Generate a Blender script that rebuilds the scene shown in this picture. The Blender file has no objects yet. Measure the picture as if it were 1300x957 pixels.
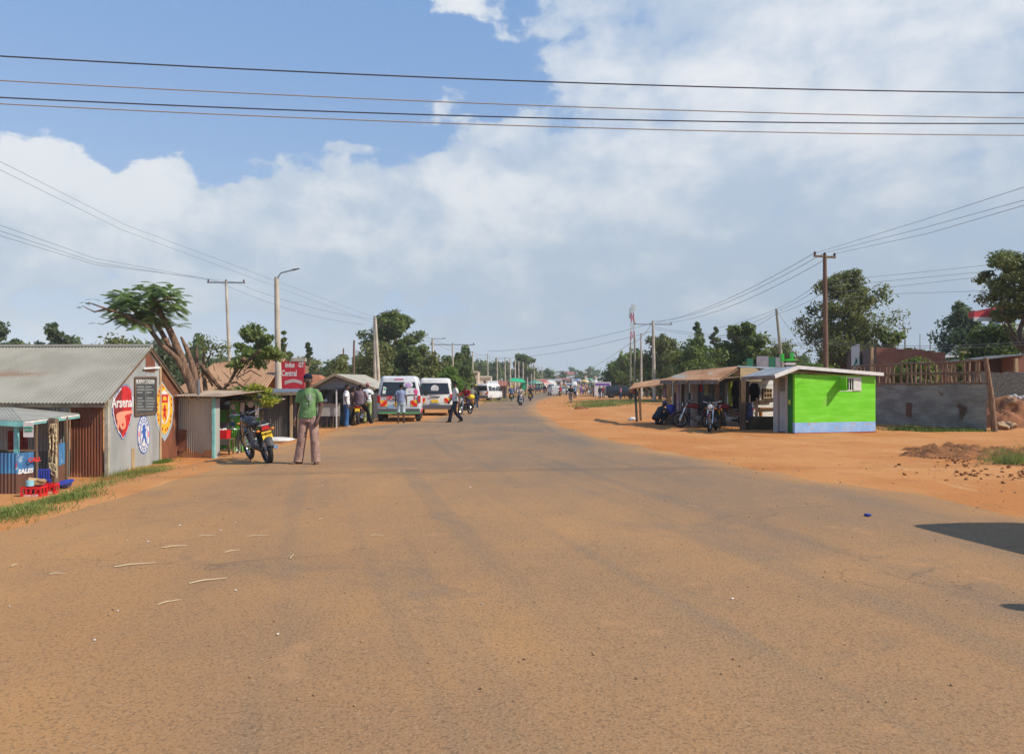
import bpy, bmesh, math, random
import numpy as np
from mathutils import Vector, Matrix, Euler
R=math.radians; PI=math.pi
sc=bpy.context.scene; C=sc.collection
F=950.0; HZ=492.0; EYE=1.5
# ---------------------------------------------------------------- camera
cd=bpy.data.cameras.new('camera'); cam=bpy.data.objects.new('camera',cd); C.objects.link(cam)
cd.sensor_width=36; cd.lens=F/1300*36; cd.clip_end=5000; cd.clip_start=.05
cd.shift_y=(HZ-478.5)/1300
cam.location=(0,0,EYE); cam.rotation_euler=(R(90),0,0); sc.camera=cam
# ---------------------------------------------------------------- light
SUN_EL=42; SUN_AZ=70          # degrees to the right of the direction behind the camera
sdir=Vector((math.sin(R(SUN_AZ))*math.cos(R(SUN_EL)),-math.cos(R(SUN_AZ))*math.cos(R(SUN_EL)),math.sin(R(SUN_EL))))
sl=bpy.data.lights.new('sun','SUN'); sl.energy=4.6; sl.angle=R(.6); sl.color=(1,.92,.79)
so=bpy.data.objects.new('sun',sl); C.objects.link(so); so.rotation_euler=sdir.to_track_quat('Z','Y').to_euler()
sc.view_settings.view_transform='Standard'; sc.view_settings.look='None'; sc.view_settings.exposure=0.2; sc.view_settings.gamma=1
# ---------------------------------------------------------------- sky
w=bpy.data.worlds.new('World'); sc.world=w; w.use_nodes=True
nt=w.node_tree; nt.nodes.clear()
class NB:
    """small expression builder for shader nodes"""
    def __init__(s,t): s.t=t
    def n(s,typ,**k):
        o=s.t.nodes.new(typ)
        for a,b in k.items(): setattr(o,a,b)
        return o
    def l(s,a,b): s.t.links.new(a,b)
    def put(s,sock,v):
        if isinstance(v,bpy.types.NodeSocket): s.l(v,sock)
        else: sock.default_value=v
    def m(s,op,*a,clamp=False):
        o=s.n('ShaderNodeMath',operation=op); o.use_clamp=clamp
        for i,v in enumerate(a): s.put(o.inputs[i],v)
        return o.outputs[0]
    def v(s,op,*a):
        o=s.n('ShaderNodeVectorMath',operation=op)
        for i,v in enumerate(a): s.put(o.inputs[i],v)
        return o.outputs['Value'] if op in('DOT_PRODUCT','LENGTH') else o.outputs[0]
    def noise(s,vec,scale,detail=6,rough=.55,dist=0,lac=2):
        o=s.n('ShaderNodeTexNoise'); s.put(o.inputs['Vector'],vec); o.inputs['Scale'].default_value=scale
        o.inputs['Detail'].default_value=detail; o.inputs['Roughness'].default_value=rough; o.inputs['Distortion'].default_value=dist
        return o.outputs['Fac']
    def ss(s,x,a,b):
        o=s.n('ShaderNodeMapRange',interpolation_type='SMOOTHSTEP'); s.put(o.inputs[0],x)
        o.inputs[1].default_value=a; o.inputs[2].default_value=b; return o.outputs[0]
    def mix(s,f,a,b):
        o=s.n('ShaderNodeMix',data_type='RGBA'); s.put(o.inputs[0],f); s.put(o.inputs[6],a); s.put(o.inputs[7],b); return o.outputs[2]
    def comb(s,x,y,z):
        o=s.n('ShaderNodeCombineXYZ')
        for i,v in enumerate((x,y,z)): s.put(o.inputs[i],v)
        return o.outputs[0]
def c4(c): return (c[0],c[1],c[2],1)
def build_sky():
    b=NB(nt)
    sky=b.n('ShaderNodeTexSky',sky_type='NISHITA',sun_disc=False,sun_elevation=R(SUN_EL),sun_rotation=math.atan2(sdir.x,sdir.y),air_density=1.0,dust_density=.6,ozone_density=1.5)
    tc=b.n('ShaderNodeTexCoord').outputs['Generated']
    sp=b.n('ShaderNodeSeparateXYZ'); b.l(tc,sp.inputs[0]); x,y,z=sp.outputs
    az=b.m('ARCTAN2',x,y); el=b.m('ARCSINE',z)
    P=b.comb(az,el,0.0)
    def ang(px,py):
        a=math.atan((px-650)/950); return a, math.atan((492-py)/950*math.cos(a))
    def blob(px,py,rx,ry):
        a,e=ang(px,py); d=b.v('SUBTRACT',P,(a,e,0)); d=b.v('MULTIPLY',d,(950/rx,950/ry,0))
        return b.m('POWER',2.718,b.m('MULTIPLY',b.v('DOT_PRODUCT',d,d),-1.0))
    def tot(L):
        o=0.0
        for *g,wt in L: o=b.m('MULTIPLY_ADD',blob(*g),wt,o)
        return o
    # cloud cover: where cloud and where open blue
    cover=tot([(1020,10,420,190,.75),(700,215,230,40,.42),(1150,330,600,170,.50),(35,225,100,42,.50),(205,222,55,26,.36),(200,285,260,48,.50),(400,280,210,44,.42),
        (610,258,190,50,.42),(560,330,480,85,.36),(80,340,260,70,.36),(600,125,60,14,.12),(430,185,28,9,.28),(780,190,110,24,-.25),(490,246,46,16,-.35),(300,60,360,110,-.3),(143,190,22,30,-.45),(275,215,26,26,-.35),(90,300,60,16,-.2),(640,60,60,70,-.12)])
    stretch=b.v('MULTIPLY',P,(1,1.9,1))
    n1=b.noise(stretch,7.5,9,.56,.15)
    n2=b.noise(b.v('ADD',stretch,(3.1,1.7,.4)),3.2,8,.6,.6)
    n3=b.noise(b.v('ADD',P,(7,2,0)),22,7,.55,.1)
    rt=b.ss(az,-.05,.25)
    f=b.m('ADD',cover,b.m('MULTIPLY',b.m('SUBTRACT',n1,.5),b.m('SUBTRACT',2.3,b.m('MULTIPLY',rt,1.2))))
    f=b.m('ADD',f,b.m('MULTIPLY',b.m('SUBTRACT',n3,.5),.75)); n4=b.noise(b.v('ADD',P,(1,5,2)),13,8,.58,.35)
    cov=b.m('MULTIPLY',b.m('ADD',b.m('MULTIPLY',b.ss(f,.22,.44),b.m('SUBTRACT',1.0,rt)),b.m('MULTIPLY',b.ss(f,.02,.66),rt)),.93)
    veil=b.m('POWER',2.718,b.m('MULTIPLY',b.m('MAXIMUM',el,0.0),-5.2))
    # light on the clouds: sun-side puffs are white, the rest grey blue
    li=tot([(40,205,110,45,.8),(200,205,75,30,.75),(190,265,95,34,.8),(388,262,60,62,.6),(380,300,40,22,.4),(640,262,140,40,.45),(870,130,230,55,.5),(1080,40,300,80,.35),(720,240,190,30,.5),
        (760,300,90,40,.35),(560,290,110,30,.3),(1140,230,120,60,.3),(640,340,40,12,.45),(100,330,90,40,.3)])
    li=b.m('ADD',li,b.m('MULTIPLY',b.m('SUBTRACT',n2,.5),2.4)); li=b.m('ADD',li,b.m('MULTIPLY',b.m('SUBTRACT',n1,.46),2.6)); li=b.m('ADD',li,b.m('MULTIPLY',b.m('SUBTRACT',n3,.5),.9)); li=b.m('ADD',li,b.m('MULTIPLY',b.m('SUBTRACT',n4,.5),b.m('SUBTRACT',2.4,b.m('MULTIPLY',b.ss(az,-.2,.3),1.7))))
    li=b.ss(li,-.12,1.38)
    low=b.ss(el,.0,.42)
    grey=b.mix(low,c4((.36,.46,.56)),c4((.47,.56,.68)))
    white=b.mix(low,c4((.62,.66,.69)),c4((.80,.81,.83)))
    ccol=b.mix(li,grey,white)
    b1=b.n('ShaderNodeBackground'); sky_c=b.mix(.6,sky.outputs[0],c4((1.35,3.05,6.3))); b.l(sky_c,b1.inputs[0]); b1.inputs[1].default_value=.118
    bh=b.n('ShaderNodeBackground'); bh.inputs[0].default_value=c4((.42,.52,.61)); 
    b2=b.n('ShaderNodeBackground'); b.l(ccol,b2.inputs[0])
    m1=b.n('ShaderNodeMixShader'); b.l(veil,m1.inputs[0]); b.l(b1.outputs[0],m1.inputs[1]); b.l(bh.outputs[0],m1.inputs[2])
    m2=b.n('ShaderNodeMixShader'); b.l(cov,m2.inputs[0]); b.l(m1.outputs[0],m2.inputs[1]); b.l(b2.outputs[0],m2.inputs[2])
    out=b.n('ShaderNodeOutputWorld'); b.l(m2.outputs[0],out.inputs[0])
build_sky()
# ---------------------------------------------------------------- places
def sm(x,a,b):
    t=min(1,max(0,(x-a)/(b-a))); return t*t*(3-2*t)
def lerp(a,b,t): return a+(b-a)*t
def interp(x,pts):
    if x<=pts[0][0]: return pts[0][1]
    for (a,p),(b,q) in zip(pts,pts[1:]):
        if x<=b: return lerp(p,q,(x-a)/(b-a))
    return pts[-1][1]
DROP=[(-30,1.1),(19,1.1),(22,.98),(29,.92),(36,.8),(42,.55),(50,.32),(64,.05),(5000,0)]
def rise(Y):
    t=max(0,Y-85); return .00006*t*t if t<150 else .00006*150*150+.018*(t-150) if t<420 else 1.35+.018*270+ .004*(t-420)
def H(X,Y):
    z=rise(Y)
    z-=interp(Y,DROP)*sm(-X,6.0,9.6)
    return z
def at(px,py,Y): return Vector(((px-650)/F*Y,Y,EYE-(py-HZ)/F*Y))
def gp(px,py,ymax=900):
    """the ground point seen at a pixel of the photograph"""
    dx=(px-650)/F; dz=-(py-HZ)/F; Y=3.0
    while Y<ymax:
        if EYE+dz*Y<=H(dx*Y,Y): break
        Y*=1.004
    return Vector((dx*Y,Y,H(dx*Y,Y)))
def gx(px,Y):
    X=(px-650)/F*Y; return Vector((X,Y,H(X,Y)))
# ---------------------------------------------------------------- objects
def tag(o,label=None,cat=None,group=None,kind=None):
    if label: o['label']=label
    if cat: o['category']=cat
    if group: o['group']=group
    if kind: o['kind']=kind
    return o
def thing(name,label,cat,loc=(0,0,0),rz=0,group=None,sc_=1):
    o=bpy.data.objects.new(name,None); C.objects.link(o); o.location=loc; o.rotation_euler=(0,0,rz); o.scale=(sc_,)*3
    return tag(o,label,cat,group)
def dup(root,loc=None,rz=None,label=None,group=None,scale=None):
    def cp(o,par):
        c=o.copy(); C.objects.link(c)
        if par: c.parent=par; c.matrix_parent_inverse=o.matrix_parent_inverse.copy()
        for k in o.children: cp(k,c)
        return c
    r=cp(root,None)
    if loc is not None: r.location=loc
    if rz is not None: r.rotation_euler=(0,0,rz)
    if scale is not None: r.scale=(scale,)*3 if not hasattr(scale,'__len__') else scale
    if label: r['label']=label
    if group: r['group']=group
    return r
def kids(o,name=None):
    out=[]
    for k in o.children:
        if name is None or k.name.split('.')[0]==name: out.append(k)
        out+=kids(k,name)
    return out
class MB:
    def __init__(s): s.v=[]; s.f=[]; s.mi=[]; s.cur=0; s.M=Matrix.Identity(4)
    def add(s,vs,fs):
        n=len(s.v); s.v+= [tuple(s.M@Vector(p)) for p in vs]; s.f+=[tuple(i+n for i in f) for f in fs]; s.mi+=[s.cur]*len(fs); return s
    def box(s,c,d,rot=None,taper=1):
        x,y,z=[k/2 for k in d]; vs=[]
        for sz in(-1,1):
            t=taper if sz>0 else 1
            for sx,sy in((-1,-1),(1,-1),(1,1),(-1,1)): vs.append(Vector((sx*x*t,sy*y*t,sz*z)))
        if rot is not None:
            m=Euler(rot).to_matrix(); vs=[m@p for p in vs]
        return s.add([p+Vector(c) for p in vs],[(3,2,1,0),(4,5,6,7),(0,1,5,4),(1,2,6,5),(2,3,7,6),(3,0,4,7)])
    def beam(s,a,b,wd,hd=None,up=(0,0,1)):
        a=Vector(a);b=Vector(b);d=(b-a); hd=hd or wd; t=d.normalized(); u=Vector(up)
        if abs(t.dot(u))>.98: u=Vector((0,1,0))
        sx=t.cross(u).normalized(); sy=sx.cross(t); vs=[]
        for p in(a,b):
            for i,j in((-1,-1),(1,-1),(1,1),(-1,1)): vs.append(p+sx*i*wd/2+sy*j*hd/2)
        return s.add(vs,[(0,1,2,3),(7,6,5,4),(0,4,5,1),(1,5,6,2),(2,6,7,3),(3,7,4,0)])
    def tube(s,pts,r,seg=8,cap=True,ell=None):
        pts=[Vector(p) for p in pts]; n=len(pts); rs=r if hasattr(r,'__len__') else [r]*n; vs=[];fs=[]
        prev=None
        for i,p in enumerate(pts):
            t=(pts[min(i+1,n-1)]-pts[max(i-1,0)])
            t=t.normalized() if t.length>1e-9 else Vector((0,0,1))
            if prev is None:
                u=Vector((1,0,0)) if abs(t.x)<.9 else Vector((0,1,0)); u=(u-t*u.dot(t)).normalized()
            else:
                u=prev-t*prev.dot(t); u=u.normalized() if u.length>1e-6 else Vector((1,0,0))
            prev=u; w_=t.cross(u)
            rx,ry=rs[i] if hasattr(rs[i],'__len__') else (rs[i],rs[i])
            for k in range(seg):
                a=2*PI*k/seg; vs.append(p+u*math.cos(a)*rx+w_*math.sin(a)*ry)
        for i in range(n-1):
            for k in range(seg):
                a=i*seg+k; b_=i*seg+(k+1)%seg; fs.append((a,b_,b_+seg,a+seg))
        if cap: fs.append(tuple(range(seg-1,-1,-1))); fs.append(tuple((n-1)*seg+k for k in range(seg)))
        return s.add(vs,fs)
    def cyl(s,a,b,r,seg=12,r2=None): return s.tube([a,b],[r,r if r2 is None else r2],seg)
    def ball(s,c,r,seg=12,rings=8):
        r=r if hasattr(r,'__len__') else (r,)*3; c=Vector(c); vs=[];fs=[]
        for i in range(rings+1):
            t=PI*i/rings
            for k in range(seg):
                a=2*PI*k/seg; vs.append(c+Vector((math.sin(t)*math.cos(a)*r[0],math.sin(t)*math.sin(a)*r[1],math.cos(t)*r[2])))
        for i in range(rings):
            for k in range(seg):
                a=i*seg+k; b_=i*seg+(k+1)%seg; fs.append((a,a+seg,b_+seg,b_))
        return s.add(vs,fs)
    def torus(s,c,R_,r,axis=(1,0,0),seg=28,sides=8,arc=(0,2*PI),flat=1):
        ax=Vector(axis).normalized(); u=ax.orthogonal().normalized() if abs(ax.x)<.9 else Vector((0,1,0)); w_=ax.cross(u); c=Vector(c)
        full=abs(arc[1]-arc[0]-2*PI)<1e-6; n=seg if full else seg+1; vs=[];fs=[]
        for i in range(n):
            a=arc[0]+(arc[1]-arc[0])*i/seg; d=u*math.cos(a)+w_*math.sin(a)
            for k in range(sides):
                b_=2*PI*k/sides; vs.append(c+d*(R_+r*math.cos(b_))+ax*r*flat*math.sin(b_))
        for i in range(seg):
            j=(i+1)%n
            for k in range(sides):
                k2=(k+1)%sides; fs.append((i*sides+k,j*sides+k,j*sides+k2,i*sides+k2))
        return s.add(vs,fs)
    def prism(s,poly,o,u,v,th):
        """flat outline (list of 2D) at origin o with axes u,v, thickness th along u x v"""
        o=Vector(o);u=Vector(u);v=Vector(v);n=u.cross(v).normalized()*th; k=len(poly)
        vs=[o+u*a+v*b_ for a,b_ in poly]; vs+=[p+n for p in vs]
        fs=[tuple(range(k-1,-1,-1)),tuple(range(k,2*k))]+[(i,(i+1)%k,k+(i+1)%k,k+i) for i in range(k)]
        return s.add(vs,fs)
    def corr(s,o,u,v,L,W,amp=.012,wl=.09,th=.004,seg=4,topf=None,sag=0):
        """corrugated sheet: waves run across u (length L), ribs along v (length W)"""
        o=Vector(o);u=Vector(u).normalized();v=Vector(v).normalized();n=u.cross(v); N=max(2,int(L/wl*seg)); vs=[];fs=[]
        for sgn in(0,1):
            for i in range(N+1):
                x=L*i/N; a=amp*math.sin(2*PI*x/wl)+sgn*th; t=W if topf is None else topf(x)
                vs.append(o+u*x+n*a); vs.append(o+u*x+v*t+n*a)
        m=2*(N+1)
        for i in range(N):
            a=2*i; fs.append((a,a+2,a+3,a+1)); fs.append((m+a,m+a+1,m+a+3,m+a+2))
            fs.append((a,m+a,m+a+2,a+2)); fs.append((a+1,a+3,m+a+3,m+a+1))
        fs.append((0,1,m+1,m)); e=2*N; fs.append((e,m+e,m+e+1,e+1))
        return s.add(vs,fs)
    def loft(s,rings,cap=True):
        n=len(rings[0]); vs=[p for r in rings for p in r]; fs=[]
        for i in range(len(rings)-1):
            for k in range(n):
                a=i*n+k;b_=i*n+(k+1)%n; fs.append((a,b_,b_+n,a+n))
        if cap: fs.append(tuple(range(n-1,-1,-1))); fs.append(tuple((len(rings)-1)*n+k for k in range(n)))
        return s.add(vs,fs)
    def mesh(s,name,mats=None,smooth=None):
        me=bpy.data.meshes.new(name); me.from_pydata(s.v,[],s.f)
        if mats: 
            for m in (mats if isinstance(mats,(list,tuple)) else [mats]): me.materials.append(m)
        if any(s.mi): me.polygons.foreach_set('material_index',s.mi)
        if smooth is not None:
            me.polygons.foreach_set('use_smooth',[True]*len(me.polygons)); me.set_sharp_from_angle(angle=R(smooth))
        me.update(); return me
    def build(s,name,mats,parent=None,smooth=None,label=None,fix=True):
        me=s.mesh(name,mats,smooth)
        if fix:
            bm=bmesh.new(); bm.from_mesh(me); bmesh.ops.recalc_face_normals(bm,faces=bm.faces); bm.to_mesh(me); bm.free()
        o=bpy.data.objects.new(name,me); C.objects.link(o)
        if parent: o.parent=parent
        if label: o['label']=label
        return o
def meshobj(name,me,parent=None,mat=None):
    o=bpy.data.objects.new(name,me); C.objects.link(o)
    if parent: o.parent=parent
    return o
def part(name,mats,parent,fn,smooth=None,label=None):
    m=MB(); fn(m); return m.build(name,mats,parent,smooth,label)
# ---------------------------------------------------------------- materials
MT={}
def mat(name,col,rough=.75,metal=0,col2=None,vs=3,vr=(.35,.65),bump=0,bs=40,stretch=(1,1,1),spec=.3,col3=None,vs3=1,vr3=(.55,.7),det=6,objcol=False,speck=0,st3=(1,1,1),alpha=None):
    if name in MT: return MT[name]
    m=bpy.data.materials.new(name); m.use_nodes=True; t=m.node_tree; b=NB(t); bs_=t.nodes['Principled BSDF']
    bs_.inputs['Roughness'].default_value=rough; bs_.inputs['Metallic'].default_value=metal; bs_.inputs['Specular IOR Level'].default_value=spec
    tc=b.n('ShaderNodeTexCoord').outputs['Object']
    base=c4(col)
    if objcol: base=b.n('ShaderNodeObjectInfo').outputs['Color']
    if col2 is not None:
        f=b.ss(b.noise(b.v('MULTIPLY',tc,stretch),vs,det),*vr)
        if objcol: base=b.mix(f,base,b.v('MULTIPLY',base,col2))
        else: base=b.mix(f,base,c4(col2))
    if col3 is not None:
        f=b.ss(b.noise(b.v('MULTIPLY',b.v('ADD',tc,(5,3,1)),st3),vs3,5),*vr3); base=b.mix(f,base,c4(col3))
    if speck:
        f=b.ss(b.noise(tc,speck,3),.56,.68); base=b.mix(b.m('MULTIPLY',f,.55),base,c4([k*.35 for k in col]))
    b.put(bs_.inputs['Base Color'],base)
    if bump:
        bn=b.n('ShaderNodeBump'); bn.inputs['Strength'].default_value=min(1,bump); bn.inputs['Distance'].default_value=.02*max(1,bump); b.l(b.noise(b.v('MULTIPLY',tc,stretch),bs,4),bn.inputs['Height']); b.l(bn.outputs[0],bs_.inputs['Normal'])
    MT[name]=m; return m
def cloth(): return mat('cloth',(1,1,1),.9,col2=(.66,.66,.68),vs=7,bump=2.2,bs=7,objcol=True,spec=.1)
def paint(): return mat('paint',(1,1,1),.35,col2=(.85,.83,.8),vs=4,objcol=True,spec=.5)
def leafmat(name,a,b_,tr=.42):
    if name in MT: return MT[name]
    m=bpy.data.materials.new(name); m.use_nodes=True; t=m.node_tree; b=NB(t); t.nodes.remove(t.nodes['Principled BSDF'])
    rnd=b.n('ShaderNodeNewGeometry').outputs['Random Per Island']
    tc=b.n('ShaderNodeTexCoord').outputs['Object']
    f=b.m('ADD',b.m('MULTIPLY',rnd,.6),b.m('MULTIPLY',b.ss(b.noise(tc,.7,3),.3,.7),.5),clamp=True)
    col=b.mix(f,c4(a),c4(b_))
    d=b.n('ShaderNodeBsdfPrincipled'); b.l(col,d.inputs['Base Color']); d.inputs['Roughness'].default_value=.55; d.inputs['Specular IOR Level'].default_value=.35
    tl=b.n('ShaderNodeBsdfTranslucent'); b.l(b.mix(.4,col,c4((.16,.22,.03))),tl.inputs[0])
    mx=b.n('ShaderNodeMixShader'); mx.inputs[0].default_value=tr; b.l(d.outputs[0],mx.inputs[1]); b.l(tl.outputs[0],mx.inputs[2])
    b.l(mx.outputs[0],t.nodes['Material Output'].inputs[0]); MT[name]=m; return m
BLACK=mat('black_rubber',(.02,.02,.021),.75); DARK=mat('dark_plastic',(.03,.03,.032),.5); CHROME=mat('chrome',(.6,.6,.6),.22,1,spec=.6)
GLASS=mat('dark_glass',(.018,.02,.022),.08,0,spec=.7); STEEL=mat('grey_steel',(.25,.26,.27),.45,.7)
REDL=mat('red_lens',(.5,.02,.02),.25,spec=.6); ORL=mat('orange_lens',(.75,.22,.02),.3,spec=.6); YPLATE=mat('plate_yellow',(.8,.5,.02),.5); WHITE=mat('white_paint',(.72,.72,.70),.5,col2=(.62,.61,.57),vs=5)
WOOD=mat('weathered_wood',(.20,.13,.08),.85,col2=(.11,.07,.045),vs=3,stretch=(6,6,.8),bump=.4,bs=12)
INK=mat('black_ink',(.015,.015,.015),.7)
_fc={}
def text_mesh(s_,size=1,mat_=None,th=.003,bold=0,shear=0,xs=1):
    """writing as a mesh in its local xy plane, centred"""
    cu=bpy.data.curves.new('t','FONT'); cu.body=s_; cu.size=size; cu.align_x='CENTER'; cu.align_y='CENTER'; cu.extrude=th; cu.offset=bold; cu.shear=shear; cu.resolution_u=2
    o=bpy.data.objects.new('t',cu); C.objects.link(o); bpy.context.view_layer.update()
    me=bpy.data.meshes.new_from_object(o.evaluated_get(bpy.context.evaluated_depsgraph_get())); bpy.data.objects.remove(o); bpy.data.curves.remove(cu)
    me.materials.clear()
    if xs!=1: me.transform(Matrix.Diagonal((xs,1,1,1)))
    if mat_: me.materials.append(mat_)
    return me
def frame(o,u,v):
    """matrix with local x along u, local y along v"""
    u=Vector(u).normalized(); v=Vector(v); v=(v-u*v.dot(u)).normalized(); n=u.cross(v)
    M=Matrix((u,v,n)).transposed().to_4x4(); M.translation=Vector(o); return M
def lettering(s_,size,m,parent,o,u,v=(0,0,1),name='lettering',**k):
    me=text_mesh(s_,size,m,**k); me.transform(frame(o,u,v)); return meshobj(name,me,parent)
# ================================================================ setting: ground, road
def noise2(x,y):
    return math.sin(x*1.3+math.sin(y*.9)*1.7)*math.cos(y*1.1+math.sin(x*.7)*1.3)
def ground():
    xs=[-900,-600,-400,-280,-200,-150,-110,-85,-65,-50,-42,-36,-31,-27,-24]+[ -22+.5*i for i in range(0,89)]+[24,27,31,36,42,50,65,85,110,150,200,280,400,600,900]
    ys=[-60,-30,-15,-8,-4]+[-2+.5*i for i in range(0,130)]+[64+1.5*i for i in range(0,30)]
    y=110
    while y<420: ys.append(y); y+=5
    while y<2500: ys.append(y); y*=1.12
    vs=[];fs=[]; n=len(xs)
    for y in ys:
        for x in xs:
            z=H(x,y)
            e=interp(y,XL); e2=interp(y,XR)
            off=max(e-x,x-e2)          # distance outside the carriageway
            if y<120 and off>0 : z+=sm(off,.2,1.5)*(.022*noise2(x*1.7,y*1.7)+.012*noise2(x*5,y*5+2))
            elif off<=-.3: z-=.03
            vs.append((x,y,z))
    for j in range(len(ys)-1):
        for i in range(n-1): a=j*n+i; fs.append((a,a+1,a+1+n,a+n))
    m=bpy.data.materials.new('red_dirt'); m.use_nodes=True; b=NB(m.node_tree); bs=m.node_tree.nodes['Principled BSDF']; bs.inputs['Roughness'].default_value=.95; bs.inputs['Specular IOR Level'].default_value=.1
    tc=b.n('ShaderNodeTexCoord').outputs['Object']
    col=b.mix(b.ss(b.noise(tc,.35,8,.6),.35,.65),c4((.45,.182,.058)),c4((.53,.245,.09)))
    col=b.mix(b.m('MULTIPLY',b.ss(b.noise(tc,1.6,6,.6),.55,.72),.55),col,c4((.33,.14,.06)))
    col=b.mix(b.m('MULTIPLY',b.ss(b.noise(b.v('MULTIPLY',tc,(2.2,.5,1)),1.1,6,.6),.58,.7),.5),col,c4((.56,.31,.14)))
    col=b.mix(b.m('MULTIPLY',b.ss(b.noise(tc,28,4,.6),.60,.72),.5),col,c4((.20,.10,.055)))
    col=b.mix(b.m('MULTIPLY',b.ss(b.noise(tc,55,2),.70,.76),.6),col,c4((.62,.50,.38)))
    sp=b.n('ShaderNodeSeparateXYZ'); b.l(tc,sp.inputs[0])
    far=b.ss(sp.outputs[1],60,300); gr=b.m('MULTIPLY',far,b.ss(b.noise(tc,.06,5),.42,.55))
    offr=b.ss(b.m('ABSOLUTE',sp.outputs[0]),24,40); gr=b.m('MAXIMUM',gr,b.m('MULTIPLY',offr,b.ss(b.noise(tc,.15,6),.35,.5)))
    col=b.mix(gr,col,c4((.10,.13,.045)))
    b.put(bs.inputs['Base Color'],col)
    bn=b.n('ShaderNodeBump'); bn.inputs['Strength'].default_value=.6; bn.inputs['Distance'].default_value=.03
    hh=b.m('ADD',b.noise(tc,9,6,.6),b.m('MULTIPLY',b.noise(tc,45,4),.35)); b.l(hh,bn.inputs['Height']); b.l(bn.outputs[0],bs.inputs['Normal'])
    mb=MB(); mb.add(vs,fs); o=mb.build('ground',m,None,60,fix=False); tag(o,'orange red dirt ground on both sides of the road',kind='structure')
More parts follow.
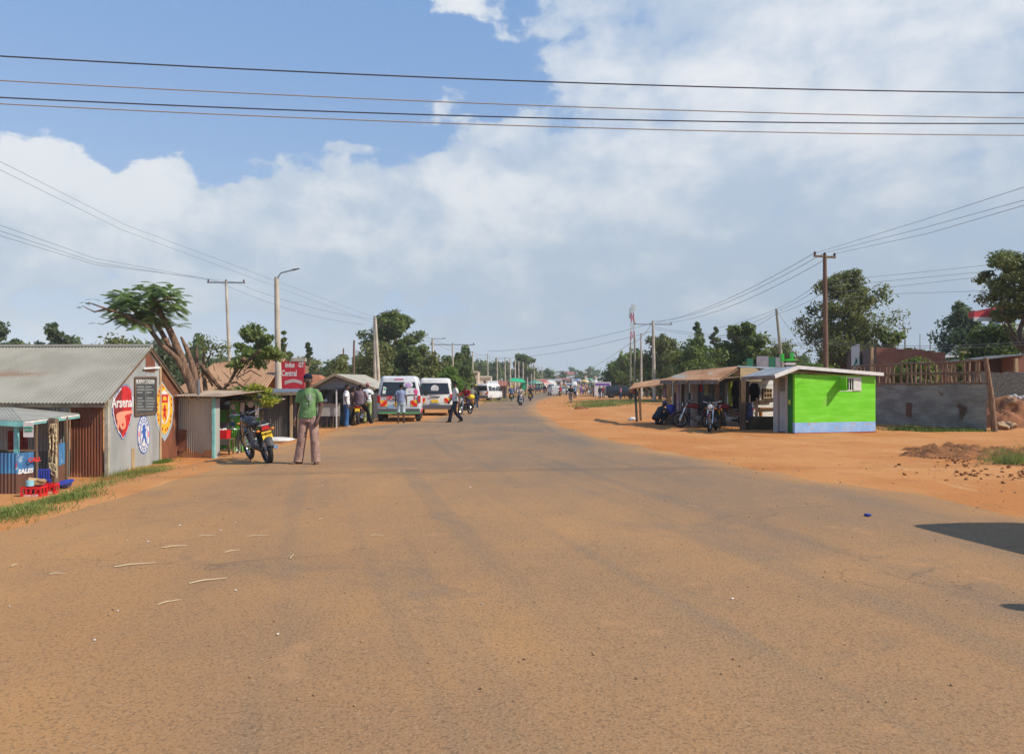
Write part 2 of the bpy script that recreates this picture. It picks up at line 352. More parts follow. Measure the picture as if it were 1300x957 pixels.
# road edges as curves X(Y)
def edge(pl,first):
    pts=list(first)
    for p in pl:
        g=gp(*p); pts.append((g.y,g.x))
    pts.sort(); return pts
XL=edge([(430,545),(520,535),(572,525),(604,513),(622,508.5),(650,503),(680,499),(700,495.8),(722,492),(742,488.5)],[(-25,-5.2),(4,-5.3),(8,-5.45),(12,-5.65),(16,-5.9),(22,-6.05)])
XR=edge([(1300,652),(1176,628),(1038,609),(900,581.5),(777,558.5),(715,540),(691,527),(682,518),(684,511),(699,505),(716,500.5),(732,496.5),(746,492.5),(757,489)],[(-25,40),(-12,28),(-2,18),(3,11),(6.5,7.0)])
def road():
    Y=-25; st=[]
    while Y<XR[-1][0]-1:
        st.append(Y); Y+= .4 if Y<40 else .8 if Y<90 else 3
    rnd=random.Random(4); K=24; vs=[];fs=[];ed=[]
    for y in st:
        l=interp(y,XL)+.10*noise2(y*1.4,1)+.05*noise2(y*4,3); r=interp(y,XR)+.10*noise2(y*1.1,5)+.05*noise2(y*4.3,8)
        for k in range(K+1):
            t=k/K; x=lerp(l,r,t); crown=.045*min(1,min(t,1-t)*8)
            vs.append((x,y,H(max(x,-6),y)-.012+ (crown if y<200 else .10))); ed.append(min(x-l,r-x))
    for j in range(len(st)-1):
        for k in range(K): a=j*(K+1)+k; fs.append((a,a+1,a+K+2,a+K+1))
    m=bpy.data.materials.new('dusty_asphalt'); m.use_nodes=True; b=NB(m.node_tree); bs=m.node_tree.nodes['Principled BSDF']; bs.inputs['Roughness'].default_value=.85; bs.inputs['Specular IOR Level'].default_value=.18
    tc=b.n('ShaderNodeTexCoord').outputs['Object']; at_=b.n('ShaderNodeAttribute',attribute_name='edge').outputs['Fac']
    sp=b.n('ShaderNodeSeparateXYZ'); b.l(tc,sp.inputs[0]); X,Y=sp.outputs[0],sp.outputs[1]
    # dust lies over the whole junction: thick near the camera and the left verge, worn thin along the wheel tracks
    big=b.noise(tc,.16,6,.6,.3); mid=b.noise(b.v('MULTIPLY',tc,(1,.4,1)),.9,6,.65,.4)
    near=b.m('SUBTRACT',1.0,b.ss(Y,3,24)); left=b.m('SUBTRACT',1.0,b.ss(X,-6,2))
    d=b.m('ADD',b.m('MULTIPLY',near,.42),b.m('MULTIPLY',left,.30)); d=b.m('ADD',d,b.m('MULTIPLY',b.m('SUBTRACT',big,.5),1.2)); d=b.m('ADD',d,b.m('MULTIPLY',b.m('SUBTRACT',mid,.5),.7))
    d=b.m('ADD',d,.23)
    d=b.m('ADD',d,b.m('MULTIPLY',b.m('SUBTRACT',1.0,b.ss(at_,.0,1.3)),.6))
    # curved tyre tracks from lower right towards the bend
    cx=b.m('ADD',X,b.m('MULTIPLY',b.m('POWER',b.m('MAXIMUM',b.m('SUBTRACT',26.0,Y),0.0),1.6),-.030))
    wave=b.noise(b.comb(b.m('MULTIPLY',cx,1.0),b.m('MULTIPLY',Y,.03),0.0),1.7,4,.5)
    tr=b.ss(wave,.52,.66); d=b.m('SUBTRACT',d,b.m('MULTIPLY',tr,.17))
    d=b.m('MINIMUM',b.m('MAXIMUM',d,.12),.93)
    asp=b.mix(b.ss(b.noise(tc,60,3),.35,.65),c4((.115,.095,.074)),c4((.21,.17,.13)))
    dust=b.mix(b.ss(big,.35,.65),c4((.41,.205,.076)),c4((.47,.243,.092)))
    col=b.mix(d,asp,dust)
    g=b.ss(b.noise(tc,52,3,.6),.52,.62); col=b.mix(b.m('MULTIPLY',g,.42),col,c4((.085,.06,.04)))
    g2=b.ss(b.noise(b.v('ADD',tc,(3,3,3)),75,2),.60,.68); col=b.mix(b.m('MULTIPLY',g2,.35),col,c4((.50,.36,.22)))
    # thin cracks and old patches in the tar
    vo=b.n('ShaderNodeTexVoronoi',feature='DISTANCE_TO_EDGE'); vo.inputs['Scale'].default_value=.55; wv=b.noise(tc,1.3,5); b.l(b.v('ADD',tc,b.comb(b.m('MULTIPLY',wv,1.6),b.m('MULTIPLY',wv,1.1),0.0)),vo.inputs['Vector'])
    crk=b.m('MULTIPLY',b.m('SUBTRACT',1.0,b.ss(vo.outputs[0],.0,.010)),b.ss(b.noise(tc,.4,3),.48,.62)); col=b.mix(b.m('MULTIPLY',crk,.45),col,c4((.09,.06,.04)))
    pt=b.ss(b.noise(b.v('ADD',tc,(11,4,0)),.55,7,.7,.5),.56,.66); col=b.mix(b.m('MULTIPLY',pt,.30),col,c4((.16,.125,.095)))
    pt2=b.ss(b.noise(b.v('ADD',tc,(21,14,0)),1.4,6,.7,.3),.60,.70); col=b.mix(b.m('MULTIPLY',pt2,.35),col,c4((.52,.27,.12)))
    b.put(bs.inputs['Base Color'],col)
    bn=b.n('ShaderNodeBump'); bn.inputs['Strength'].default_value=.7; bn.inputs['Distance'].default_value=.006; b.l(b.noise(tc,60,4,.6),bn.inputs['Height']); b.l(bn.outputs[0],bs.inputs['Normal'])
    mb=MB(); mb.add(vs,fs); o=mb.build('road',m,None,fix=False); o.data.polygons.foreach_set('use_smooth',[True]*len(o.data.polygons))
    a=o.data.attributes.new('edge','FLOAT','POINT'); a.data.foreach_set('value',ed)
    tag(o,'dust covered asphalt road curving away to the right',kind='structure')
ground(); road()
# ================================================================ people
def baked(mb,name,voxel,smooth_it=2):
    """one continuous surface out of overlapping solids"""
    me=mb.mesh('tmp'); o=bpy.data.objects.new('tmp',me); C.objects.link(o)
    bm=bmesh.new(); bm.from_mesh(me); bmesh.ops.recalc_face_normals(bm,faces=bm.faces); bm.to_mesh(me); bm.free()
    r=o.modifiers.new('r','REMESH'); r.mode='VOXEL'; r.voxel_size=voxel; r.use_smooth_shade=True
    s=o.modifiers.new('s','SMOOTH'); s.factor=.5; s.iterations=smooth_it
    bpy.context.view_layer.update()
    m2=bpy.data.meshes.new_from_object(o.evaluated_get(bpy.context.evaluated_depsgraph_get())); m2.name=name
    bpy.data.objects.remove(o); bpy.data.meshes.remove(me); m2.materials.clear(); return m2
def capsule(m,a,b,ra,rb,seg=12):
    a=Vector(a);b=Vector(b); d=(b-a).normalized(); pts=[];rs=[]
    for k in range(4): t=PI/2*(1-k/3.0); pts.append(a-d*ra*math.sin(t)); rs.append(max(ra*math.cos(t),.002))
    for k in range(1,4): t=k/3.0; pts.append(a.lerp(b,t)); rs.append(lerp(ra,rb,t))
    for k in range(1,4): t=PI/2*k/3.0; pts.append(b+d*rb*math.sin(t)); rs.append(max(rb*math.cos(t),.002))
    m.tube(pts,rs,seg)
def trunk(m,path,ell,seg=16):
    """torso rings: the width stays along x, the ring tilts with the path"""
    rings=[];n=len(path); path=[Vector(p) for p in path]
    for i,p in enumerate(path):
        t=(path[min(i+1,n-1)]-path[max(i-1,0)]).normalized(); x=Vector((1,0,0)); y=t.cross(x).normalized()
        rings.append([p+x*math.cos(2*PI*k/seg)*ell[i][0]+y*math.sin(2*PI*k/seg)*ell[i][1] for k in range(seg)])
    m.loft(rings)
V=Vector
def mirror(p): return (-p[0],p[1],p[2])
# joints in metres for a 1.75 m person facing +y
STAND=dict(pel=(0,0,.93),che=(0,-.01,1.33),nec=(0,.0,1.49),hea=(0,.03,1.625),sL=(-.175,-.01,1.385),sR=(.175,-.01,1.385),eL=(-.235,-.02,1.11),eR=(.235,-.02,1.12),hL=(-.24,.06,.87),hR=(.24,.06,.87),
    pL=(-.09,0,.90),pR=(.09,0,.90),kL=(-.11,.02,.50),kR=(.11,.02,.50),aL=(-.12,0,.09),aR=(.12,0,.09),tL=(-.14,.14,.035),tR=(.14,.14,.035),turn=0)
def pose(**k): d=dict(STAND); d.update(k); return d
WALK=pose(kL=(-.09,.17,.50),aL=(-.09,.25,.10),tL=(-.10,.39,.06),kR=(.09,.02,.49),aR=(.09,-.26,.16),tR=(.09,-.15,.04),eL=(-.22,-.12,1.14),hL=(-.22,-.14,.90),eR=(.22,.06,1.13),hR=(.22,.20,.92))
HERO=pose(pel=(.02,0,.93),che=(0,-.01,1.33),kL=(-.13,.03,.50),aL=(-.14,-.01,.09),tL=(-.20,.13,.035),kR=(.12,.05,.50),aR=(.20,.02,.09),tR=(.30,.13,.035),turn=.55,
    eL=(-.235,-.03,1.13),hL=(-.22,.07,.89),eR=(.245,-.03,1.12),hR=(.235,.09,.88))
HIPS=pose(eL=(-.34,-.03,1.16),hL=(-.20,.08,.98),eR=(.25,.03,1.14),hR=(.20,.24,1.10))
REACH=pose(eL=(-.24,.12,1.17),hL=(-.15,.32,1.12),eR=(.24,.14,1.18),hR=(.12,.36,1.16),hea=(0,.05,1.62))
RIDE=pose(pel=(0,-.18,.86),che=(0,-.10,1.26),nec=(0,-.05,1.42),hea=(0,-.01,1.56),sL=(-.185,-.09,1.34),sR=(.185,-.09,1.34),eL=(-.30,.10,1.13),eR=(.30,.10,1.13),hL=(-.30,.36,1.07),hR=(.30,.36,1.07),
    pL=(-.11,-.15,.84),pR=(.11,-.15,.84),kL=(-.21,.24,.68),kR=(.21,.24,.68),aL=(-.20,.06,.34),aR=(.20,.06,.34),tL=(-.22,.20,.29),tR=(.22,.20,.29))
ASTRIDE=pose(pel=(0,-.18,.86),che=(0,-.14,1.27),nec=(0,-.10,1.43),hea=(0,-.07,1.57),sL=(-.19,-.14,1.35),sR=(.19,-.14,1.35),eL=(-.27,.02,1.12),eR=(.27,.02,1.12),hL=(-.22,.22,1.02),hR=(.22,.22,1.02),
    pL=(-.12,-.16,.85),pR=(.12,-.16,.85),kL=(-.30,.06,.50),kR=(.30,.06,.50),aL=(-.44,-.08,.09),aR=(.44,-.08,.09),tL=(-.50,.05,.035),tR=(.50,.05,.035))
BEND=pose(pel=(0,-.10,.88),che=(0,.30,1.00),nec=(0,.44,.93),hea=(0,.56,.87),sL=(-.18,.34,.97),sR=(.18,.34,.97),eL=(-.20,.42,.70),eR=(.20,.42,.70),hL=(-.13,.48,.45),hR=(.13,.48,.45),
    pL=(-.09,-.08,.87),pR=(.09,-.08,.87),kL=(-.13,.03,.48),kR=(.13,.03,.48),aL=(-.15,-.04,.09),aR=(.15,-.04,.09),tL=(-.17,.10,.035),tR=(.17,.10,.035))
CROUCH=pose(pel=(0,-.18,.30),che=(0,.06,.62),nec=(0,.16,.74),hea=(0,.24,.85),sL=(-.18,.08,.68),sR=(.18,.08,.68),eL=(-.26,.28,.50),eR=(.26,.28,.50),hL=(-.12,.44,.42),hR=(.12,.44,.42),
    pL=(-.10,-.16,.30),pR=(.10,-.16,.30),kL=(-.20,.22,.50),kR=(.20,.22,.50),aL=(-.16,-.02,.09),aR=(.16,-.02,.09),tL=(-.19,.13,.035),tR=(.19,.13,.035))
CYCLE=pose(pel=(0,-.22,.98),che=(0,.02,1.32),nec=(0,.10,1.46),hea=(0,.16,1.59),sL=(-.18,.03,1.39),sR=(.18,.03,1.39),eL=(-.24,.20,1.17),eR=(.24,.20,1.17),hL=(-.24,.42,1.04),hR=(.24,.42,1.04),
    pL=(-.09,-.20,.96),pR=(.09,-.20,.96),kL=(-.11,.18,.78),kR=(.11,.10,.60),aL=(-.11,.04,.44),aR=(.11,-.02,.20),tL=(-.11,.17,.40),tR=(.11,.11,.16))
POSES=dict(stand=STAND,walk=WALK,hero=HERO,hips=HIPS,reach=REACH,ride=RIDE,astride=ASTRIDE,bend=BEND,crouch=CROUCH,cycle=CYCLE)
def hand(m,e,h,side,fine):
    e=V(e);h=V(h); d=(h-e).normalized(); side=V((side,0,0)); pn=(side-d*side.dot(d)).normalized(); ac=d.cross(pn) # pn: back of hand faces out
    p0=h; p1=h+d*.085
    for k in(-1,0,1): capsule(m,p0+ac*.012*k,p1+ac*.022*k,.019,.016,8)
    r=.0085 if fine else .0105
    for k,(ln) in enumerate((.070,.082,.076,.058)):
        o=p1+ac*(k-1.5)*.0215; a=o+(d*.96-pn*.15)*ln*.5; b_=a+(d*.75-pn*.62)*ln*.52
        capsule(m,o,a,r*1.05,r,8); capsule(m,a,b_,r,r*.85,8)
    s=-1 if ac.y<0 else 1
    o=p0+d*.02+ac*s*.022; a=o+(d*.55+ac*s*.72)*.042; b_=a+(d*.9+ac*s*.15-pn*.2)*.034
    capsule(m,o,a,.0125,.011,8); capsule(m,a,b_,.0105,.009,8)
def head(m,P):
    c=V(P['hea']); n=V(P['nec']); t=P['turn']; rz=Matrix.Rotation(t,3,'Z')
    tilt=Matrix.Identity(3)
    up=(c-n).normalized(); fw=V((0,1,0))
    if P is BEND: tilt=Matrix.Rotation(R(-75),3,'X')
    if P is CROUCH: tilt=Matrix.Rotation(R(-25),3,'X')
    Q=rz@tilt
    def q(x,y,z): return c+Q@V((x,y,z))
    capsule(m,V(P['che']).lerp(n,.8),c+Q@V((0,-.02,-.04)),.058,.052)
    m.ball(q(0,-.012,.03),(.073,.090,.088),16,12)          # skull
    m.ball(q(0,.015,-.035),(.058,.066,.078),14,10)        # face
    m.ball(q(0,.048,-.088),(.026,.024,.02),10,8)          # chin
    m.ball(q(0,.078,.022),(.045,.012,.010),10,6)          # brow
    m.tube([q(0,.080,.012),q(0,.094,-.022),q(0,.099,-.030)],[.008,.013,.015],8)
    m.ball(q(0,.088,-.034),(.021,.012,.010),10,6)
    m.ball(q(0,.080,-.058),(.024,.010,.006),10,6); m.ball(q(0,.078,-.070),(.021,.010,.0065),10,6)
    for s in(-1,1):
        m.ball(q(.076*s,-.012,-.012),(.010,.020,.031),8,6); m.ball(q(.034*s,.055,-.030),(.022,.02,.018),8,6)
    return q,Q
def body_mesh(P,vox):
    m=MB()
    trunk(m,[V(P['pel'])-V((0,0,.06)) if P not in(BEND,) else V(P['pel'])-V((0,.04,.04)),P['pel'],V(P['pel']).lerp(V(P['che']),.45),P['che'],V(P['che']).lerp(V(P['nec']),.55),P['nec']],[(.13,.10),(.15,.11),(.125,.092),(.155,.105),(.13,.085),(.058,.055)])
    for s in'LR':
        sg=-1 if s=='L' else 1
        capsule(m,P['s'+s],P['e'+s],.056,.042); capsule(m,P['e'+s],P['h'+s],.041,.027); hand(m,P['e'+s],P['h'+s],sg,vox<.012)
        capsule(m,P['p'+s],P['k'+s],.088,.058); capsule(m,P['k'+s],P['a'+s],.056,.036)
        capsule(m,V(P['a'+s])-V((0,0,.02)),P['t'+s],.042,.030)
    head(m,P); return baked(m,'body',vox,1)
def shirt_mesh(P,vox,sleeve,hem=.0,loose=1):
    m=MB(); g=.022*loose
    pe=V(P['pel']);ch=V(P['che']);ne=V(P['nec']); dn=(pe-ch).normalized()
    trunk(m,[pe+dn*(.0+hem),pe.lerp(ch,.1),pe.lerp(ch,.5),ch,ch.lerp(ne,.55),ch.lerp(ne,.92)],[(.165+g,.125+g*.7),(.162+g,.122+g*.6),(.140+g,.108+g),(.158+g,.112+g),(.128+g*.5,.090+g*.5),(.074,.070)])
    for s in'LR':
        a=V(P['s'+s]);e=V(P['e'+s]);h=V(P['h'+s])
        if sleeve<=1: m.tube([a.lerp(ne,.45),a.lerp(ne,.12),a.lerp(e,.12),a.lerp(e,.5*sleeve),a.lerp(e,sleeve)],[.045,.060,.066,.069,.073],12)
        else: m.tube([a.lerp(ne,.45),a.lerp(ne,.12),a.lerp(e,.12),a.lerp(e,.6),e,e.lerp(h,.5),e.lerp(h,.93)],[.045,.060,.066,.062,.056,.050,.044],12)
    return baked(m,'shirt',vox,2)
def trouser_mesh(P,vox,leg,loose=1):
    m=MB(); pe=V(P['pel']); ch=V(P['che']); up=(ch-pe).normalized()
    trunk(m,[pe-up*.10,pe,pe+up*.07],[(.150,.118),(.163,.124),(.150,.112)])
    for s in'LR':
        a=V(P['p'+s]);k=V(P['k'+s]);n=V(P['a'+s]); d=(k-a).normalized()
        if leg<=1: m.tube([a-d*.03,a.lerp(k,.3),a.lerp(k,.8),k.lerp(n,.08)],[.10,.098,.094,.098],12)
        else: m.tube([a-d*.03,a.lerp(k,.3),k-d*.02,k+(n-k).normalized()*.03,k.lerp(n,.5),n+V((0,0,.01)),n+V((0,.005,-.025))],[.10,.096,.076*loose,.075*loose,.077*loose,.080*loose,.083*loose],12)
    return baked(m,'trousers',vox,2)
def shoe_mesh(P,which):
    m=MB()
    for s in which:
        a=V(P['a'+s]);t=V(P['t'+s]); d=(t-a); d.z=0; d.normalize(); lo=min(a.z-.09,t.z-.035)
        base=V((a.x,a.y,a.z-.09)); tz=t.z-.035
        x=V((-d.y,d.x,0)); rings=[]
        for f,wd,hh in((-.075,.022,.05),(-.055,.036,.075),(0,.042,.085),(.06,.045,.07),(.12,.048,.05),(.17,.038,.035),(.195,.015,.02)):
            o=base+d*f; z0=lerp(base.z,tz,max(0,min(1,f/.17))); o.z=z0
            rings.append([o+x*math.cos(2*PI*k/10)*wd+V((0,0,max(0,.5+.5*math.sin(2*PI*k/10))*hh)) for k in range(10)])
        m.loft(rings)
    return m.mesh('shoe',None,50)
def hat_part(P,kind):
    m=MB(); c=V(P['hea']); q,Q=head(MB(),P)
    if kind=='hair': 
        m.ball(q(0,-.018,.034),(.078,.092,.090),14,10)
        bm_c=[]
        vs=[];keep=[]
    elif kind=='cap':
        m.ball(q(0,-.012,.050),(.083,.100,.082),16,10); m.loft([[q(x*.075,.06,.055+z) for x,z in((-1,-.006),(0,-.006+.012),(1,-.006),(0,.010+.004))],[q(x*.070,.11,.045+z) for x,z in((-1,-.006),(0,.006),(1,-.006),(0,.012))],[q(x*.045,.155,.030+z) for x,z in((-1,-.005),(0,.004),(1,-.005),(0,.009))]])
    elif kind=='helmet': m.ball(q(0,-.008,.030),(.118,.132,.125),16,12)
    elif kind=='scarf': m.ball(q(0,-.018,.03),(.088,.105,.100),14,10)
    me=m.mesh(kind,None,60)
    if kind in('hair','helmet','scarf','cap'):
        cut={'hair':-.03,'helmet':-.07,'scarf':-.05,'cap':.015}[kind]
        bm=bmesh.new(); bm.from_mesh(me)
        n=Q@V((0,-.45 if kind in('hair','scarf') else -.2,1)); bmesh.ops.bisect_plane(bm,geom=bm.verts[:]+bm.edges[:]+bm.faces[:],plane_co=q(0,0,cut+.02),plane_no=n,clear_inner=True)
        if kind!='cap' or True:
            es=[e for e in bm.edges if e.is_boundary]
            if es: bmesh.ops.holes_fill(bm,edges=es,sides=0)
        bm.to_mesh(me); bm.free()
    return me
def eyes_mesh(P):
    m=MB(); q,Q=head(MB(),P)
    for s in(-1,1):
        m.cur=0; m.ball(q(.031*s,.0735,.004),(.0125,.008,.0075),10,8)
        m.cur=1; m.ball(q(.031*s,.0795,.004),(.0055,.004,.0058),8,6)
    return m.mesh('eyes',[mat('eye_white',(.6,.56,.5),.4),INK],80)
SKIN=[mat('skin_dark',(.085,.043,.027),.45,col2=(.115,.062,.04),vs=12,spec=.4),mat('skin_brown',(.11,.057,.035),.5,col2=(.14,.075,.05),vs=12,spec=.4)]
_pm={}
def pmesh(key,fn):
    if key not in _pm: _pm[key]=fn()
    return _pm[key]
def person(label,pz,loc,rz,shirt,trou,sleeve=.6,leg=2,hat='hair',hatc=(.012,.011,.011),skin=0,shoes=(.03,.025,.02),h=1.75,group=None,fine=False,name='person',simple=False,cat='person'):
    P=POSES[pz]; vox=.010 if fine else .018
    t=thing(name,label,cat,loc,rz,group,h/1.75)
    me=pmesh((pz,'body',fine),lambda:body_mesh(P,vox))
    o=meshobj('body',me,t)
    if not me.materials: me.materials.append(SKIN[0])
    o.material_slots[0].link='OBJECT'; o.material_slots[0].material=SKIN[skin]
    def cl(nm,key,fn,col):
        me=pmesh(key,fn)
        if not me.materials: me.materials.append(cloth())
        o=meshobj(nm,me,t); o.color=c4(col); return o
    cl('shirt' if sleeve<=1 else 'jacket',(pz,'shirt',fine,sleeve),lambda:shirt_mesh(P,.011 if fine else .018,sleeve,hem=.02 if not fine else .03),shirt)
    cl('trousers' if leg>1 else 'shorts',(pz,'tr',fine,leg),lambda:trouser_mesh(P,.011 if fine else .018,leg,1.12 if fine else 1),trou)
    if not simple:
        for s_ in 'LR': cl('shoe',(pz,'shoe',s_),lambda:shoe_mesh(P,s_),shoes)
    cl(hat if hat!='scarf' else 'head_scarf',(pz,hat),lambda:hat_part(P,hat),hatc)
    if fine: meshobj('eyes',pmesh((pz,'eyes'),lambda:eyes_mesh(P)),t)
    return t
# ================================================================ motorcycles and bicycles
def wheel(parent,c,R_,r,tyre_m=BLACK,spokes=18,name='wheel',ww=1.0,drum=True):
    w_=bpy.data.objects.new(name,None); C.objects.link(w_); w_.parent=parent
    part('tyre',tyre_m,w_,lambda m:m.torus(c,R_-r,r,(1,0,0),30,10,flat=ww),60)
    def f(m):
        m.torus(c,R_-2*r+.006,.010,(1,0,0),30,6,flat=1.6*ww)
        for k in range(spokes):
            a=2*PI*k/spokes; d=V((0,math.cos(a),math.sin(a))); s=.025*(1 if k%2 else -1)
            m.cyl(V(c)+V((s,0,0))+d*.03,V(c)+d*(R_-2*r+.006),.0025,4)
        m.cyl(V(c)-V((.05,0,0)),V(c)+V((.05,0,0)),.05 if drum else .02,14)
    part('rim',CHROME,w_,f,50); return w_
def motorcycle(label,loc,rz,col=(.25,.01,.012),group=None,plate=None,lean=0,steer=0):
    t=thing('motorcycle',label,'motorcycle',loc,rz,group)
    rw=V((0,-.62,.305)); fw=V((0,.66,.305))
    wheel(t,rw,.305,.052); wheel(t,fw,.305,.045)
    P_=lambda n,mt,fn,sm_=50,lb=None: part(n,mt,t,fn,sm_,lb)
    def fr(m):
        m.tube([(0,.40,.82),(0,.10,.72),(0,-.25,.66),(0,-.62,.72)],.018,6); m.tube([(0,.42,.78),(0,.36,.45),(0,.18,.28),(0,-.20,.28),(0,-.28,.62)],.017,6)
        for s in(-1,1):
            m.tube([(.06*s,-.22,.30),(.09*s,-.62,.305)],.016,6); m.tube([(.09*s,-.62,.31),(.10*s,-.50,.66)],[.026,.020],8)
            m.tube([(.0,-.25,.62),(.10*s,-.5,.70),(.09*s,-.85,.74)],.012,6)
            m.tube([(.02*s,.2,.30),(.20*s,.22,.34),(.22*s,.30,.52),(.03*s,.38,.60)],.012,6)       # crash bar
            m.cyl((.10*s,-.02,.30),(.24*s,-.02,.30),.014,6)                                     # foot peg
        for k in range(9):                                                                     # shock springs
            for s in(-1,1): m.torus((.094*s,-.60+.013*k,.36+.032*k),.027,.005,(0,.3,1),12,5)
    P_('frame',DARK,fr)
    def en(m):
        m.tube([(-.09,.0,.36),(.09,.0,.36)],.105,14); m.box((0,-.14,.36),(.17,.22,.15)); m.tube([(0,.06,.40),(0,.15,.60)],[.07,.065],10)
        for k in range(7): m.tube([(0,.07+.012*k,.43+.026*k),(0,.074+.012*k,.438+.026*k)],.088,12)
        m.cyl((-.13,.0,.36),(.13,0,.36),.07,14)
    P_('engine',STEEL,en,40)
    tk=P_('fuel_tank',paint(),lambda m:trunkY(m,[(.40,.80,.045,.04),(.36,.82,.105,.075),(.22,.84,.135,.10),(.06,.82,.12,.085),(-.06,.77,.075,.045)]),60); tk.color=c4(col)
    for s in(-1,1): sp=P_('side_panel',paint(),lambda m:m.prism([(-.12,-.05),(.06,-.07),(.12,.07),(-.14,.06)],(.085*s,-.28,.58),(0,1,0),(0,0,1),.02),40); sp.color=c4([k*.5 for k in col])
    P_('seat',BLACK,lambda m:trunkY(m,[(-.02,.76,.09,.035),(-.10,.77,.125,.05),(-.35,.78,.13,.055),(-.60,.82,.12,.05),(-.78,.83,.08,.03)]),60)
    def ck(m):
        for s in(-1,1): m.tube([(.09*s,-.62,.78),(.10*s,-.92,.80),(.10*s,-.96,.90)],.010,6)
        for k in range(4): m.cyl((-.10,-.72-.06*k,.80),(.10,-.72-.06*k,.80),.008,6)
    P_('rack',STEEL,ck)
    P_('rear_mudguard',DARK,lambda m:[m.torus(rw,.37,.012,(1,0,0),14,8,arc=(R(40),R(165)),flat=6)],50)
    fm=P_('front_mudguard',paint(),lambda m:m.torus(fw,.345,.010,(1,0,0),14,8,arc=(R(25),R(160)),flat=5),50); fm.color=c4(col)
    def fk(m):
        for s in(-1,1): m.tube([(.085*s,.66,.30),(.085*s,.52,.62),(.085*s,.42,.90)],[.024,.026,.022],8)
        m.box((0,.42,.88),(.22,.06,.03)); m.box((0,.47,.74),(.22,.06,.03))
        m.tube([(-.36,.22,1.00),(-.30,.28,1.03),(-.14,.38,.99),(0,.41,.93),(.14,.38,.99),(.30,.28,1.03),(.36,.22,1.00)],.012,8)
    P_('fork_and_handlebar',CHROME,fk)
    [P_('handgrip',BLACK,lambda m:m.tube([(.28*s,.30,1.025),(.38*s,.195,.995)],.018,8)) for s in(-1,1)]
    hl=P_('headlight',DARK,lambda m:m.tube([(0,.44,.86),(0,.52,.86),(0,.56,.86)],[.05,.085,.088],16))
    part('lens',mat('lamp_glass',(.75,.76,.76),.1,spec=.8),hl,lambda m:m.ball((0,.562,.86),(.078,.018,.078),16,8),60)
    [P_('dial',DARK,lambda m:m.tube([(.05*s,.40,.95),(.05*s,.37,1.0)],.045,12)) for s in(-1,1)]
    for s in(-1,1):
        mi=P_('mirror',BLACK,lambda m:[m.tube([(.24*s,.31,1.03),(.28*s,.30,1.16),(.30*s,.29,1.24)],.006,6),m.ball((.33*s,.29,1.27),(.065,.014,.042),12,8)])
        P_('indicator',ORL,lambda m:[m.cyl((.03*s,-.80,.70),(.12*s,-.82,.70),.010,6),m.ball((.14*s,-.83,.70),(.035,.03,.026),10,8)])
        P_('front_indicator',ORL,lambda m:[m.ball((.15*s,.46,.80),(.035,.03,.026),10,8)])
    P_('tail_light',REDL,lambda m:m.box((0,-.86,.75),(.15,.07,.075),(R(10),0,0),.8),30)
    tl=P_('number_plate',YPLATE,lambda m:m.box((0,-.885,.60),(.19,.008,.15),(R(-12),0,0)))
    if plate:
        for k,s_ in enumerate(plate): lettering(s_,.062,INK,tl,(0,-.8975+.0155*(k*2-1)*.5,.635-.07*k),(1,0,0),(0,-.2,1),bold=.0015,name='plate_number')
    P_('exhaust',CHROME,lambda m:m.tube([(.06,.16,.52),(.10,.25,.36),(.13,.10,.24),(.14,-.25,.25),(.15,-.32,.27),(.15,-.78,.33)],[.018,.018,.018,.022,.040,.045],10))
    P_('chain_case',DARK,lambda m:m.tube([(-.07,-.10,.33),(-.08,-.62,.31)],[(.03,.05),(.03,.07)],8))
    P_('side_stand',DARK,lambda m:m.tube([(-.10,-.05,.28),(-.24,-.10,.02)],.010,6))
    if lean: t.rotation_euler=(0,lean,rz); 
    return t
def trunkY(m,L,seg=12):
    m.loft([[V((math.cos(2*PI*k/seg)*a,y,z+math.sin(2*PI*k/seg)*b)) for k in range(seg)] for y,z,a,b in L])
def bicycle(label,loc,rz,col=(.03,.03,.035),group=None):
    t=thing('bicycle',label,'bicycle',loc,rz,group)
    wheel(t,(0,-.52,.34),.34,.018,spokes=20,drum=False); wheel(t,(0,.55,.34),.34,.018,spokes=20,drum=False)
    def fr(m):
        m.tube([(0,-.14,.30),(0,-.24,.86)],.014,6); m.tube([(0,-.20,.76),(0,.34,.80)],.014,6); m.tube([(0,-.14,.30),(0,.38,.68)],.015,6); m.tube([(0,.34,.88),(0,.40,.62)],.016,6)
        for s in(-1,1):
            m.tube([(.02*s,-.14,.30),(.05*s,-.52,.34),(.02*s,-.21,.78)],.009,6); m.tube([(.03*s,.40,.64),(.045*s,.55,.34)],.011,6)
            m.tube([(.09*s,-.14+.1*s,.30-.12*s),(.0,-.14,.30)],.010,6); m.box((.13*s,-.14+.1*s,.30-.12*s),(.09,.06,.02))
            m.tube([(.05*s,-.25,.70),(.06*s,-.85,.70),(.05*s,-.52,.36)],.006,5)
        m.cyl((.03,-.14,.30),(.035,-.14,.30),.09,16)
    fo=part('frame',paint(),t,fr,50); fo.color=c4(col)
    part('handlebar',CHROME,t,lambda m:m.tube([(-.28,.20,.99),(-.20,.30,1.0),(0,.33,.96),(.20,.30,1.0),(.28,.20,.99)],.011,6),50)
    part('saddle',BLACK,t,lambda m:trunkY(m,[(-.38,.90,.06,.02),(-.30,.905,.085,.03),(-.18,.90,.05,.025),(-.08,.89,.018,.015)]),60)
    part('mudguard',DARK,t,lambda m:m.torus((0,-.52,.34),.365,.004,(1,0,0),14,6,arc=(R(20),R(175)),flat=6),50); part('mudguard',DARK,t,lambda m:m.torus((0,.55,.34),.365,.004,(1,0,0),14,6,arc=(R(20),R(120)),flat=6),50)
    return t
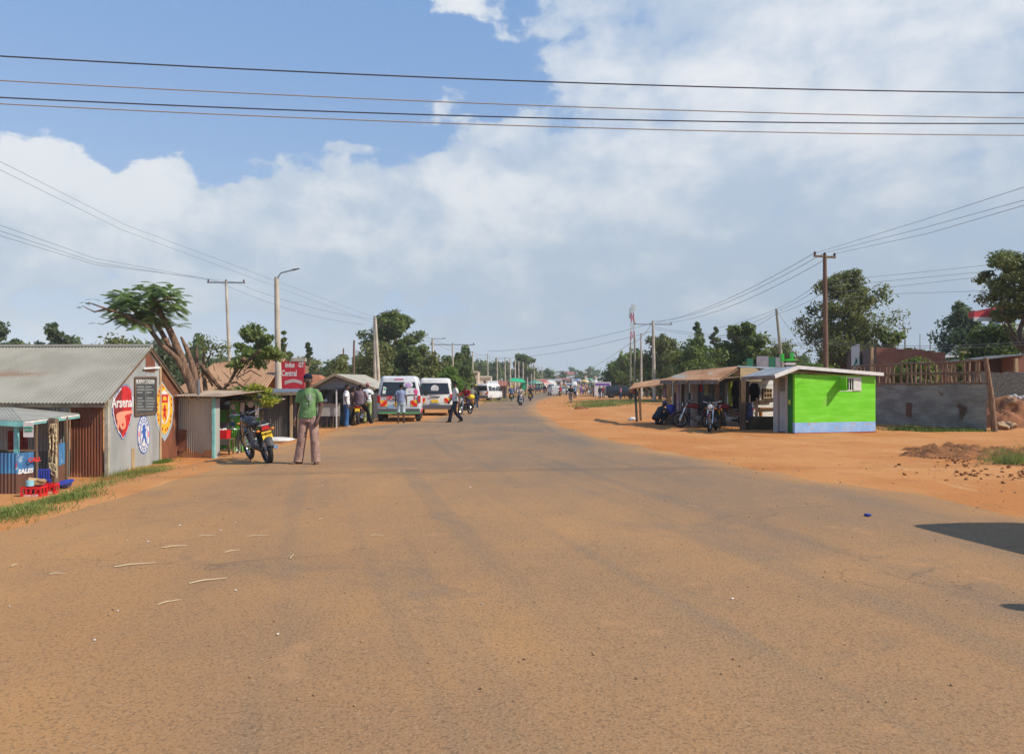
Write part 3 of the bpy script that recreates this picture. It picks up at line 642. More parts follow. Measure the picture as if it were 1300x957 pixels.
# ================================================================ vans and cars (rear at y=0, nose at +y)
def section(w,z0,z1,zt,wt,y,n=5,yt=0,r=.09):
    """cross-section: half width w up to the belt z1, half width wt at the roof zt"""
    pts=[]
    def arc(cx,cz,a0,a1,rr):
        for k in range(n): a=lerp(a0,a1,k/(n-1)); pts.append((cx+rr*math.cos(a),cz+rr*math.sin(a)))
    arc(w-r,z0+r,R(-90),R(0),r); pts.append((w+.012,lerp(z0,z1,.5))); pts.append((w,z1)); arc(wt-.13,zt-.13,R(10),R(90),.13)
    left=[(-x,z) for x,z in reversed(pts)]
    return [V((x,y+yt*max(0,(z-z1)),z)) for x,z in pts+left]
def minibus(label,loc,rz,col=(.74,.74,.73),group='',stripe=None,decals=None,plate=None,name='minibus',cat='minibus'):
    t=thing(name,label,cat,loc,rz,group or None)
    S=[(0.0,.80,.42,.62,.16),(.03,.835,.36,.68,.16),(.12,.85,.33,.72,.14),(.8,.85,.30,.74,.05),(2.6,.85,.30,.75,0),(3.6,.85,.30,.73,-.10),(3.95,.85,.30,.70,-.55),(4.25,.84,.32,.66,-1.0),(4.42,.82,.36,.55,-1.0),(4.50,.76,.42,.45,-1.0)]
    rings=[]
    for y,w_,z0,wt,sl in S:
        zt=1.97 if y<3.4 else {3.6:1.95,3.95:1.84,4.25:1.42,4.42:1.16,4.50:1.05}[y]
        if y==0: zt=1.90
        if y==.03: zt=1.94
        z1=min(1.08,zt-.28)
        rings.append(section(w_,z0,z1,zt,wt,y,yt=(.14 if y<.2 else 0)))
    b=part('body',paint(),t,lambda m:m.loft(rings),48); b.color=c4(col)
    ty=lambda z:.14*max(0,z-1.08)
    def pane(m,a,b_,z0,z1,x0,x1,th=.012,x0t=None,x1t=None):
        x0t=x0 if x0t is None else x0t; x1t=x1 if x1t is None else x1t
        q=[(x0,z0),(x1,z0),(x1t,z1),(x0t,z1)]; vs=[V((x,ty(z)-th+a,z)) for x,z in q]+[V((x,ty(z)+.05,z)) for x,z in q]; m.add(vs,[(0,1,2,3),(0,4,5,1),(1,5,6,2),(2,6,7,3),(3,7,4,0)])
    rwn=part('rear_window',GLASS,t,lambda m:pane(m,0,0,1.16,1.68,-.70,.70,.010,-.60,.60),30)
    part('window_seal',DARK,t,lambda m:pane(m,0,0,1.13,1.71,-.73,.73,.005,-.63,.63),30)
    for s in(-1,1):
        def sw(m,s=s):
            for y0,y1 in((.22,1.15),(1.22,2.20),(2.27,3.05)):
                vs=[V((s*.858,y0,1.12)),V((s*.858,y1,1.12)),V((s*.772,y1,1.66)),V((s*.765,y0,1.66))]; vs+= [v-V((s*.05,0,0)) for v in vs]; m.add(vs,[(0,1,2,3),(0,4,5,1),(1,5,6,2),(2,6,7,3),(3,7,4,0)])
        part('side_window',GLASS,t,sw,30)
        part('cab_window',GLASS,t,lambda m,s=s:m.add([V((s*.862,3.15,1.10)),V((s*.862,4.0,1.10)),V((s*.80,3.66,1.64)),V((s*.775,3.15,1.66)),V((s*.7,3.15,1.10)),V((s*.7,4.0,1.10)),V((s*.7,3.66,1.64)),V((s*.7,3.15,1.66))],[(0,1,2,3),(0,4,5,1),(1,5,6,2),(2,6,7,3),(3,7,4,0)]),30)
        part('tail_light',REDL,t,lambda m,s=s:m.box((s*.80,.0,.98),(.10,.07,.30),(0,0,s*.25)),30)
        rf=part('reflector_panel',mat('reflector_yellow',(.85,.50,.03),.4),t,lambda m,s=s:m.box((s*.60,-.008,.80),(.26,.014,.26)))
        part('red_stripe',mat('reflector_red',(.75,.03,.02),.4),rf,lambda m,s=s:m.prism([(-.13,-.06),(-.13,-.13),(.02,-.13),(.13,-.01),(.13,.13),(.06,.13)] if s<0 else [(.13,-.06),(.13,-.13),(-.02,-.13),(-.13,-.01),(-.13,.13),(-.06,.13)],(s*.60,-.016,.80),(1,0,0),(0,0,1),.003))
        part('wing_mirror',DARK,t,lambda m,s=s:[m.box((s*1.0,3.72,1.22),(.16,.08,.26)),m.tube([(s*.84,3.75,1.15),(s*.98,3.74,1.2)],.015,6)])
        for y in(.72,3.72):
            wh=part('wheel',BLACK,t,lambda m,s=s,y=y:m.tube([(s*.66,y,.33),(s*.68,y,.33),(s*.83,y,.33),(s*.85,y,.33)],[.30,.33,.33,.29],22),40)
            part('hub_cap',STEEL,wh,lambda m,s=s,y=y:m.tube([(s*.84,y,.33),(s*.862,y,.33)],[.20,.16],16),40)
            part('wheel_arch',BLACK,t,lambda m,s=s,y=y:m.torus((s*.835,y,.36),.365,.03,(1,0,0),16,6,arc=(R(-5),R(185))),50)
    part('rear_bumper',mat('bumper_grey',(.10,.10,.105),.6),t,lambda m:m.box((0,-.03,.47),(1.66,.16,.20)),30)
    part('door_handle',DARK,t,lambda m:m.box((0,-.02,1.0),(.5,.03,.045)))
    part('rear_wiper',BLACK,t,lambda m:m.tube([(-.1,-.0,1.12),(-.45,.01,1.25)],.010,5))
    part('windscreen',GLASS,t,lambda m:m.add([V((-.72,4.28,1.16)),V((.72,4.28,1.16)),V((.62,3.83,1.84)),V((-.62,3.83,1.84)),V((-.72,4.0,1.16)),V((.72,4.0,1.16)),V((.62,3.6,1.84)),V((-.62,3.6,1.84))],[(0,1,2,3),(0,4,5,1),(1,5,6,2),(2,6,7,3),(3,7,4,0)]),30)
    for s in(-1,1): part('headlight',mat('lamp_glass',(.75,.76,.76),.1),t,lambda m,s=s:m.ball((s*.62,4.46,.80),(.14,.06,.10),12,8),50)
    for s in(-1,1): part('rear_mudflap',BLACK,t,lambda m,s=s:m.box((s*.74,.28,.24),(.22,.012,.26)))
    pl=part('number_plate',YPLATE,t,lambda m:m.box((0,-.02,.76),(.34,.02,.16)))
    if plate: lettering(plate,.10,INK,pl,(0,-.034,.76),(1,0,0),bold=.002,name='plate_number',xs=.8)
    if decals: decals(t,ty)
    return t
def car(label,loc,rz,col,group=None,suv=True):
    """side profile loft; nose at +y"""
    t=thing('car',label,'car',loc,rz,group)
    top=[(0,.95),(.08,1.5),(.3,1.66),(1.2,1.72),(2.3,1.70),(2.9,1.55),(3.5,1.08),(4.2,.98),(4.5,.82),(4.6,.62)] if suv else [(0,.8),(.1,.92),(.5,.98),(1.1,1.38),(1.6,1.44),(2.3,1.42),(3.1,.98),(3.8,.90),(4.2,.75),(4.28,.55)]
    rings=[]
    for y,zt in top:
        w_=.86 if .2<y<4.2 else .80; belt=min(.98,zt-.02); wt=w_-.22*max(0,(zt-.98))/.7
        pts=[(w_-.1,.30),(w_,.42),(w_+.01,.7),(w_,belt),(wt,zt-.05),(wt-.12,zt)]
        rings.append([V((x,y,z)) for x,z in pts]+[V((-x,y,z)) for x,z in reversed(pts)])
    b=part('body',paint(),t,lambda m:m.loft(rings),40); b.color=c4(col)
    L=((.35,1.15),(1.22,2.1),(2.16,2.85)) if suv else ((.75,1.35),(1.4,2.1),(2.15,2.8)); zt=1.52 if suv else 1.32
    for s in(-1,1):
        def sw(m,s=s):
            for i,(a,b_) in enumerate(L):
                ta=a+(.12 if i==0 and not suv else .0); tb=b_-(.30 if i==2 else 0)
                vs=[V((s*.87,a,1.0)),V((s*.87,b_,1.0)),V((s*.725,tb,zt)),V((s*.725,ta,zt))]; vs+=[v-V((s*.2,0,0)) for v in vs]; m.add(vs,[(0,1,2,3),(0,4,5,1),(1,5,6,2),(2,6,7,3),(3,7,4,0)])
        part('side_window',GLASS,t,sw,20)
        for y in(.85,3.65): part('wheel',BLACK,t,lambda m,s=s,y=y:m.tube([(s*.70,y,.34),(s*.88,y,.34)],.34,18),40)
        part('tail_light',REDL,t,lambda m,s=s:m.box((s*.70,.02,.85),(.16,.06,.2)))
        part('headlight',mat('lamp_glass',(.75,.76,.76),.1),t,lambda m,s=s:m.box((s*.62,4.5 if suv else 4.18,.78),(.24,.14,.12)))
    part('rear_window',GLASS,t,lambda m:m.box((0,.10 if suv else .72,1.28 if suv else 1.18),(1.2,.03,.36),(R(-20 if suv else -52),0,0)))
    part('windscreen',GLASS,t,lambda m:m.box((0,3.22 if suv else 2.72,1.32 if suv else 1.20),(1.35,.03,.58),(R(50 if suv else 60),0,0)))
    return t
# ================================================================ trees and plants
LEAF=dict(
 dark=leafmat('leaf_dark',(.048,.084,.016),(.155,.20,.042)), mid=leafmat('leaf_mid',(.065,.11,.018),(.19,.235,.045)), olive=leafmat('leaf_olive',(.08,.10,.022),(.25,.25,.075)),
 bright=leafmat('leaf_bright',(.06,.13,.015),(.17,.27,.04)), grey=leafmat('leaf_greygreen',(.06,.09,.045),(.14,.17,.08)), grass=leafmat('leaf_grass',(.11,.15,.025),(.30,.33,.09)), yellow=leafmat('leaf_yellow',(.22,.26,.02),(.48,.46,.04)), brown=leafmat('leaf_dry',(.16,.11,.05),(.28,.20,.09)))
BARK=mat('bark',(.16,.11,.075),.9,col2=(.07,.048,.034),vs=5,stretch=(4,4,.6),bump=1,bs=14)
BARKR=mat('bark_reddish',(.25,.145,.09),.9,col2=(.11,.065,.042),vs=4,stretch=(4,4,.6),bump=1.5,bs=12)
def leaves(rng,centers,rad,n,size,aspect=2.2,flat=0,droop=0):
    """many small leaf faces scattered through clumps. centers: (k,3), rad: clump radii (k,3)"""
    k=len(centers); idx=rng.integers(0,k,n)
    d=rng.normal(size=(n,3)); d/=np.linalg.norm(d,axis=1,keepdims=True); r=rng.random((n,1))**.40*(.8+.45*rng.random((n,1)))
    p=centers[idx]+d*r*rad[idx]
    nrm=d+rng.normal(size=(n,3))*.7+np.array([0,0,.5+flat]); nrm/=np.linalg.norm(nrm,axis=1,keepdims=True)
    a=rng.normal(size=(n,3)); a-=nrm*(a*nrm).sum(1,keepdims=True); a/=np.linalg.norm(a,axis=1,keepdims=True)+1e-9
    if droop: a[:,2]-=droop; a/=np.linalg.norm(a,axis=1,keepdims=True)
    b=np.cross(nrm,a); s=size*(.6+.8*rng.random((n,1))); L=a*s; W=b*s/aspect
    v=np.stack([p-L,p-W+L*.05,p+L,p+W+L*.05],1).reshape(-1,3)
    return v
def quads(name,v,m,parent):
    me=bpy.data.meshes.new(name); n=len(v)//4
    me.vertices.add(len(v)); me.vertices.foreach_set('co',v.astype(np.float32).ravel()); me.loops.add(n*4); me.loops.foreach_set('vertex_index',np.arange(n*4,dtype=np.int32))
    me.polygons.add(n); me.polygons.foreach_set('loop_start',np.arange(0,n*4,4,dtype=np.int32)); me.materials.append(m); me.update(calc_edges=True); me.validate()
    return meshobj(name,me,parent)
def crown_shape(kind,rng,n,h,w,z0):
    """clump centres in a unit crown; h crown height, w crown width, z0 crown base height"""
    c=[];r=[]
    for i in range(n):
        for _ in range(40):
            t=(i+rng.random())/n if kind!='bush' else rng.random(); a=rng.random()*2*PI; q=rng.random()**.5
            prof={'round':math.sin(PI*min(1,.12+.88*t))**.6,'cone':(1-t)**.8*.95+.06,'column':.55+.45*math.sin(PI*t),'umbrella':.35+.75*t if t<.8 else 1.0-.9*(t-.8)*3,'spread':math.sin(PI*(.15+.8*t))**.5,'bush':(1-t*t)**.5}[kind]
            x=math.cos(a)*q*prof; y=math.sin(a)*q*prof
            if q>.45 or rng.random()<.35: break
        s={'round':.36,'cone':.25,'column':.42,'umbrella':.36,'spread':.30,'bush':.36}[kind]*(.6+.7*rng.random())
        if kind in('cone','round','column'): s*=1.15-.55*t*t if kind!='cone' else (1.25-.95*t)
        c.append((x*w/2,y*w/2,z0+h*(.06+.88*t))); r.append((s*w/2*1.1,s*w/2*1.1,s*w/2*(.6 if kind in('umbrella','spread') else .85)))
    c=np.array(c);r=np.array(r)
    if kind!='cone':   # inner clumps join the outer ones to the stem
        k=rng.random((len(c),1))*.35+.35; c2=c*np.hstack([k,k,np.ones_like(k)]); c2[:,2]=z0+(c2[:,2]-z0)*.86+h*.03; c=np.vstack([c,c2]); r=np.vstack([r,r*.95])
    return c,r
def tree(label,loc,ht,w,kind='round',lm='mid',seed=1,nl=5000,size=.2,z0=.25,ncl=26,trunk_r=None,name='tree',group=None,bark=None,lean=(0,0),aspect=2.2,cat='tree',limbs=10,droop=0,rs=1):
    rng=np.random.default_rng(seed); t=thing(name,label,cat,loc,0,group)
    h=ht*(1-z0); c,r=crown_shape(kind,rng,ncl,h,w,ht*z0)
    r=r*rs
    c[:,0]+=lean[0]*(c[:,2]/ht); c[:,1]+=lean[1]*(c[:,2]/ht)
    v=leaves(rng,c,r,int(nl*1.6),size*.85,aspect,.4 if kind in('umbrella','spread') else 0,droop)
    quads('crown',v,LEAF[lm],t)
    tr=trunk_r or ht*.022; m=MB(); top=V((lean[0]*.8,lean[1]*.8,ht*.82)); 
    pts=[V((0,0,-.4))]+[V((top.x*f*f+rng.normal()*tr*.8*f,top.y*f*f+rng.normal()*tr*.8*f,top.z*f)) for f in(.15,.3,.45,.6,.75,.9,1)]
    rs=[tr*1.35,tr*1.1,tr*.95,tr*.85,tr*.7,tr*.5,tr*.33,tr*.2]; m.tube(pts,rs,8)
    if kind!='cone':
        for i in range(min(limbs,ncl,len(c))):
            e=V(c[i]); f=max(.2,min(.8,(e.z/ht)*.62+.02)); s=pts[1+int(f*6)]; md=s.lerp(e,.5)+V((0,0,-.06*ht*rng.random())); m.tube([s,md,e],[tr*.42,tr*.28,tr*.08],6)
    m.build('trunk',bark or BARK,t,60); return t
def tree_px(label,px,ytop,Y,wpx,**k):
    """a tree that stands at distance Y on the ground, its top and width read off the photograph"""
    g=gx(px,Y); top=EYE+(HZ-ytop)/F*Y; return tree(label,g,top-g.z,wpx/F*Y,**k)
def leaning_tree():
    Y=27.0; t=thing('leaning_tree','storm bent tree leaning left over the tin sheds with a drooping feathery crown','tree',gx(252,Y))
    o=V(t.location); L=lambda px,py,dy=0: at(px,py,Y+dy)-o
    m=MB()
    m.tube([L(256,560),L(250,515),L(240,480),L(228,448),L(216,420),L(205,400),L(199,384)],[.20,.165,.15,.135,.12,.10,.06],10)
    m.tube([L(262,560,.4),L(252,500,.4),L(246,470,.4),L(238,445,.6),L(230,428,.8)],[.16,.13,.115,.09,.04],9)
    m.build('trunk',BARKR,t,60)
    m=MB()
    m.tube([L(246,500,.2),L(225,455,-.3),L(205,438,-.5),L(188,415,-.8),L(160,400,-1.2),L(135,392,-1.5),L(112,384,-1.8)],[.11,.10,.09,.08,.06,.035,.015],8)
    m.tube([L(225,452),L(215,440,.3),L(204,420,.4),L(196,408,.2),L(193,395,0),L(200,386,0),L(203,392,0)],[.10,.09,.085,.07,.06,.04,.02],8)
    for a in([(160,400),(145,404),(130,412)],[(135,392),(120,396),(104,388)],[(205,402),(180,385),(160,378)],[(199,384),(190,372),(180,362)],[(199,384),(215,378),(228,385)],[(216,420),(205,405),(170,400)]):
        m.tube([L(x,y,-.8+.2*i) for i,(x,y) in enumerate(a)],[.04,.028,.012],6)
    m.build('bough',BARKR,t,60)
    rnd=random.Random(3); vs=[]
    def frond(p,d,ln):
        d=V(d).normalized(); side=d.cross(V((0,0,1))); side=side.normalized() if side.length>.05 else V((1,0,0)); q=V(p); n=11
        for k in range(n):
            dd=(d+V((0,0,-.12*k*.45))).normalized(); q=q+dd*ln/n; w_=ln*.30*math.sin(PI*(k+1.2)/(n+1.6))
            for s in(-1,1):
                e=q+side*s*w_+dd*w_*.5+V((0,0,-.25*w_)); u=dd*.026; vs.extend([q-u,e-u*.3,e+u*.6,q+u])
    tips=[]
    for _ in range(92):
        a=rnd.random()*2*PI; q=rnd.random()**.5
        tips.append((184+44*q*math.cos(a),388+26*q*math.sin(a)-.12*44*q*math.cos(a),rnd.uniform(-1.3,1.1)))
    tips+=[(200,366,0),(192,370,-.3),(215,405,.2),(222,395,.1),(226,412,.3),(196,360,0)]
    for x,y,dy in tips:
        p=L(x,y,dy)
        for k in range(5):
            a=rnd.random()*2*PI; frond(p,(math.cos(a),math.sin(a),rnd.uniform(-.5,.6)),rnd.uniform(.38,.62))
    for x,y,dy in((108,384,-1.8),(118,380,-1.8),(135,394,-1.5),(125,402,-1.2),(150,390,-1.4),(100,390,-1.6),(122,410,-1)): 
        for k in range(2): a=rnd.random()*2*PI; frond(L(x,y,dy),(math.cos(a),math.sin(a),.1),.22)
    quads('crown',np.array([tuple(v) for v in vs]),leafmat('leaf_feather',(.10,.18,.055),(.24,.34,.13),.5),t)
def fallen_branches():
    Y=29.0; t=thing('fallen_branches','tangle of broken boughs and wilting leaves lying on the shed roofs','branches',gx(290,Y)); o=V(t.location); L=lambda px,py,dy=0: at(px,py,Y+dy)-o
    m=MB(); rnd=random.Random(8)
    m.tube([L(250,440),L(250,470),L(249,500),L(252,530)],[.03,.10,.13,.15],8); m.tube([L(259,443),L(258,470),L(262,505),L(262,535)],[.03,.08,.10,.12],8)
    for a,r in(([(262,470),(275,488),(290,503),(300,512)],.10),([(255,462),(262,475),(270,490)],.07),([(310,455),(300,470),(290,488),(272,503)],.09),([(330,445),(312,460),(300,478)],.05),([(285,488),(300,485),(320,500)],.05),([(290,495),(275,500),(262,515)],.07),([(268,448),(262,460),(258,470)],.03),([(300,480),(318,470),(332,478)],.03)):
        m.tube([L(x,y,.3*i-.3) for i,(x,y) in enumerate(a)],[r*(1-.22*i) for i in range(len(a))],7)
    for _ in range(46):
        x,y=rnd.uniform(245,325),rnd.uniform(455,512); d=rnd.uniform(-14,14); m.tube([L(x,y,rnd.uniform(-.6,.6)),L(x+d,y-rnd.uniform(2,14),0)],[.018,.006],5)
    m.build('bough',BARKR,t,60)
    rng=np.random.default_rng(5)
    def cl(pts,r,n,s,mt):
        c=np.array([tuple(L(x,y,dy)) for x,y,dy in pts]); v=leaves(rng,c,np.full((len(pts),3),1.0)*np.array(r),n,s,3.0,0,.5); quads('foliage',v,LEAF[mt],t)
    cl([(265+ i*7,505+3*math.sin(i*2),.2*math.sin(i)) for i in range(12)]+[(300,498,0),(285,500,.3),(320,495,0)],(.42,.5,.22),2600,.10,'mid')
    cl([(300,462,0),(320,455,.3),(335,450,.2),(345,445,0),(328,462,.1),(352,452,.2),(312,448,.3)],(.45,.4,.2),900,.12,'mid')
    cl([(268,440,0),(278,448,.3),(262,432,.2),(284,440,0)],(.40,.3,.22),240,.09,'olive')
    cl([(318,497,-1),(330,503,-1),(340,512,-1),(345,508,-.8),(325,491,-1),(335,495,-.8)],(.30,.3,.15),900,.08,'yellow')
leaning_tree(); fallen_branches()
# left background
T=tree_px
T('grey green tree cut by the left edge of the photo',-6,404,62,62,kind='round',lm='grey',seed=2,nl=2600,size=.22,ncl=18,z0=.2)
T('low olive bush just left of the tallest tree behind the tin roof',33,428,60,42,kind='bush',lm='olive',seed=3,nl=1500,size=.2,z0=.1,ncl=12,name='bush',cat='bush')
T('tallest grey green tree behind the tin roof at far left',72,405,62,50,kind='round',lm='grey',seed=4,nl=2600,size=.22,ncl=18,z0=.15)
T('wide low tree behind the ridge of the mural shed',150,428,60,110,kind='bush',lm='olive',seed=5,nl=3200,size=.22,ncl=24,z0=.1)
T('dusty bush behind the gable peak of the mural shed',212,440,45,60,kind='bush',lm='grey',seed=6,nl=2400,size=.16,z0=.1,name='bush',cat='bush')
T('feathery green tree behind the white roadside pole',326,410,50,62,kind='spread',lm='mid',seed=7,nl=3600,size=.18,ncl=22,z0=.35,droop=.4)
T('slim dark tree rising beside the red painted wall',363,418,70,20,kind='column',lm='dark',seed=8,nl=1300,size=.22,ncl=10,z0=.2)
T('pointed pale green tree between the red wall and the pavilion kiosk',392,431,62,30,kind='cone',lm='grey',seed=9,nl=2600,size=.2,ncl=22,z0=.12)
T('bushy tree right behind the roof of the pavilion kiosk',432,448,58,46,kind='bush',lm='olive',seed=10,nl=2800,size=.18,ncl=18,z0=.1)
T('tall dark tree with open crown above the grey minibus',500,394,80,80,kind='spread',lm='mid',seed=11,nl=11000,size=.21,ncl=50,rs=.72,z0=.34,bark=BARKR,limbs=16)
T('dense green tree below the tall one behind the minibuses',478,436,74,72,kind='bush',lm='olive',seed=12,nl=6500,size=.21,ncl=28,z0=.08)
T('dark tree behind the two minibuses',523,438,76,64,kind='round',lm='dark',seed=13,nl=5200,size=.21,ncl=24,z0=.1)
T('brownish green tree behind the white minibus',548,447,66,50,kind='bush',lm='olive',seed=14,nl=3200,size=.2,ncl=20,z0=.08)
T('bright green clipped bush to the right of the white minibus',573,468,62,44,kind='bush',lm='bright',seed=15,nl=3200,size=.16,ncl=20,z0=.05,name='bush',cat='bush')
T('broad dark green tree behind the T shaped pole past the minibuses',578,446,95,44,kind='round',lm='dark',seed=16,nl=2200,size=.3,ncl=18,z0=.1)
T('tall flat topped tree above the roadside pole row',665,449,210,34,kind='umbrella',lm='dark',seed=17,nl=1500,size=.7,ncl=14,z0=.35)
# right side
T('dark leafy tree just right of the banner stall',784,460,128,48,kind='round',lm='dark',seed=18,nl=3000,size=.34,ncl=22,z0=.22)
T('tall mixed tree behind the lattice mast and pole row',838,424,92,66,kind='round',lm='olive',seed=19,nl=5200,size=.28,ncl=30,z0=.1)
T('pointed dark casuarina rising above the rusty roofed shack',886,405,95,44,kind='cone',lm='dark',seed=20,nl=4200,size=.26,ncl=46,z0=.12,droop=.5)
T('smaller pointed casuarina right beside the tall one',908,411,97,34,kind='cone',lm='dark',seed=21,nl=3000,size=.26,ncl=34,z0=.12,droop=.5)
T('rounded green tree directly behind the rusty roofed shack',882,428,78,72,kind='round',lm='mid',seed=22,nl=6400,size=.24,ncl=34,z0=.08)
T('dark broad leaved tree right of the casuarinas',946,408,66,68,kind='round',lm='mid',seed=23,nl=6800,size=.24,ncl=30,z0=.15,aspect=1.6)
T('loose olive tree behind the leaning pole',990,432,84,60,kind='bush',lm='olive',seed=24,nl=3200,size=.25,ncl=22,z0=.1)
T('bright green bush behind the roof of the lime green kiosk',1030,443,50,62,kind='bush',lm='bright',seed=25,nl=3800,size=.16,ncl=22,z0=.1,name='bush',cat='bush')
T('large open crowned tree behind the tall brown utility pole',1078,338,60,122,kind='round',lm='olive',seed=26,nl=13000,size=.14,ncl=80,rs=.55,z0=.27,trunk_r=.26,limbs=40,aspect=1.8)
T('small broad leaved tree beside the end of the brown wall',1130,412,58,42,kind='spread',lm='mid',seed=27,nl=1500,size=.24,ncl=12,z0=.35,aspect=1.5)
T('grey green tree left of the house with the red roof',1218,381,74,64,kind='round',lm='grey',seed=28,nl=4600,size=.24,ncl=32,z0=.2)
T('large dark tree with layered boughs at the right edge',1300,314,44,118,kind='spread',lm='olive',seed=29,nl=12500,size=.115,ncl=50,rs=.66,z0=.55,aspect=1.9,trunk_r=.2)
T('dark lower tree in front of the house with the red roof',1266,414,48,96,kind='bush',lm='dark',seed=30,nl=9000,size=.15,ncl=34,z0=.2)
T('small plant growing beside the stone wall',1221,445,38,14,kind='spread',lm='mid',seed=31,nl=260,size=.14,ncl=8,z0=.3,name='plant',cat='plant')
T('leafy creeper showing behind the wooden lattice',1160,456,33,56,kind='bush',lm='mid',seed=32,nl=2200,size=.12,ncl=16,z0=.4,name='plant',cat='plant')
# distant tree line, individual trees sharing a few crowns
def treeline():
    rnd=random.Random(12); protos=[]
    for i,(k,lm_) in enumerate((('round','dark'),('bush','mid'),('umbrella','dark'),('column','mid'),('round','olive'),('bush','dark'))):
        protos.append(tree('dark green tree in the distant tree line beyond the town',(0,0,0),9,10,kind=k,lm=lm_,seed=50+i,nl=700,size=.85,ncl=12,z0=.08 if k!='umbrella' else .3,group='distant tree line'))
    used=[0]*6
    def put(px,Y,ytop,wpx):
        i=rnd.randrange(6); g=gx(px,Y); ht=max(2.5,EYE+(HZ-ytop)/F*Y-g.z); s=(wpx/F*Y/10,wpx/F*Y/10,ht/9)
        if used[i]==0: o=protos[i]; o.location=g; o.scale=s
        else: o=dup(protos[i],g,scale=s)
        o.rotation_euler=(0,0,rnd.random()*6); used[i]+=1
    for px in range(-40,590,26): put(px+rnd.uniform(-8,8),rnd.uniform(110,170),rnd.uniform(444,462)-(18 if px<250 else 4),rnd.uniform(40,60))
    for px in range(585,700,9): put(px+rnd.uniform(-4,4),rnd.uniform(230,330),interp(px,[(585,450),(640,456),(700,468)])+rnd.uniform(-3,7),rnd.uniform(16,26))
    for px in range(660,800,8): put(px+rnd.uniform(-4,4),rnd.uniform(480,640),rnd.uniform(464,474),rnd.uniform(14,24))
    for px in range(795,1340,24): put(px+rnd.uniform(-8,8),rnd.uniform(120,190),rnd.uniform(438,460),rnd.uniform(30,50))
    for px in range(700,790,9): put(px+rnd.uniform(-5,5),rnd.uniform(330,420),rnd.uniform(470,480),rnd.uniform(10,18))
treeline()
# grass
def grass(name,label,pts,n,ht,lm,seed,wd=.02,spread=.3):
    rng=np.random.default_rng(seed); vs=[]
    for _ in range(n):
        i=rng.integers(0,len(pts)-1); a,b_=pts[i],pts[i+1]; f=rng.random(); p=V(a[:2]).lerp(V(b_[:2]),f); w_=lerp(a[2],b_[2],f)
        x=p.x+rng.normal()*w_; y=p.y+rng.normal()*w_; z=H(x,y)-.02; h=ht*(.3+.6*rng.random()+.9*max(0,noise2(x*2.1,y*2.1))*rng.random())
        if noise2(x*3.3+1,y*3.3)<-.45 and rng.random()<.8: continue
        h=max(h,.02); a_=rng.random()*PI; ux,uy=math.cos(a_)*wd,math.sin(a_)*wd; bx,by=rng.normal()*h*.5,rng.normal()*h*.5
        vs+=[(x-ux,y-uy,z),(x+ux,y+uy,z),(x+ux*.3+bx,y+uy*.3+by,z+h),(x-ux*.3+bx,y-uy*.3+by,z+h)]
    o=quads(name,np.array(vs),LEAF[lm],None); tag(o,label,'grass',kind='stuff'); return o
G=lambda *L:[(gp(x,y).x,gp(x,y).y,w_) for x,y,w_ in L]
grass('roadside_grass','pale green grass along the left bank below the road',G((-30,662,.25),(15,650,.28),(60,640,.16),(100,628,.18),(140,612,.42),(185,600,.40),(205,592,.25)),9000,.085,'grass',1,.007)
grass('roadside_grass','dry seed grass on the left bank below the mural wall',G((-20,650,.4),(110,622,.3),(150,608,.45),(195,598,.38)),3600,.15,'grass',2,.006)
grass('grass_tuft','small green tuft at the corner of the mural shed',G((196,588,.16),(212,585,.18)),1800,.12,'bright',3,.007)
grass('roadside_grass','thin green weeds on the dirt by the corrugated hut',G((215,582,.2),(260,572,.2),(285,566,.15)),900,.10,'bright',4,.010)
grass('roadside_grass','strip of short grass before the pavilion kiosk',G((385,544,.3),(410,541,.3),(432,539,.2)),2600,.10,'bright',5,.015)
grass('grass_patch','bright grass patch on the dirt right of the road',G((748,517,.6),(775,511,1.9),(800,509,2.2),(828,510,1.5)),9000,.20,'grass',6,.03)
grass('grass_patch','low grass beyond the black car on the right',G((812,503,2.5),(850,502,2.5)),2200,.22,'grass',7,.05)
grass('grass_tuft','tall tuft of grass among dirt clods at the right edge',G((1276,590,.16),(1300,581,.33),(1330,578,.4)),3000,.21,'grass',8,.006)
grass('fence_grass','dark green weeds at the foot of the corrugated fence',G((1148,546,.35),(1195,547,.3),(1235,548,.25)),3600,.16,'mid',9,.014)
grass('roadside_grass','scattered grass along the far left verge',G((618,511,.6),(640,506,1.2),(655,503,1.5),(676,499,2)),1100,.25,'grass',10,.05)
# ================================================================ left side
TIN=mat('tin_grey',(.40,.41,.40),.55,.25,col2=(.30,.31,.30),vs=1.5,col3=(.27,.15,.08),vs3=1.3,vr3=(.60,.72),stretch=(1,1,.3),st3=(1,1,.25))
TINROOF=mat('tin_roof',(.30,.285,.24),.7,.05,col2=(.24,.225,.185),vs=.8,col3=(.22,.15,.10),vs3=.5,vr3=(.62,.75),st3=(.5,2,1))
TINDARK=mat('tin_dark',(.13,.14,.145),.6,.3,col2=(.20,.21,.21),vs=1.2,col3=(.13,.08,.05),vs3=.9,vr3=(.60,.7))
RUST=mat('tin_rust',(.22,.075,.035),.75,col2=(.13,.05,.028),vs=2,stretch=(1,1,.3),col3=(.32,.15,.08),vs3=1.2,vr3=(.55,.7))
RUSTTAN=mat('tin_rust_tan',(.42,.24,.13),.75,col2=(.27,.13,.065),vs=1.1,stretch=(1,.4,1),col3=(.36,.31,.26),vs3=.8,vr3=(.58,.7),st3=(2,.5,1))
BLUEP=mat('blue_paint_worn',(.06,.22,.42),.6,col2=(.05,.13,.28),vs=4,stretch=(1,1,.3),col3=(.30,.42,.48),vs3=3,vr3=(.60,.7))
BROWNP=mat('brown_paint',(.16,.075,.045),.7,col2=(.11,.05,.035),vs=3,stretch=(1,1,.3))
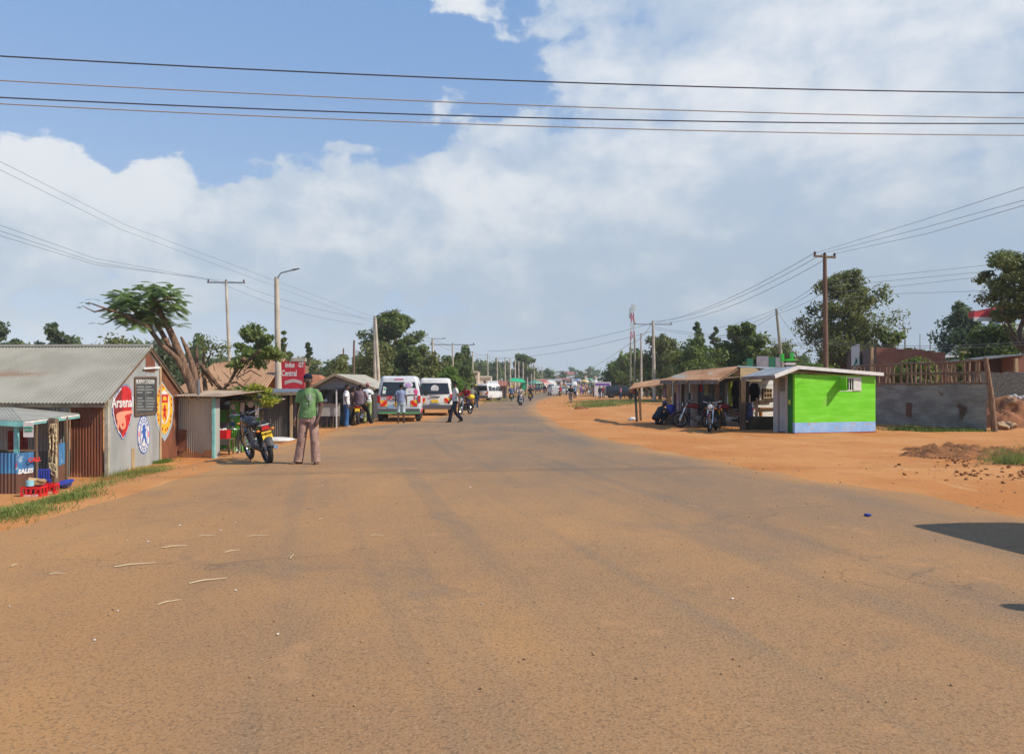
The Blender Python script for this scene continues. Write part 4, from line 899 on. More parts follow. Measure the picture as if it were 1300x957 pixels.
AQUA=mat('aqua_paint',(.22,.55,.52),.6,col2=(.16,.42,.42),vs=4)
GREENP=mat('green_paint_tin',(.16,.55,.06),.55,col2=(.13,.44,.05),vs=4)
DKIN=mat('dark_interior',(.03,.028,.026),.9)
def wp(name,mats,t,fn,smooth=None,label=None,parent=None):
    m=MB(); m.M=Matrix.Translation(-V(t.location)); fn(m); o=m.build(name,mats,parent or t,smooth,label); return o
def wtext(s_,size,m_,t,o,u,v=(0,0,1),parent=None,name='lettering',**k):
    return lettering(s_,size,m_,parent or t,V(o)-V(t.location),u,v,name,**k)
def box_pts(m,a,b_,z0,z1,th=.05):
    """upright slab from plan point a to plan point b"""
    a=V((a[0],a[1],0));b_=V((b_[0],b_[1],0)); d=(b_-a).normalized(); n=V((-d.y,d.x,0))*th
    m.add([a+V((0,0,z0)),b_+V((0,0,z0)),b_+n+V((0,0,z0)),a+n+V((0,0,z0)),a+V((0,0,z1)),b_+V((0,0,z1)),b_+n+V((0,0,z1)),a+n+V((0,0,z1))],[(3,2,1,0),(4,5,6,7),(0,1,5,4),(1,2,6,5),(2,3,7,6),(3,0,4,7)])
def sheet(m,P,th=.02,amp=.012,wl=.1,across=True):
    """corrugated quad P0(eave a) P1(eave b) P2(ridge b) P3(ridge a); ribs run eave to ridge"""
    P=[V(p) for p in P]; n=(P[1]-P[0]).cross(P[3]-P[0]).normalized(); L=max((P[1]-P[0]).length,(P[2]-P[3]).length); N=max(4,int(L/wl*4)); vs=[];fs=[]
    for sg in(0,1):
        for i in range(N+1):
            f=i/N; a=n*(amp*math.sin(2*PI*f*L/wl)+sg*th); vs.append(P[0].lerp(P[1],f)+a); vs.append(P[3].lerp(P[2],f)+a)
    k=2*(N+1)
    for i in range(N):
        a=2*i; fs+=[(a,a+2,a+3,a+1),(k+a,k+a+1,k+a+3,k+a+2),(a,k+a,k+a+2,a+2),(a+1,a+3,k+a+3,k+a+1)]
    fs+=[(0,1,k+1,k),(2*N,k+2*N,k+2*N+1,2*N+1)]; m.add(vs,fs)
def mural_shed():
    W0=V((-11.46,21.1,-1.1)); u=V((-.06,.998,0)).normalized(); n=V((u.y,-u.x,0)); L=5.75   # u runs along the gable wall away from the camera, n faces the road
    back=V((-.9985,.05,0)); t=thing('mural_shed','grey corrugated iron shed with three football crests painted on its gable wall','shed',W0); Z=V((0,0,1))
    P=lambda a,z,o=0: V((W0.x,W0.y,0))+u*a+n*o+Z*z
    ze=1.17; za=2.78; ha=lambda a: ze+(za-ze)*(1-abs(a-L/2)/(L/2))
    zb=-1.15
    def gable(m):
        m.cur=0
        for a0,a1,mi,z0 in((.0,.55,0,zb),(.55,3.72,0,zb),(3.72,5.35,1,zb),(5.35,L,0,zb)):
            m.cur=mi; m.corr(P(a0,z0),u,Z,a1-a0-.004,1,.010,.085,.004,5,topf=lambda x,a0=a0,z0=z0:min(ha(a0+x),9)-z0-.03)
    wp('gable_wall',[TIN,RUST],t,gable)
    wp('gable_rust_patch',RUST,t,lambda m:m.prism([(2.6,2.0),(3.3,2.0),(3.3,2.35),(2.88,2.6),(2.6,2.45)],P(0,0,.016),u,Z,.006))
    wp('corner_post',mat('pale_post',(.45,.42,.33),.8,col2=(.3,.27,.2),vs=4),t,lambda m:[m.beam(P(.03,zb,.03),P(.03,ze,.03),.10),m.beam(P(5.62,zb,.03),P(5.62,ze+.05,.03),.10)])
    wp('wood_batten',mat('pale_wood',(.50,.36,.20),.8,col2=(.36,.24,.13),vs=4,stretch=(4,4,.6)),t,lambda m:[m.beam(P(1.68,zb,.028),P(1.68,-.35,.028),.16,.03,up=n),m.beam(P(3.72,zb,.028),P(3.72,2.3,.028),.12,.03,up=n)])
    wp('wood_prop',WHITE,t,lambda m:m.beam(P(2.35,2.10,.05),P(3.55,2.16,.05),.06))
    # long front wall facing the camera
    Q=lambda a,z,o=0: V((W0.x,W0.y,0))+back*a-u*o+Z*z
    def front(m):
        m.cur=1; m.corr(Q(1.02,zb),-back,Z,.95,ze-zb-.02,.010,.085,.004,5)
        m.cur=0; m.corr(Q(1.50,zb),-back,Z,.46,ze-zb-.02,.010,.085,.004,5); m.corr(Q(1.28,.1),-back,Z,.30,ze-.1-.02,.010,.085,.004,5) if False else None
        m.corr(Q(16,zb),-back,Z,13.9,ze-zb-.02,.010,.085,.004,4)
        m.corr(Q(2.1,.68),-back,Z,.60,ze-.68-.02,.010,.085,.004,5)
    wp('front_wall',[TIN,RUST],t,front)
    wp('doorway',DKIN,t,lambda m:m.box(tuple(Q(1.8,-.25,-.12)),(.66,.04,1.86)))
    wp('door_curtain',mat('curtain_grey',(.16,.17,.19),.9,col2=(.05,.05,.06),vs=2.5,stretch=(1,1,.6)),t,lambda m:m.corr(Q(1.98,-1.0),-back,Z,.40,1.5,.025,.16,.004,6))
    wp('door_frame',mat('pale_post',(0,0,0)),t,lambda m:[m.beam(Q(1.47,zb,.05),Q(1.47,ze,.05),.05),m.beam(Q(1.38,zb,.06),Q(1.38,ze,.06),.035),m.beam(Q(2.14,zb,.03),Q(2.14,.70,.03),.05)])
    ov=.10; A=P(-.25,ze-.11,ov); B_=P(-.25,ze-.11,ov)+back*17; Rg=P(L/2,za+.03,ov); Rb=Rg+back*17; D=P(L+.5,ze-.20,ov); Db=D+back*17
    rf=wp('roof',[TINROOF,TINDARK],t,lambda m:[sheet(m,(B_,A,Rg,Rb),.012,.016,.11),sheet(m,(D,Db,Rb,Rg),.012,.016,.11)])
    wp('ridge_cap',TINROOF,t,lambda m:m.tube([Rg+Z*.02,Rb+Z*.02],.07,6),50,parent=rf)
    wp('eave_board',mat('eave_wood',(.36,.27,.18),.85,col2=(.22,.16,.11),vs=3),t,lambda m:[m.beam(A+V((0,.06,-.06)),B_+V((0,.06,-.06)),.03,.11)])
    wp('rafter',WOOD,t,lambda m:[m.beam(P(x,ha(x)-.06,ov-.05) if i else P(-.2,ze-.14,ov-.05),P(L/2,za-.06,ov-.05),.05,.08) for i,x in enumerate((0,))]+[m.beam(P(L+.4,ze-.24,ov-.05),P(L/2,za-.06,ov-.05),.05,.08)]+[m.beam(P(x,ha(x)-.05,-.3),P(x,ha(x)-.05,ov-.04),.05) for x in(.9,1.9,2.87,3.9,4.9)])
    # ---------- crests painted on the sheets
    def uv(px,py):
        d=V(((px-650)/F,1,-(py-HZ)/F)); o=V((0,0,EYE)); q=V((W0.x,W0.y,0))+n*.02; k=(q-o).dot(n)/d.dot(n); p=o+d*k-V((W0.x,W0.y,0)); return p.dot(u),p.z
    RED=mat('mural_red',(.60,.03,.03),.65,col2=(.42,.02,.02),vs=6); DRED=mat('mural_dark_red',(.26,.025,.03),.65,col2=(.18,.02,.02),vs=6); MW=mat('mural_white',(.74,.72,.70),.65,col2=(.6,.58,.55),vs=6)
    MBL=mat('mural_blue',(.04,.12,.42),.65); MY=mat('mural_yellow',(.85,.50,.03),.65,col2=(.75,.38,.03),vs=7); MP=mat('mural_salmon',(.75,.30,.19),.65); MG=mat('mural_grey_blue',(.35,.43,.46),.7)
    def paint_(name,pm,pts,lift,parent):  # thin coat of paint, slightly proud of the ribs
        q=[uv(x,y) for x,y in pts]
        if sum(a[0]*b_[1]-b_[0]*a[1] for a,b_ in zip(q,q[1:]+q[:1]))<0: q=q[::-1]
        return wp(name,pm,t,lambda m:m.prism(q,P(0,0,.012+lift),u,Z,.002),parent=parent)
    def sh(cx,cy,pts,sx=1,sy=1): return [(cx+x*sx,cy+y*sy) for x,y in pts]
    # each is a part of the wall it is painted on
    arsO=[(143.0,509),(147.5,500),(153,492),(158.5,487.5),(163.5,489.5),(168.0,496),(168.0,520),(166.5,534),(162,548),(156,558.5),(150,549),(145.5,537),(143.0,524)]
    a=paint_('red_shield_crest',MBL,arsO,.004,t)
    cx,cy=155.8,520; k=lambda f:[(cx+(x-cx)*f,cy+(y-cy)*f) for x,y in arsO]
    paint_('white_border',MW,k(.965),.007,a); paint_('shield_field',DRED,k(.90),.010,a)
    for i in range(10):  # dashed border
        p0,p1=k(.98)[(i*1)%13],k(.98)[(i*1+1)%13]; x0,y0=lerp(p0[0],p1[0],.3),lerp(p0[1],p1[1],.3); x1,y1=lerp(p0[0],p1[0],.6),lerp(p0[1],p1[1],.6); nx,ny=(cx-x0)*.045,(cy-y0)*.045
        paint_('border_dash',MBL,[(x0,y0),(x1,y1),(x1+nx,y1+ny),(x0+nx,y0+ny)],.0085,a)
    paint_('shield_half',RED,[(154.0,491.5),(158.5,489.3),(163,491),(166.9,497),(166.9,520),(165.3,533),(161.2,546),(156,556),(154.5,553),(158,535),(155,518)],.013,a)
    paint_('cannon',MP,[(147,527),(149,524),(153,522.5),(160,521.5),(168,521),(168,524.5),(161,526),(158,528),(159,533),(159.5,540),(157.5,544.5),(154.5,545.5),(152,542),(151.5,538),(150.5,543),(148.8,546.5),(148.5,541),(148.8,535),(147.3,531)],.016,a)
    paint_('cannon_wheel_hub',RED,[(155.5+1.2*math.cos(i*.9),539+2.2*math.sin(i*.9)) for i in range(7)],.019,a)
    au,av=uv(155.5,511.3); wtext('Arsenal',.42,MW,t,P(au,av,.030),u,Z,parent=a,bold=.010,xs=1.1)
    # blackboard
    bb=wp('blackboard',[mat('board_black',(.045,.05,.052),.8,col2=(.08,.085,.085),vs=3),WOOD],t,lambda m:(setattr(m,'cur',0),m.prism([uv(170.8,479.5),uv(171.2,527),uv(197.4,523.5),uv(197.2,479)][::-1],P(0,0,.03),u,Z,-.03),setattr(m,'cur',1),[m.beam(P(*(uv(*p)+(.05,)))  if False else P(uv(*p)[0],uv(*p)[1],.045),P(uv(*q)[0],uv(*q)[1],.045),.05,.03,up=n) for p,q in(((170.6,479.3),(171,527.2)),((171,527.2),(197.6,523.8)),((197.6,523.8),(197.4,478.8)),((197.4,478.8),(170.6,479.3)))]))
    CH=mat('chalk',(.60,.60,.57),.9); CH2=mat('chalk_faint',(.22,.23,.22),.9); CH3=mat('chalk_pink',(.30,.19,.17),.9)
    bu,bv=uv(184,484.8); wtext('MURPHY STADIUM',.20,CH,t,P(bu,bv,.036),u,Z,parent=bb,bold=.004,xs=.80,th=.002)
    rr=random.Random(5)
    def lines(m):
        for c0,c1 in((173.5,183.4),(185,196)):
            for j in range(9):
                y=491+j*3.6; e=lerp(c0,c1,rr.uniform(.6,1)); 
                if j in(3,): continue
                x=c0
                while x<e:
                    x2=min(e,x+rr.uniform(.7,2.2)); p=uv(x,y); q=uv(x2,y); m.box(tuple(P((p[0]+q[0])/2,p[1],.036)),(.004,abs(q[0]-p[0]),.045)); x=x2+.35
    wp('chalk_writing',CH2,t,lines,parent=bb)
    wp('chalk_line_divider',CH2,t,lambda m:m.beam(P(uv(184.2,488)[0],uv(184.2,488)[1],.036),P(uv(184.2,523)[0],uv(184.2,523)[1],.036),.02,.004,up=n),parent=bb)
    # round blue crest
    E=lambda cx,cy,rx,ry,nn=28,a0=0:[(cx+rx*math.cos(a0+2*PI*i/nn),cy+ry*math.sin(a0+2*PI*i/nn)) for i in range(nn)]
    c=paint_('round_blue_crest',MBL,E(182.4,551.5,7.9,24.5),.004,t); paint_('white_ring',MW,E(182.4,551.5,7.2,22.8),.007,c)
    paint_('blue_ring_line',MBL,E(182.4,551.5,5.0,16.6),.013,c); paint_('white_disc',MW,E(182.4,551.5,4.5,15.2),.016,c)
    for i in range(18):
        if i in(0,1,8,9,10,17): continue
        a_=2*PI*i/18; x,y=182.4+6.1*math.cos(a_),551.5+19.6*math.sin(a_); paint_('ring_letter',MBL,[(x-.55,y-1.7),(x+.5,y-1.5),(x+.6,y+1.6),(x-.5,y+1.8)],.010,c)
    for x in(176.4,188.4): paint_('ring_rose',mat('mural_pink',(.75,.25,.28),.65),E(x,551,1.0,4.2,8),.010,c)
    paint_('rampant_lion',MBL,[(181,540),(182.5,538),(184.2,540),(184,543.5),(185.5,545),(184.4,548),(184.6,553),(185.6,557),(185.4,563),(183.9,562),(183.4,557.5),(182,556),(181.2,561),(180.1,563),(179.8,558),(180.9,554),(180.7,549),(179.1,551.5),(178.8,548),(180.6,545),(180.2,542)],.019,c)
    # yellow and red crest on a pointed board
    b_=paint_('yellow_shield_crest',MG,[(198.2,505),(200,492),(205.5,483.5),(212,494),(219.5,503),(220.4,520),(218.5,540),(213.5,553),(209,560.5),(203,550),(199,540),(197.0,522)],.003,t)
    yo=[(198.6,520),(199.2,506),(201,494),(204.8,485.5),(209,491),(214,499),(218.8,505),(219,522),(217.2,537),(213,547),(208.5,552),(203.5,544),(200.2,535)]
    paint_('yellow_field',MY,yo,.006,b_); k2=lambda f,cx=208.7,cy=519:[(cx+(x-cx)*f,cy+(y-cy)*f) for x,y in yo]
    paint_('white_scroll',MW,E(208.6,517,6.6,21.5),.012,b_); paint_('inner_shield',MY,[(204.2,501),(213,501),(213.2,520),(211.5,532),(208.6,538.5),(205.6,531),(204.2,519)],.015,b_)
    paint_('red_canton',RED,[(204.6,500.5),(212.7,500.5),(212.8,511),(204.6,511)],.018,b_)
    paint_('ship',MY,[(206,508),(206.8,504),(208.6,502.5),(210.6,504.5),(211.4,508)],.021,b_)
    paint_('red_figure',RED,[(208,514),(209.6,514),(209.8,518),(211.4,520),(210,522.5),(210.2,527),(211,533),(209.4,531),(208.5,527.5),(207.6,532.5),(206.8,528),(207.4,522),(205.6,519.5),(207.6,518)],.018,b_)
    rg=random.Random(2)
    for i in range(26):
        f=i/26*13; j=int(f); p0,p1=k2(.89)[j],k2(.89)[(j+1)%13]; x,y=lerp(p0[0],p1[0],f-j),lerp(p0[1],p1[1],f-j)
        if i%3==2: continue
        paint_('crest_letter',RED,[(x-.8,y-1.9),(x+.2,y-2.1),(x+.8,y+.4),(x+.2,y+1.9),(x-.7,y+.8)],.009,b_)
mural_shed()
def drinks_kiosk():
    t=thing('drinks_kiosk','open roadside kiosk with aqua trimmed tin roof and blue over brown half walls','kiosk',gx(40,18.8)); Z=V((0,0,1))
    zr=.62; A=at(-60,529.5,18.2); Cn=at(29,535,18.3); B_=at(101,525.5,21.0); D=at(15,517.5,21.0); E_=at(-70,516,21.2)
    wp('roof',mat('kiosk_roof',(.36,.345,.29),.7,col2=(.29,.27,.22),vs=1.2,col3=(.40,.22,.11),vs3=2.5,vr3=(.68,.75)),t,lambda m:[sheet(m,(A,Cn,D,E_),.012,.010,.11),m.add([Cn,B_,D,Cn+Z*.015,B_+Z*.015,D+Z*.015],[(0,2,1),(3,4,5),(0,1,4,3),(1,2,5,4),(2,0,3,5)])])
    wp('fascia',[AQUA,WHITE],t,lambda m:[m.beam(A-Z*.07,Cn-Z*.07,.02,.13),m.beam(Cn-Z*.06,B_-Z*.06,.02,.10),setattr(m,'cur',1),m.beam(Cn.lerp(B_,.02)-Z*.035+V((.02,-.015,0)),Cn.lerp(B_,.40)-Z*.035+V((.02,-.015,0)),.012,.05),m.beam(Cn.lerp(B_,.62)-Z*.03+V((.02,-.015,0)),Cn.lerp(B_,.98)-Z*.03+V((.02,-.015,0)),.012,.05)])
    g=lambda px,Y:gx(px,Y)
    def posts(p,ytop,Y,r,mt,lb=None): 
        o=at(p,ytop,Y); q=g(p,Y); return wp('post',mt,t,lambda m:m.beam(q-Z*.1,o,r),label=lb)
    posts(21,533,18.4,.085,AQUA); posts(68,531,19.4,.17,WOOD); posts(84,529,20.3,.07,WOOD); posts(46,532,18.9,.045,WOOD); posts(-40,528,18.4,.08,WOOD)
    hw=wp('half_wall',[BLUEP,BROWNP],t,lambda m:[(setattr(m,'cur',i),m.corr(V((a.x,a.y,z0)),V((b2.x-a.x,b2.y-a.y,0)),Z,(V((b2.x,b2.y,0))-V((a.x,a.y,0))).length,z1-z0,.012,.09,.005,5)) for a,b2 in((g(-60,18.3),g(22,18.3)),(g(22,18.3),g(43,18.7))) for i,z0,z1 in((1,-1.15,-.60),(0,-.60,-.10))])
    sidep=lambda px,Y: V((at(px,0,Y).x,Y,0))
    a,b2=sidep(74,19.6),sidep(86,20.6)
    wp('side_half_wall',[BLUEP,BROWNP],t,lambda m:[(setattr(m,'cur',i),m.corr(V((a.x,a.y,z0)),b2-a,Z,(b2-a).length,z1-z0,.008,.09,.005,5)) for i,z0,z1 in((1,-1.12,-.55),(0,-.55,.02))])
    wp('counter',WOOD,t,lambda m:[m.beam(V((g(-60,18.5).x,18.5,-.08)),V((g(43,18.8).x,18.8,-.08)),.30,.03)])
    wp('back_wall',[TIN,TINDARK],t,lambda m:[(setattr(m,'cur',0),m.corr(V((at(-60,0,20.6).x,20.6,-.25)),(1,0,0),Z,2.75,.95,.012,.09,.005,4)),(setattr(m,'cur',1),m.corr(V((at(-60,0,20.6).x,20.6,-1.1)),(1,0,0),Z,2.75,.85,.012,.09,.005,4))])
    fu=(g(43,18.7)-g(22,18.3)); fu.z=0; fu.normalize(); MW=MT['mural_white']; R_=mat('mural_red',(0,0,0))
    for s_,px,y,sz,mt in(('Cu...',30,580,.16,R_),('Mtanı',31,589,.17,R_),('CALL',40,584,.14,R_),('SALES',33,598,.15,MW)):
        o=at(px,y,18.5); wtext(s_.replace('ı','i'),sz,mt,t,V((o.x,lerp(18.3,18.7,(px-22)/21)-.03,o.z)),fu,Z,parent=hw,bold=.008,shear=.15)
    o=at(77,599,19.9); wtext('Coke',.17,MW,t,V((o.x+.02,19.82,o.z)),(b2-a).normalized(),Z,bold=.008,shear=.3)
    ns=wp('paper_notice',MW,t,lambda m:m.box(tuple(at(36,545.5,18.25)),(.24,.01,.36)))
    wtext('MPESA\nHAPA',.075,mat('notice_green',(.03,.32,.20),.7),t,at(36,545,18.24),(1,0,0),Z,parent=ns,bold=.003)
    # hanging clothes inside
    wp('red_cloth',mat('faded_red_cloth',(.35,.06,.05),.9,col2=(.2,.03,.03),vs=6),t,lambda m:[m.corr(at(10,573,19.8),(1,0,0),Z,.42,.55,.03,.17,.01,6),m.corr(at(23,573,19.8),(1,0,0),Z,.26,.5,.03,.17,.01,6)])
    return t
drinks_kiosk()
def rope():
    t=thing('rope_bundle','tangled pale rope wound down the front post of the drinks kiosk','rope',at(67,545,19.1)); rnd=random.Random(2); 
    m=MB(); m.M=Matrix.Translation(-V(t.location))
    for k in range(7):
        x=lerp(63.5,70,rnd.random()); pts=[]
        for j in range(16): x+=rnd.uniform(-1.6,1.6); x=min(72,max(62,x)); pts.append(at(x,lerp(538,rnd.uniform(590,612),j/15),19.24+rnd.uniform(-.05,.05)))
        m.tube(pts,.018,5)
    m.torus(at(66.5,592,19.2),.07,.016,(0,1,0),14,5); m.torus(at(68,600,19.2),.06,.016,(0,1,.2),14,5)
    m.build('rope',mat('pale_rope',(.50,.40,.24),.9),t,60)
rope()
RC=mat('crate_red',(.62,.012,.018),.4,spec=.5)
def crate(label,loc,rz):
    t=thing('bottle_crate',label,'crate',loc,rz,None)
    def f(m):
        w_,d,h=.45,.34,.26; m.box((0,0,.012),(w_,d,.02))
        for s in(-1,1):
            for z,hh in((.045,.07),(.225,.05)): m.box((0,s*(d/2-.01),z),(w_,.018,hh)); m.box((s*(w_/2-.01),0,z),(.018,d-.04,hh))
            for k in range(5): m.box((-w_/2+.012+k*(w_-.024)/4,s*(d/2-.011),.13),(.035,.014,.20))
            for k in range(3): m.box((s*(w_/2-.011),(k-1)*(d-.06)/2,.13),(.014,.035,.20))
        for k in(-1,0,1): m.box((k*.11,0,.10),(.006,d-.04,.16))
        m.box((0,0,.10),(w_-.04,.006,.16))
    b=part('crate_body',RC,t,f); wtxt=lettering('Coca-Cola',.075,MT['mural_white'],b,(0,-.171,.047),(1,0,0),shear=.35,bold=.002)
    rr=random.Random(int(loc[0]*10)); bt=mat('bottle_glass',(.035,.05,.02),.1,spec=.7)
    for i in range(4):
        for j in range(3):
            if rr.random()<.25: continue
            x,y=(i-1.5)*.105,(j-1)*.10; part('bottle',bt,t,lambda m:m.tube([(x,y,.03),(x,y,.16),(x,y,.20),(x,y,.235),(x,y,.245)],[.030,.030,.016,.012,.015],8),50)
    return t
crate('red soda crate with a blue box on top, left one beside the kiosk',gx(43.5,17.9),.12); crate('red soda crate on the right, beside the rope wound kiosk post',gx(59.5,18.35),.25)
def junk():
    p=gx(44,17.9); t=thing('cardboard_box','torn cardboard box and blue tin lying on top of the left soda crate','box',p+V((0,0,.265)))
    cb=mat('cardboard',(.50,.33,.18),.85,col2=(.4,.25,.13),vs=5)
    part('carton',cb,t,lambda m:[m.box((.05,.05,.08),(.26,.2,.10),(.1,.05,.3)),m.box((-.02,-.02,.14),(.20,.16,.02),(.3,.2,.5)),m.box((.16,.02,.12),(.16,.14,.05),(-.2,.3,.2))]); part('blue_tin',mat('tin_aqua',(.25,.55,.62),.5),t,lambda m:m.tube([(-.04,-.11,.0),(-.04,-.11,.13)],.085,14),40)
    t=thing('plastic_basin','blue plastic basin lying tilted on the dirt beside the kiosk','basin',gx(84,19.2)+V((0,0,.05)))
    t.rotation_euler=(.25,-.1,0); t.scale=(.72,)*3; part('bowl',mat('plastic_blue',(.025,.05,.36),.3,spec=.5),t,lambda m:[m.tube([(0,0,0),(0,0,.02),(0,0,.17),(0,0,.18),(0,0,.165),(0,0,.03)],[.15,.17,.27,.30,.255,.16],26)],60)
    t=thing('plastic_chair','blue plastic chair standing behind the crates under the kiosk roof','chair',gx(57,18.9),.4,None,.62); bm_=MT['plastic_blue']
    part('seat',bm_,t,lambda m:m.box((0,0,.43),(.42,.42,.03))); part('backrest',bm_,t,lambda m:[m.box((x,-.2,.66),(.05,.02,.44)) for x in(-.18,-.09,0,.09,.18)]+[m.box((0,-.2,.87),(.42,.03,.06))])
    for x in(-.18,.18):
        for y in(-.18,.18): part('leg',bm_,t,lambda m:m.tube([(x*1.1,y*1.1,0),(x,y,.43)],.018,6))
junk()
def tin_hut():
    """low corrugated hut to the right of the mural shed"""
    a=gx(224,26.4); b_=gx(272,26.0); t=thing('tin_hut','low corrugated iron hut with rust bottomed walls right of the mural shed','hut',b_); Z=V((0,0,1)); zt=1.18; zb=-1.05
    A=V((a.x,a.y,0));B=V((b_.x,b_.y,0)); u=(B-A).normalized(); bk=V((-u.y,u.x,0))
    hm=mat('tin_hut_wall',(.42,.42,.38),.6,.2,col2=(.32,.32,.29),vs=2,stretch=(1,1,.3))
    fw=wp('front_wall',[hm,RUST],t,lambda m:[m.corr(A+Z*(zb+.02)+u*.0,u,Z,(B-A).length-.05,zt-zb-.06,.011,.085,.005,5)])
    RS=mat('rust_stain',(.48,.26,.12),.85,col2=(.36,.2,.1),vs=5)
    wp('rusted_skirt',RS,t,lambda m:m.corr(A+Z*zb-bk*.008,u,Z,(B-A).length-.05,.42,.011,.085,.003,5,topf=lambda x:.36+.10*math.sin(x*5)+.05*math.sin(x*17)),parent=fw)
    wp('old_board',RUST,t,lambda m:m.box(tuple(A+u*.30+Z*(-.35)-bk*.03),(.42,.02,.75)),parent=fw)
    wp('side_wall',hm,t,lambda m:m.corr(B+Z*zb,bk,Z,.30,zt-zb-.06,.011,.085,.005,4)); wp('corner_post',AQUA,t,lambda m:m.beam(B+Z*zb+u*.0-bk*.03,B+Z*zt-bk*.03,.09))
    wp('back_wall',hm,t,lambda m:m.corr(A+bk*.30+Z*zb,u,Z,(B-A).length,zt-zb-.2,.011,.085,.005,3))
    def roof(m): 
        z=Z*(zt+.02); sheet(m,(A-u*.4-bk*.35+z,B+u*.50-bk*.35+z-Z*.02,B+u*.50+bk*2.6+z+Z*.18,A-u*.4+bk*2.6+z+Z*.18),.02,.012,.11)
    wp('roof',mat('hut_roof',(.40,.32,.24),.75,col2=(.25,.17,.12),vs=1.6),t,roof)
    t=thing('vent_pipe','short grey pipe standing up from the low hut roof','pipe',at(252,503,26.2)); part('pipe',STEEL,t,lambda m:m.tube([(0,0,-.15),(0,0,.60)],.055,10),50)
tin_hut()
def green_shop():
    Y=28.6; a=gx(276,27.2); t=thing('green_shop','small lime green tin shop with pictures painted by its dark doorway','shop',gx(308,Y)); Z=V((0,0,1)); zb=-1.0; X=lambda px,Yy=Y:(px-650)/F*Yy
    def z(py,Yy=Y): return EYE-(py-HZ)/F*Yy
    w_=wp('wall',GREENP,t,lambda m:[m.corr((X(291),Y,zb),(1,0,0),Z,X(304)-X(291),z(510)-zb,.010,.085,.005,5),m.corr((X(304),Y,zb),(1,0,0),Z,X(317)-X(304),z(552)-zb,.010,.085,.005,5),m.corr((X(325),Y,zb),(1,0,0),Z,X(333)-X(325),z(512)-zb,.010,.085,.005,5)])
    wp('recess_wall',GREENP,t,lambda m:m.corr((X(272,29.6),29.6,zb),(1,0,0),Z,X(294,29.6)-X(272,29.6),2.2,.012,.09,.005,5))
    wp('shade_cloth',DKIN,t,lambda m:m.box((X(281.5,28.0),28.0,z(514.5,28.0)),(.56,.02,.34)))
    wp('awning_board',mat('awning_green',(.14,.50,.22),.6),t,lambda m:m.box((X(324),Y-.1,z(512)),(.62,.03,.12)))
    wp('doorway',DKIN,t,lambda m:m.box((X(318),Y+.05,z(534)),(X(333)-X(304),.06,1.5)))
    wp('door_post',WOOD,t,lambda m:[m.beam((X(333),Y-.05,zb),(X(333),Y-.05,z(509)),.08),m.beam((X(290.5),Y-.04,zb),(X(290.5),Y-.04,z(509)),.06)])
    wp('counter',WOOD,t,lambda m:m.box((X(322),Y-.15,z(541)),(.55,.25,.05)))
    wp('roof',mat('hut_roof',(0,0,0)),t,lambda m:sheet(m,((X(284),Y-.45,z(509)),(X(337),Y-.25,z(509.5)),(X(337),Y+2.5,z(508)),(X(284),Y+2.5,z(508))),.02,.012,.11))
    for k,(px,py,w2,h2,mt) in enumerate(((296,516.5,.19,.22,MT['mural_white']),(297.5,526,.17,.28,AQUA),(298,524.5,.12,.10,MT['mural_red']),(295.5,534,.09,.12,MT['mural_white']),(296,538,.16,.12,MT['mural_blue']),(296.5,542.5,.10,.08,MT['mural_white']))):
        wp('painted_picture',mt,t,lambda m:m.box((X(px),Y-.03-.004*k,z(py)),(w2,.01,h2),(0,.3 if k==4 else 0,0)),parent=w_)
    sg=wp('round_clock',MT['mural_white'],t,lambda m:m.tube([(X(320),Y-.14,z(513.2)),(X(320),Y-.17,z(513.2))],.115,24),40); wp('clock_ring',mat('notice_grey',(.35,.4,.45),.7),t,lambda m:m.torus((X(320),Y-.172,z(513.2)),.06,.006,(0,1,0),20,5),parent=sg)
    wp('hanging_papers',MT['mural_white'],t,lambda m:[m.box((X(309),Y-.12,z(517)),(.16,.01,.36),(0,.08,0)),m.box((X(327.5),Y-.10,z(522)),(.15,.01,.5))])
    t=thing('crate_table','rough wooden stand before the green shop','table',gx(282,27.3)); 
    part('table_top',WOOD,t,lambda m:m.box((0,0,.56),(.75,.5,.04)))
    for x in(-.33,.33):
        for y in(-.2,.2): part('leg',WOOD,t,lambda m:m.box((x,y,.27),(.05,.05,.56)))
    part('lower_shelf',WOOD,t,lambda m:m.box((0,0,.16),(.70,.45,.03)))
    t2=thing('red_cooler','red plastic box with white lid on the wooden stand by the green shop','box',gx(281,27.3)+V((0,0,.585))); part('box_body',RC,t2,lambda m:m.box((0,0,.15),(.52,.38,.30),None,1.06)); part('items',WHITE,t2,lambda m:[m.ball((-.12,0,.33),(.10,.09,.05)),m.ball((.10,.03,.33),(.09,.09,.04)),m.box((0,-.05,.32),(.2,.14,.05))])
    t3=thing('grey_bin','grey metal sheet standing behind the red box at the green shop','sheet',gx(281,28.1)); part('sheet',STEEL,t3,lambda m:m.box((0,0,.70),(.55,.04,.85)))
green_shop()
bicycle('black bicycle parked between the red box and the motorbike',gx(303,26.2),.45)
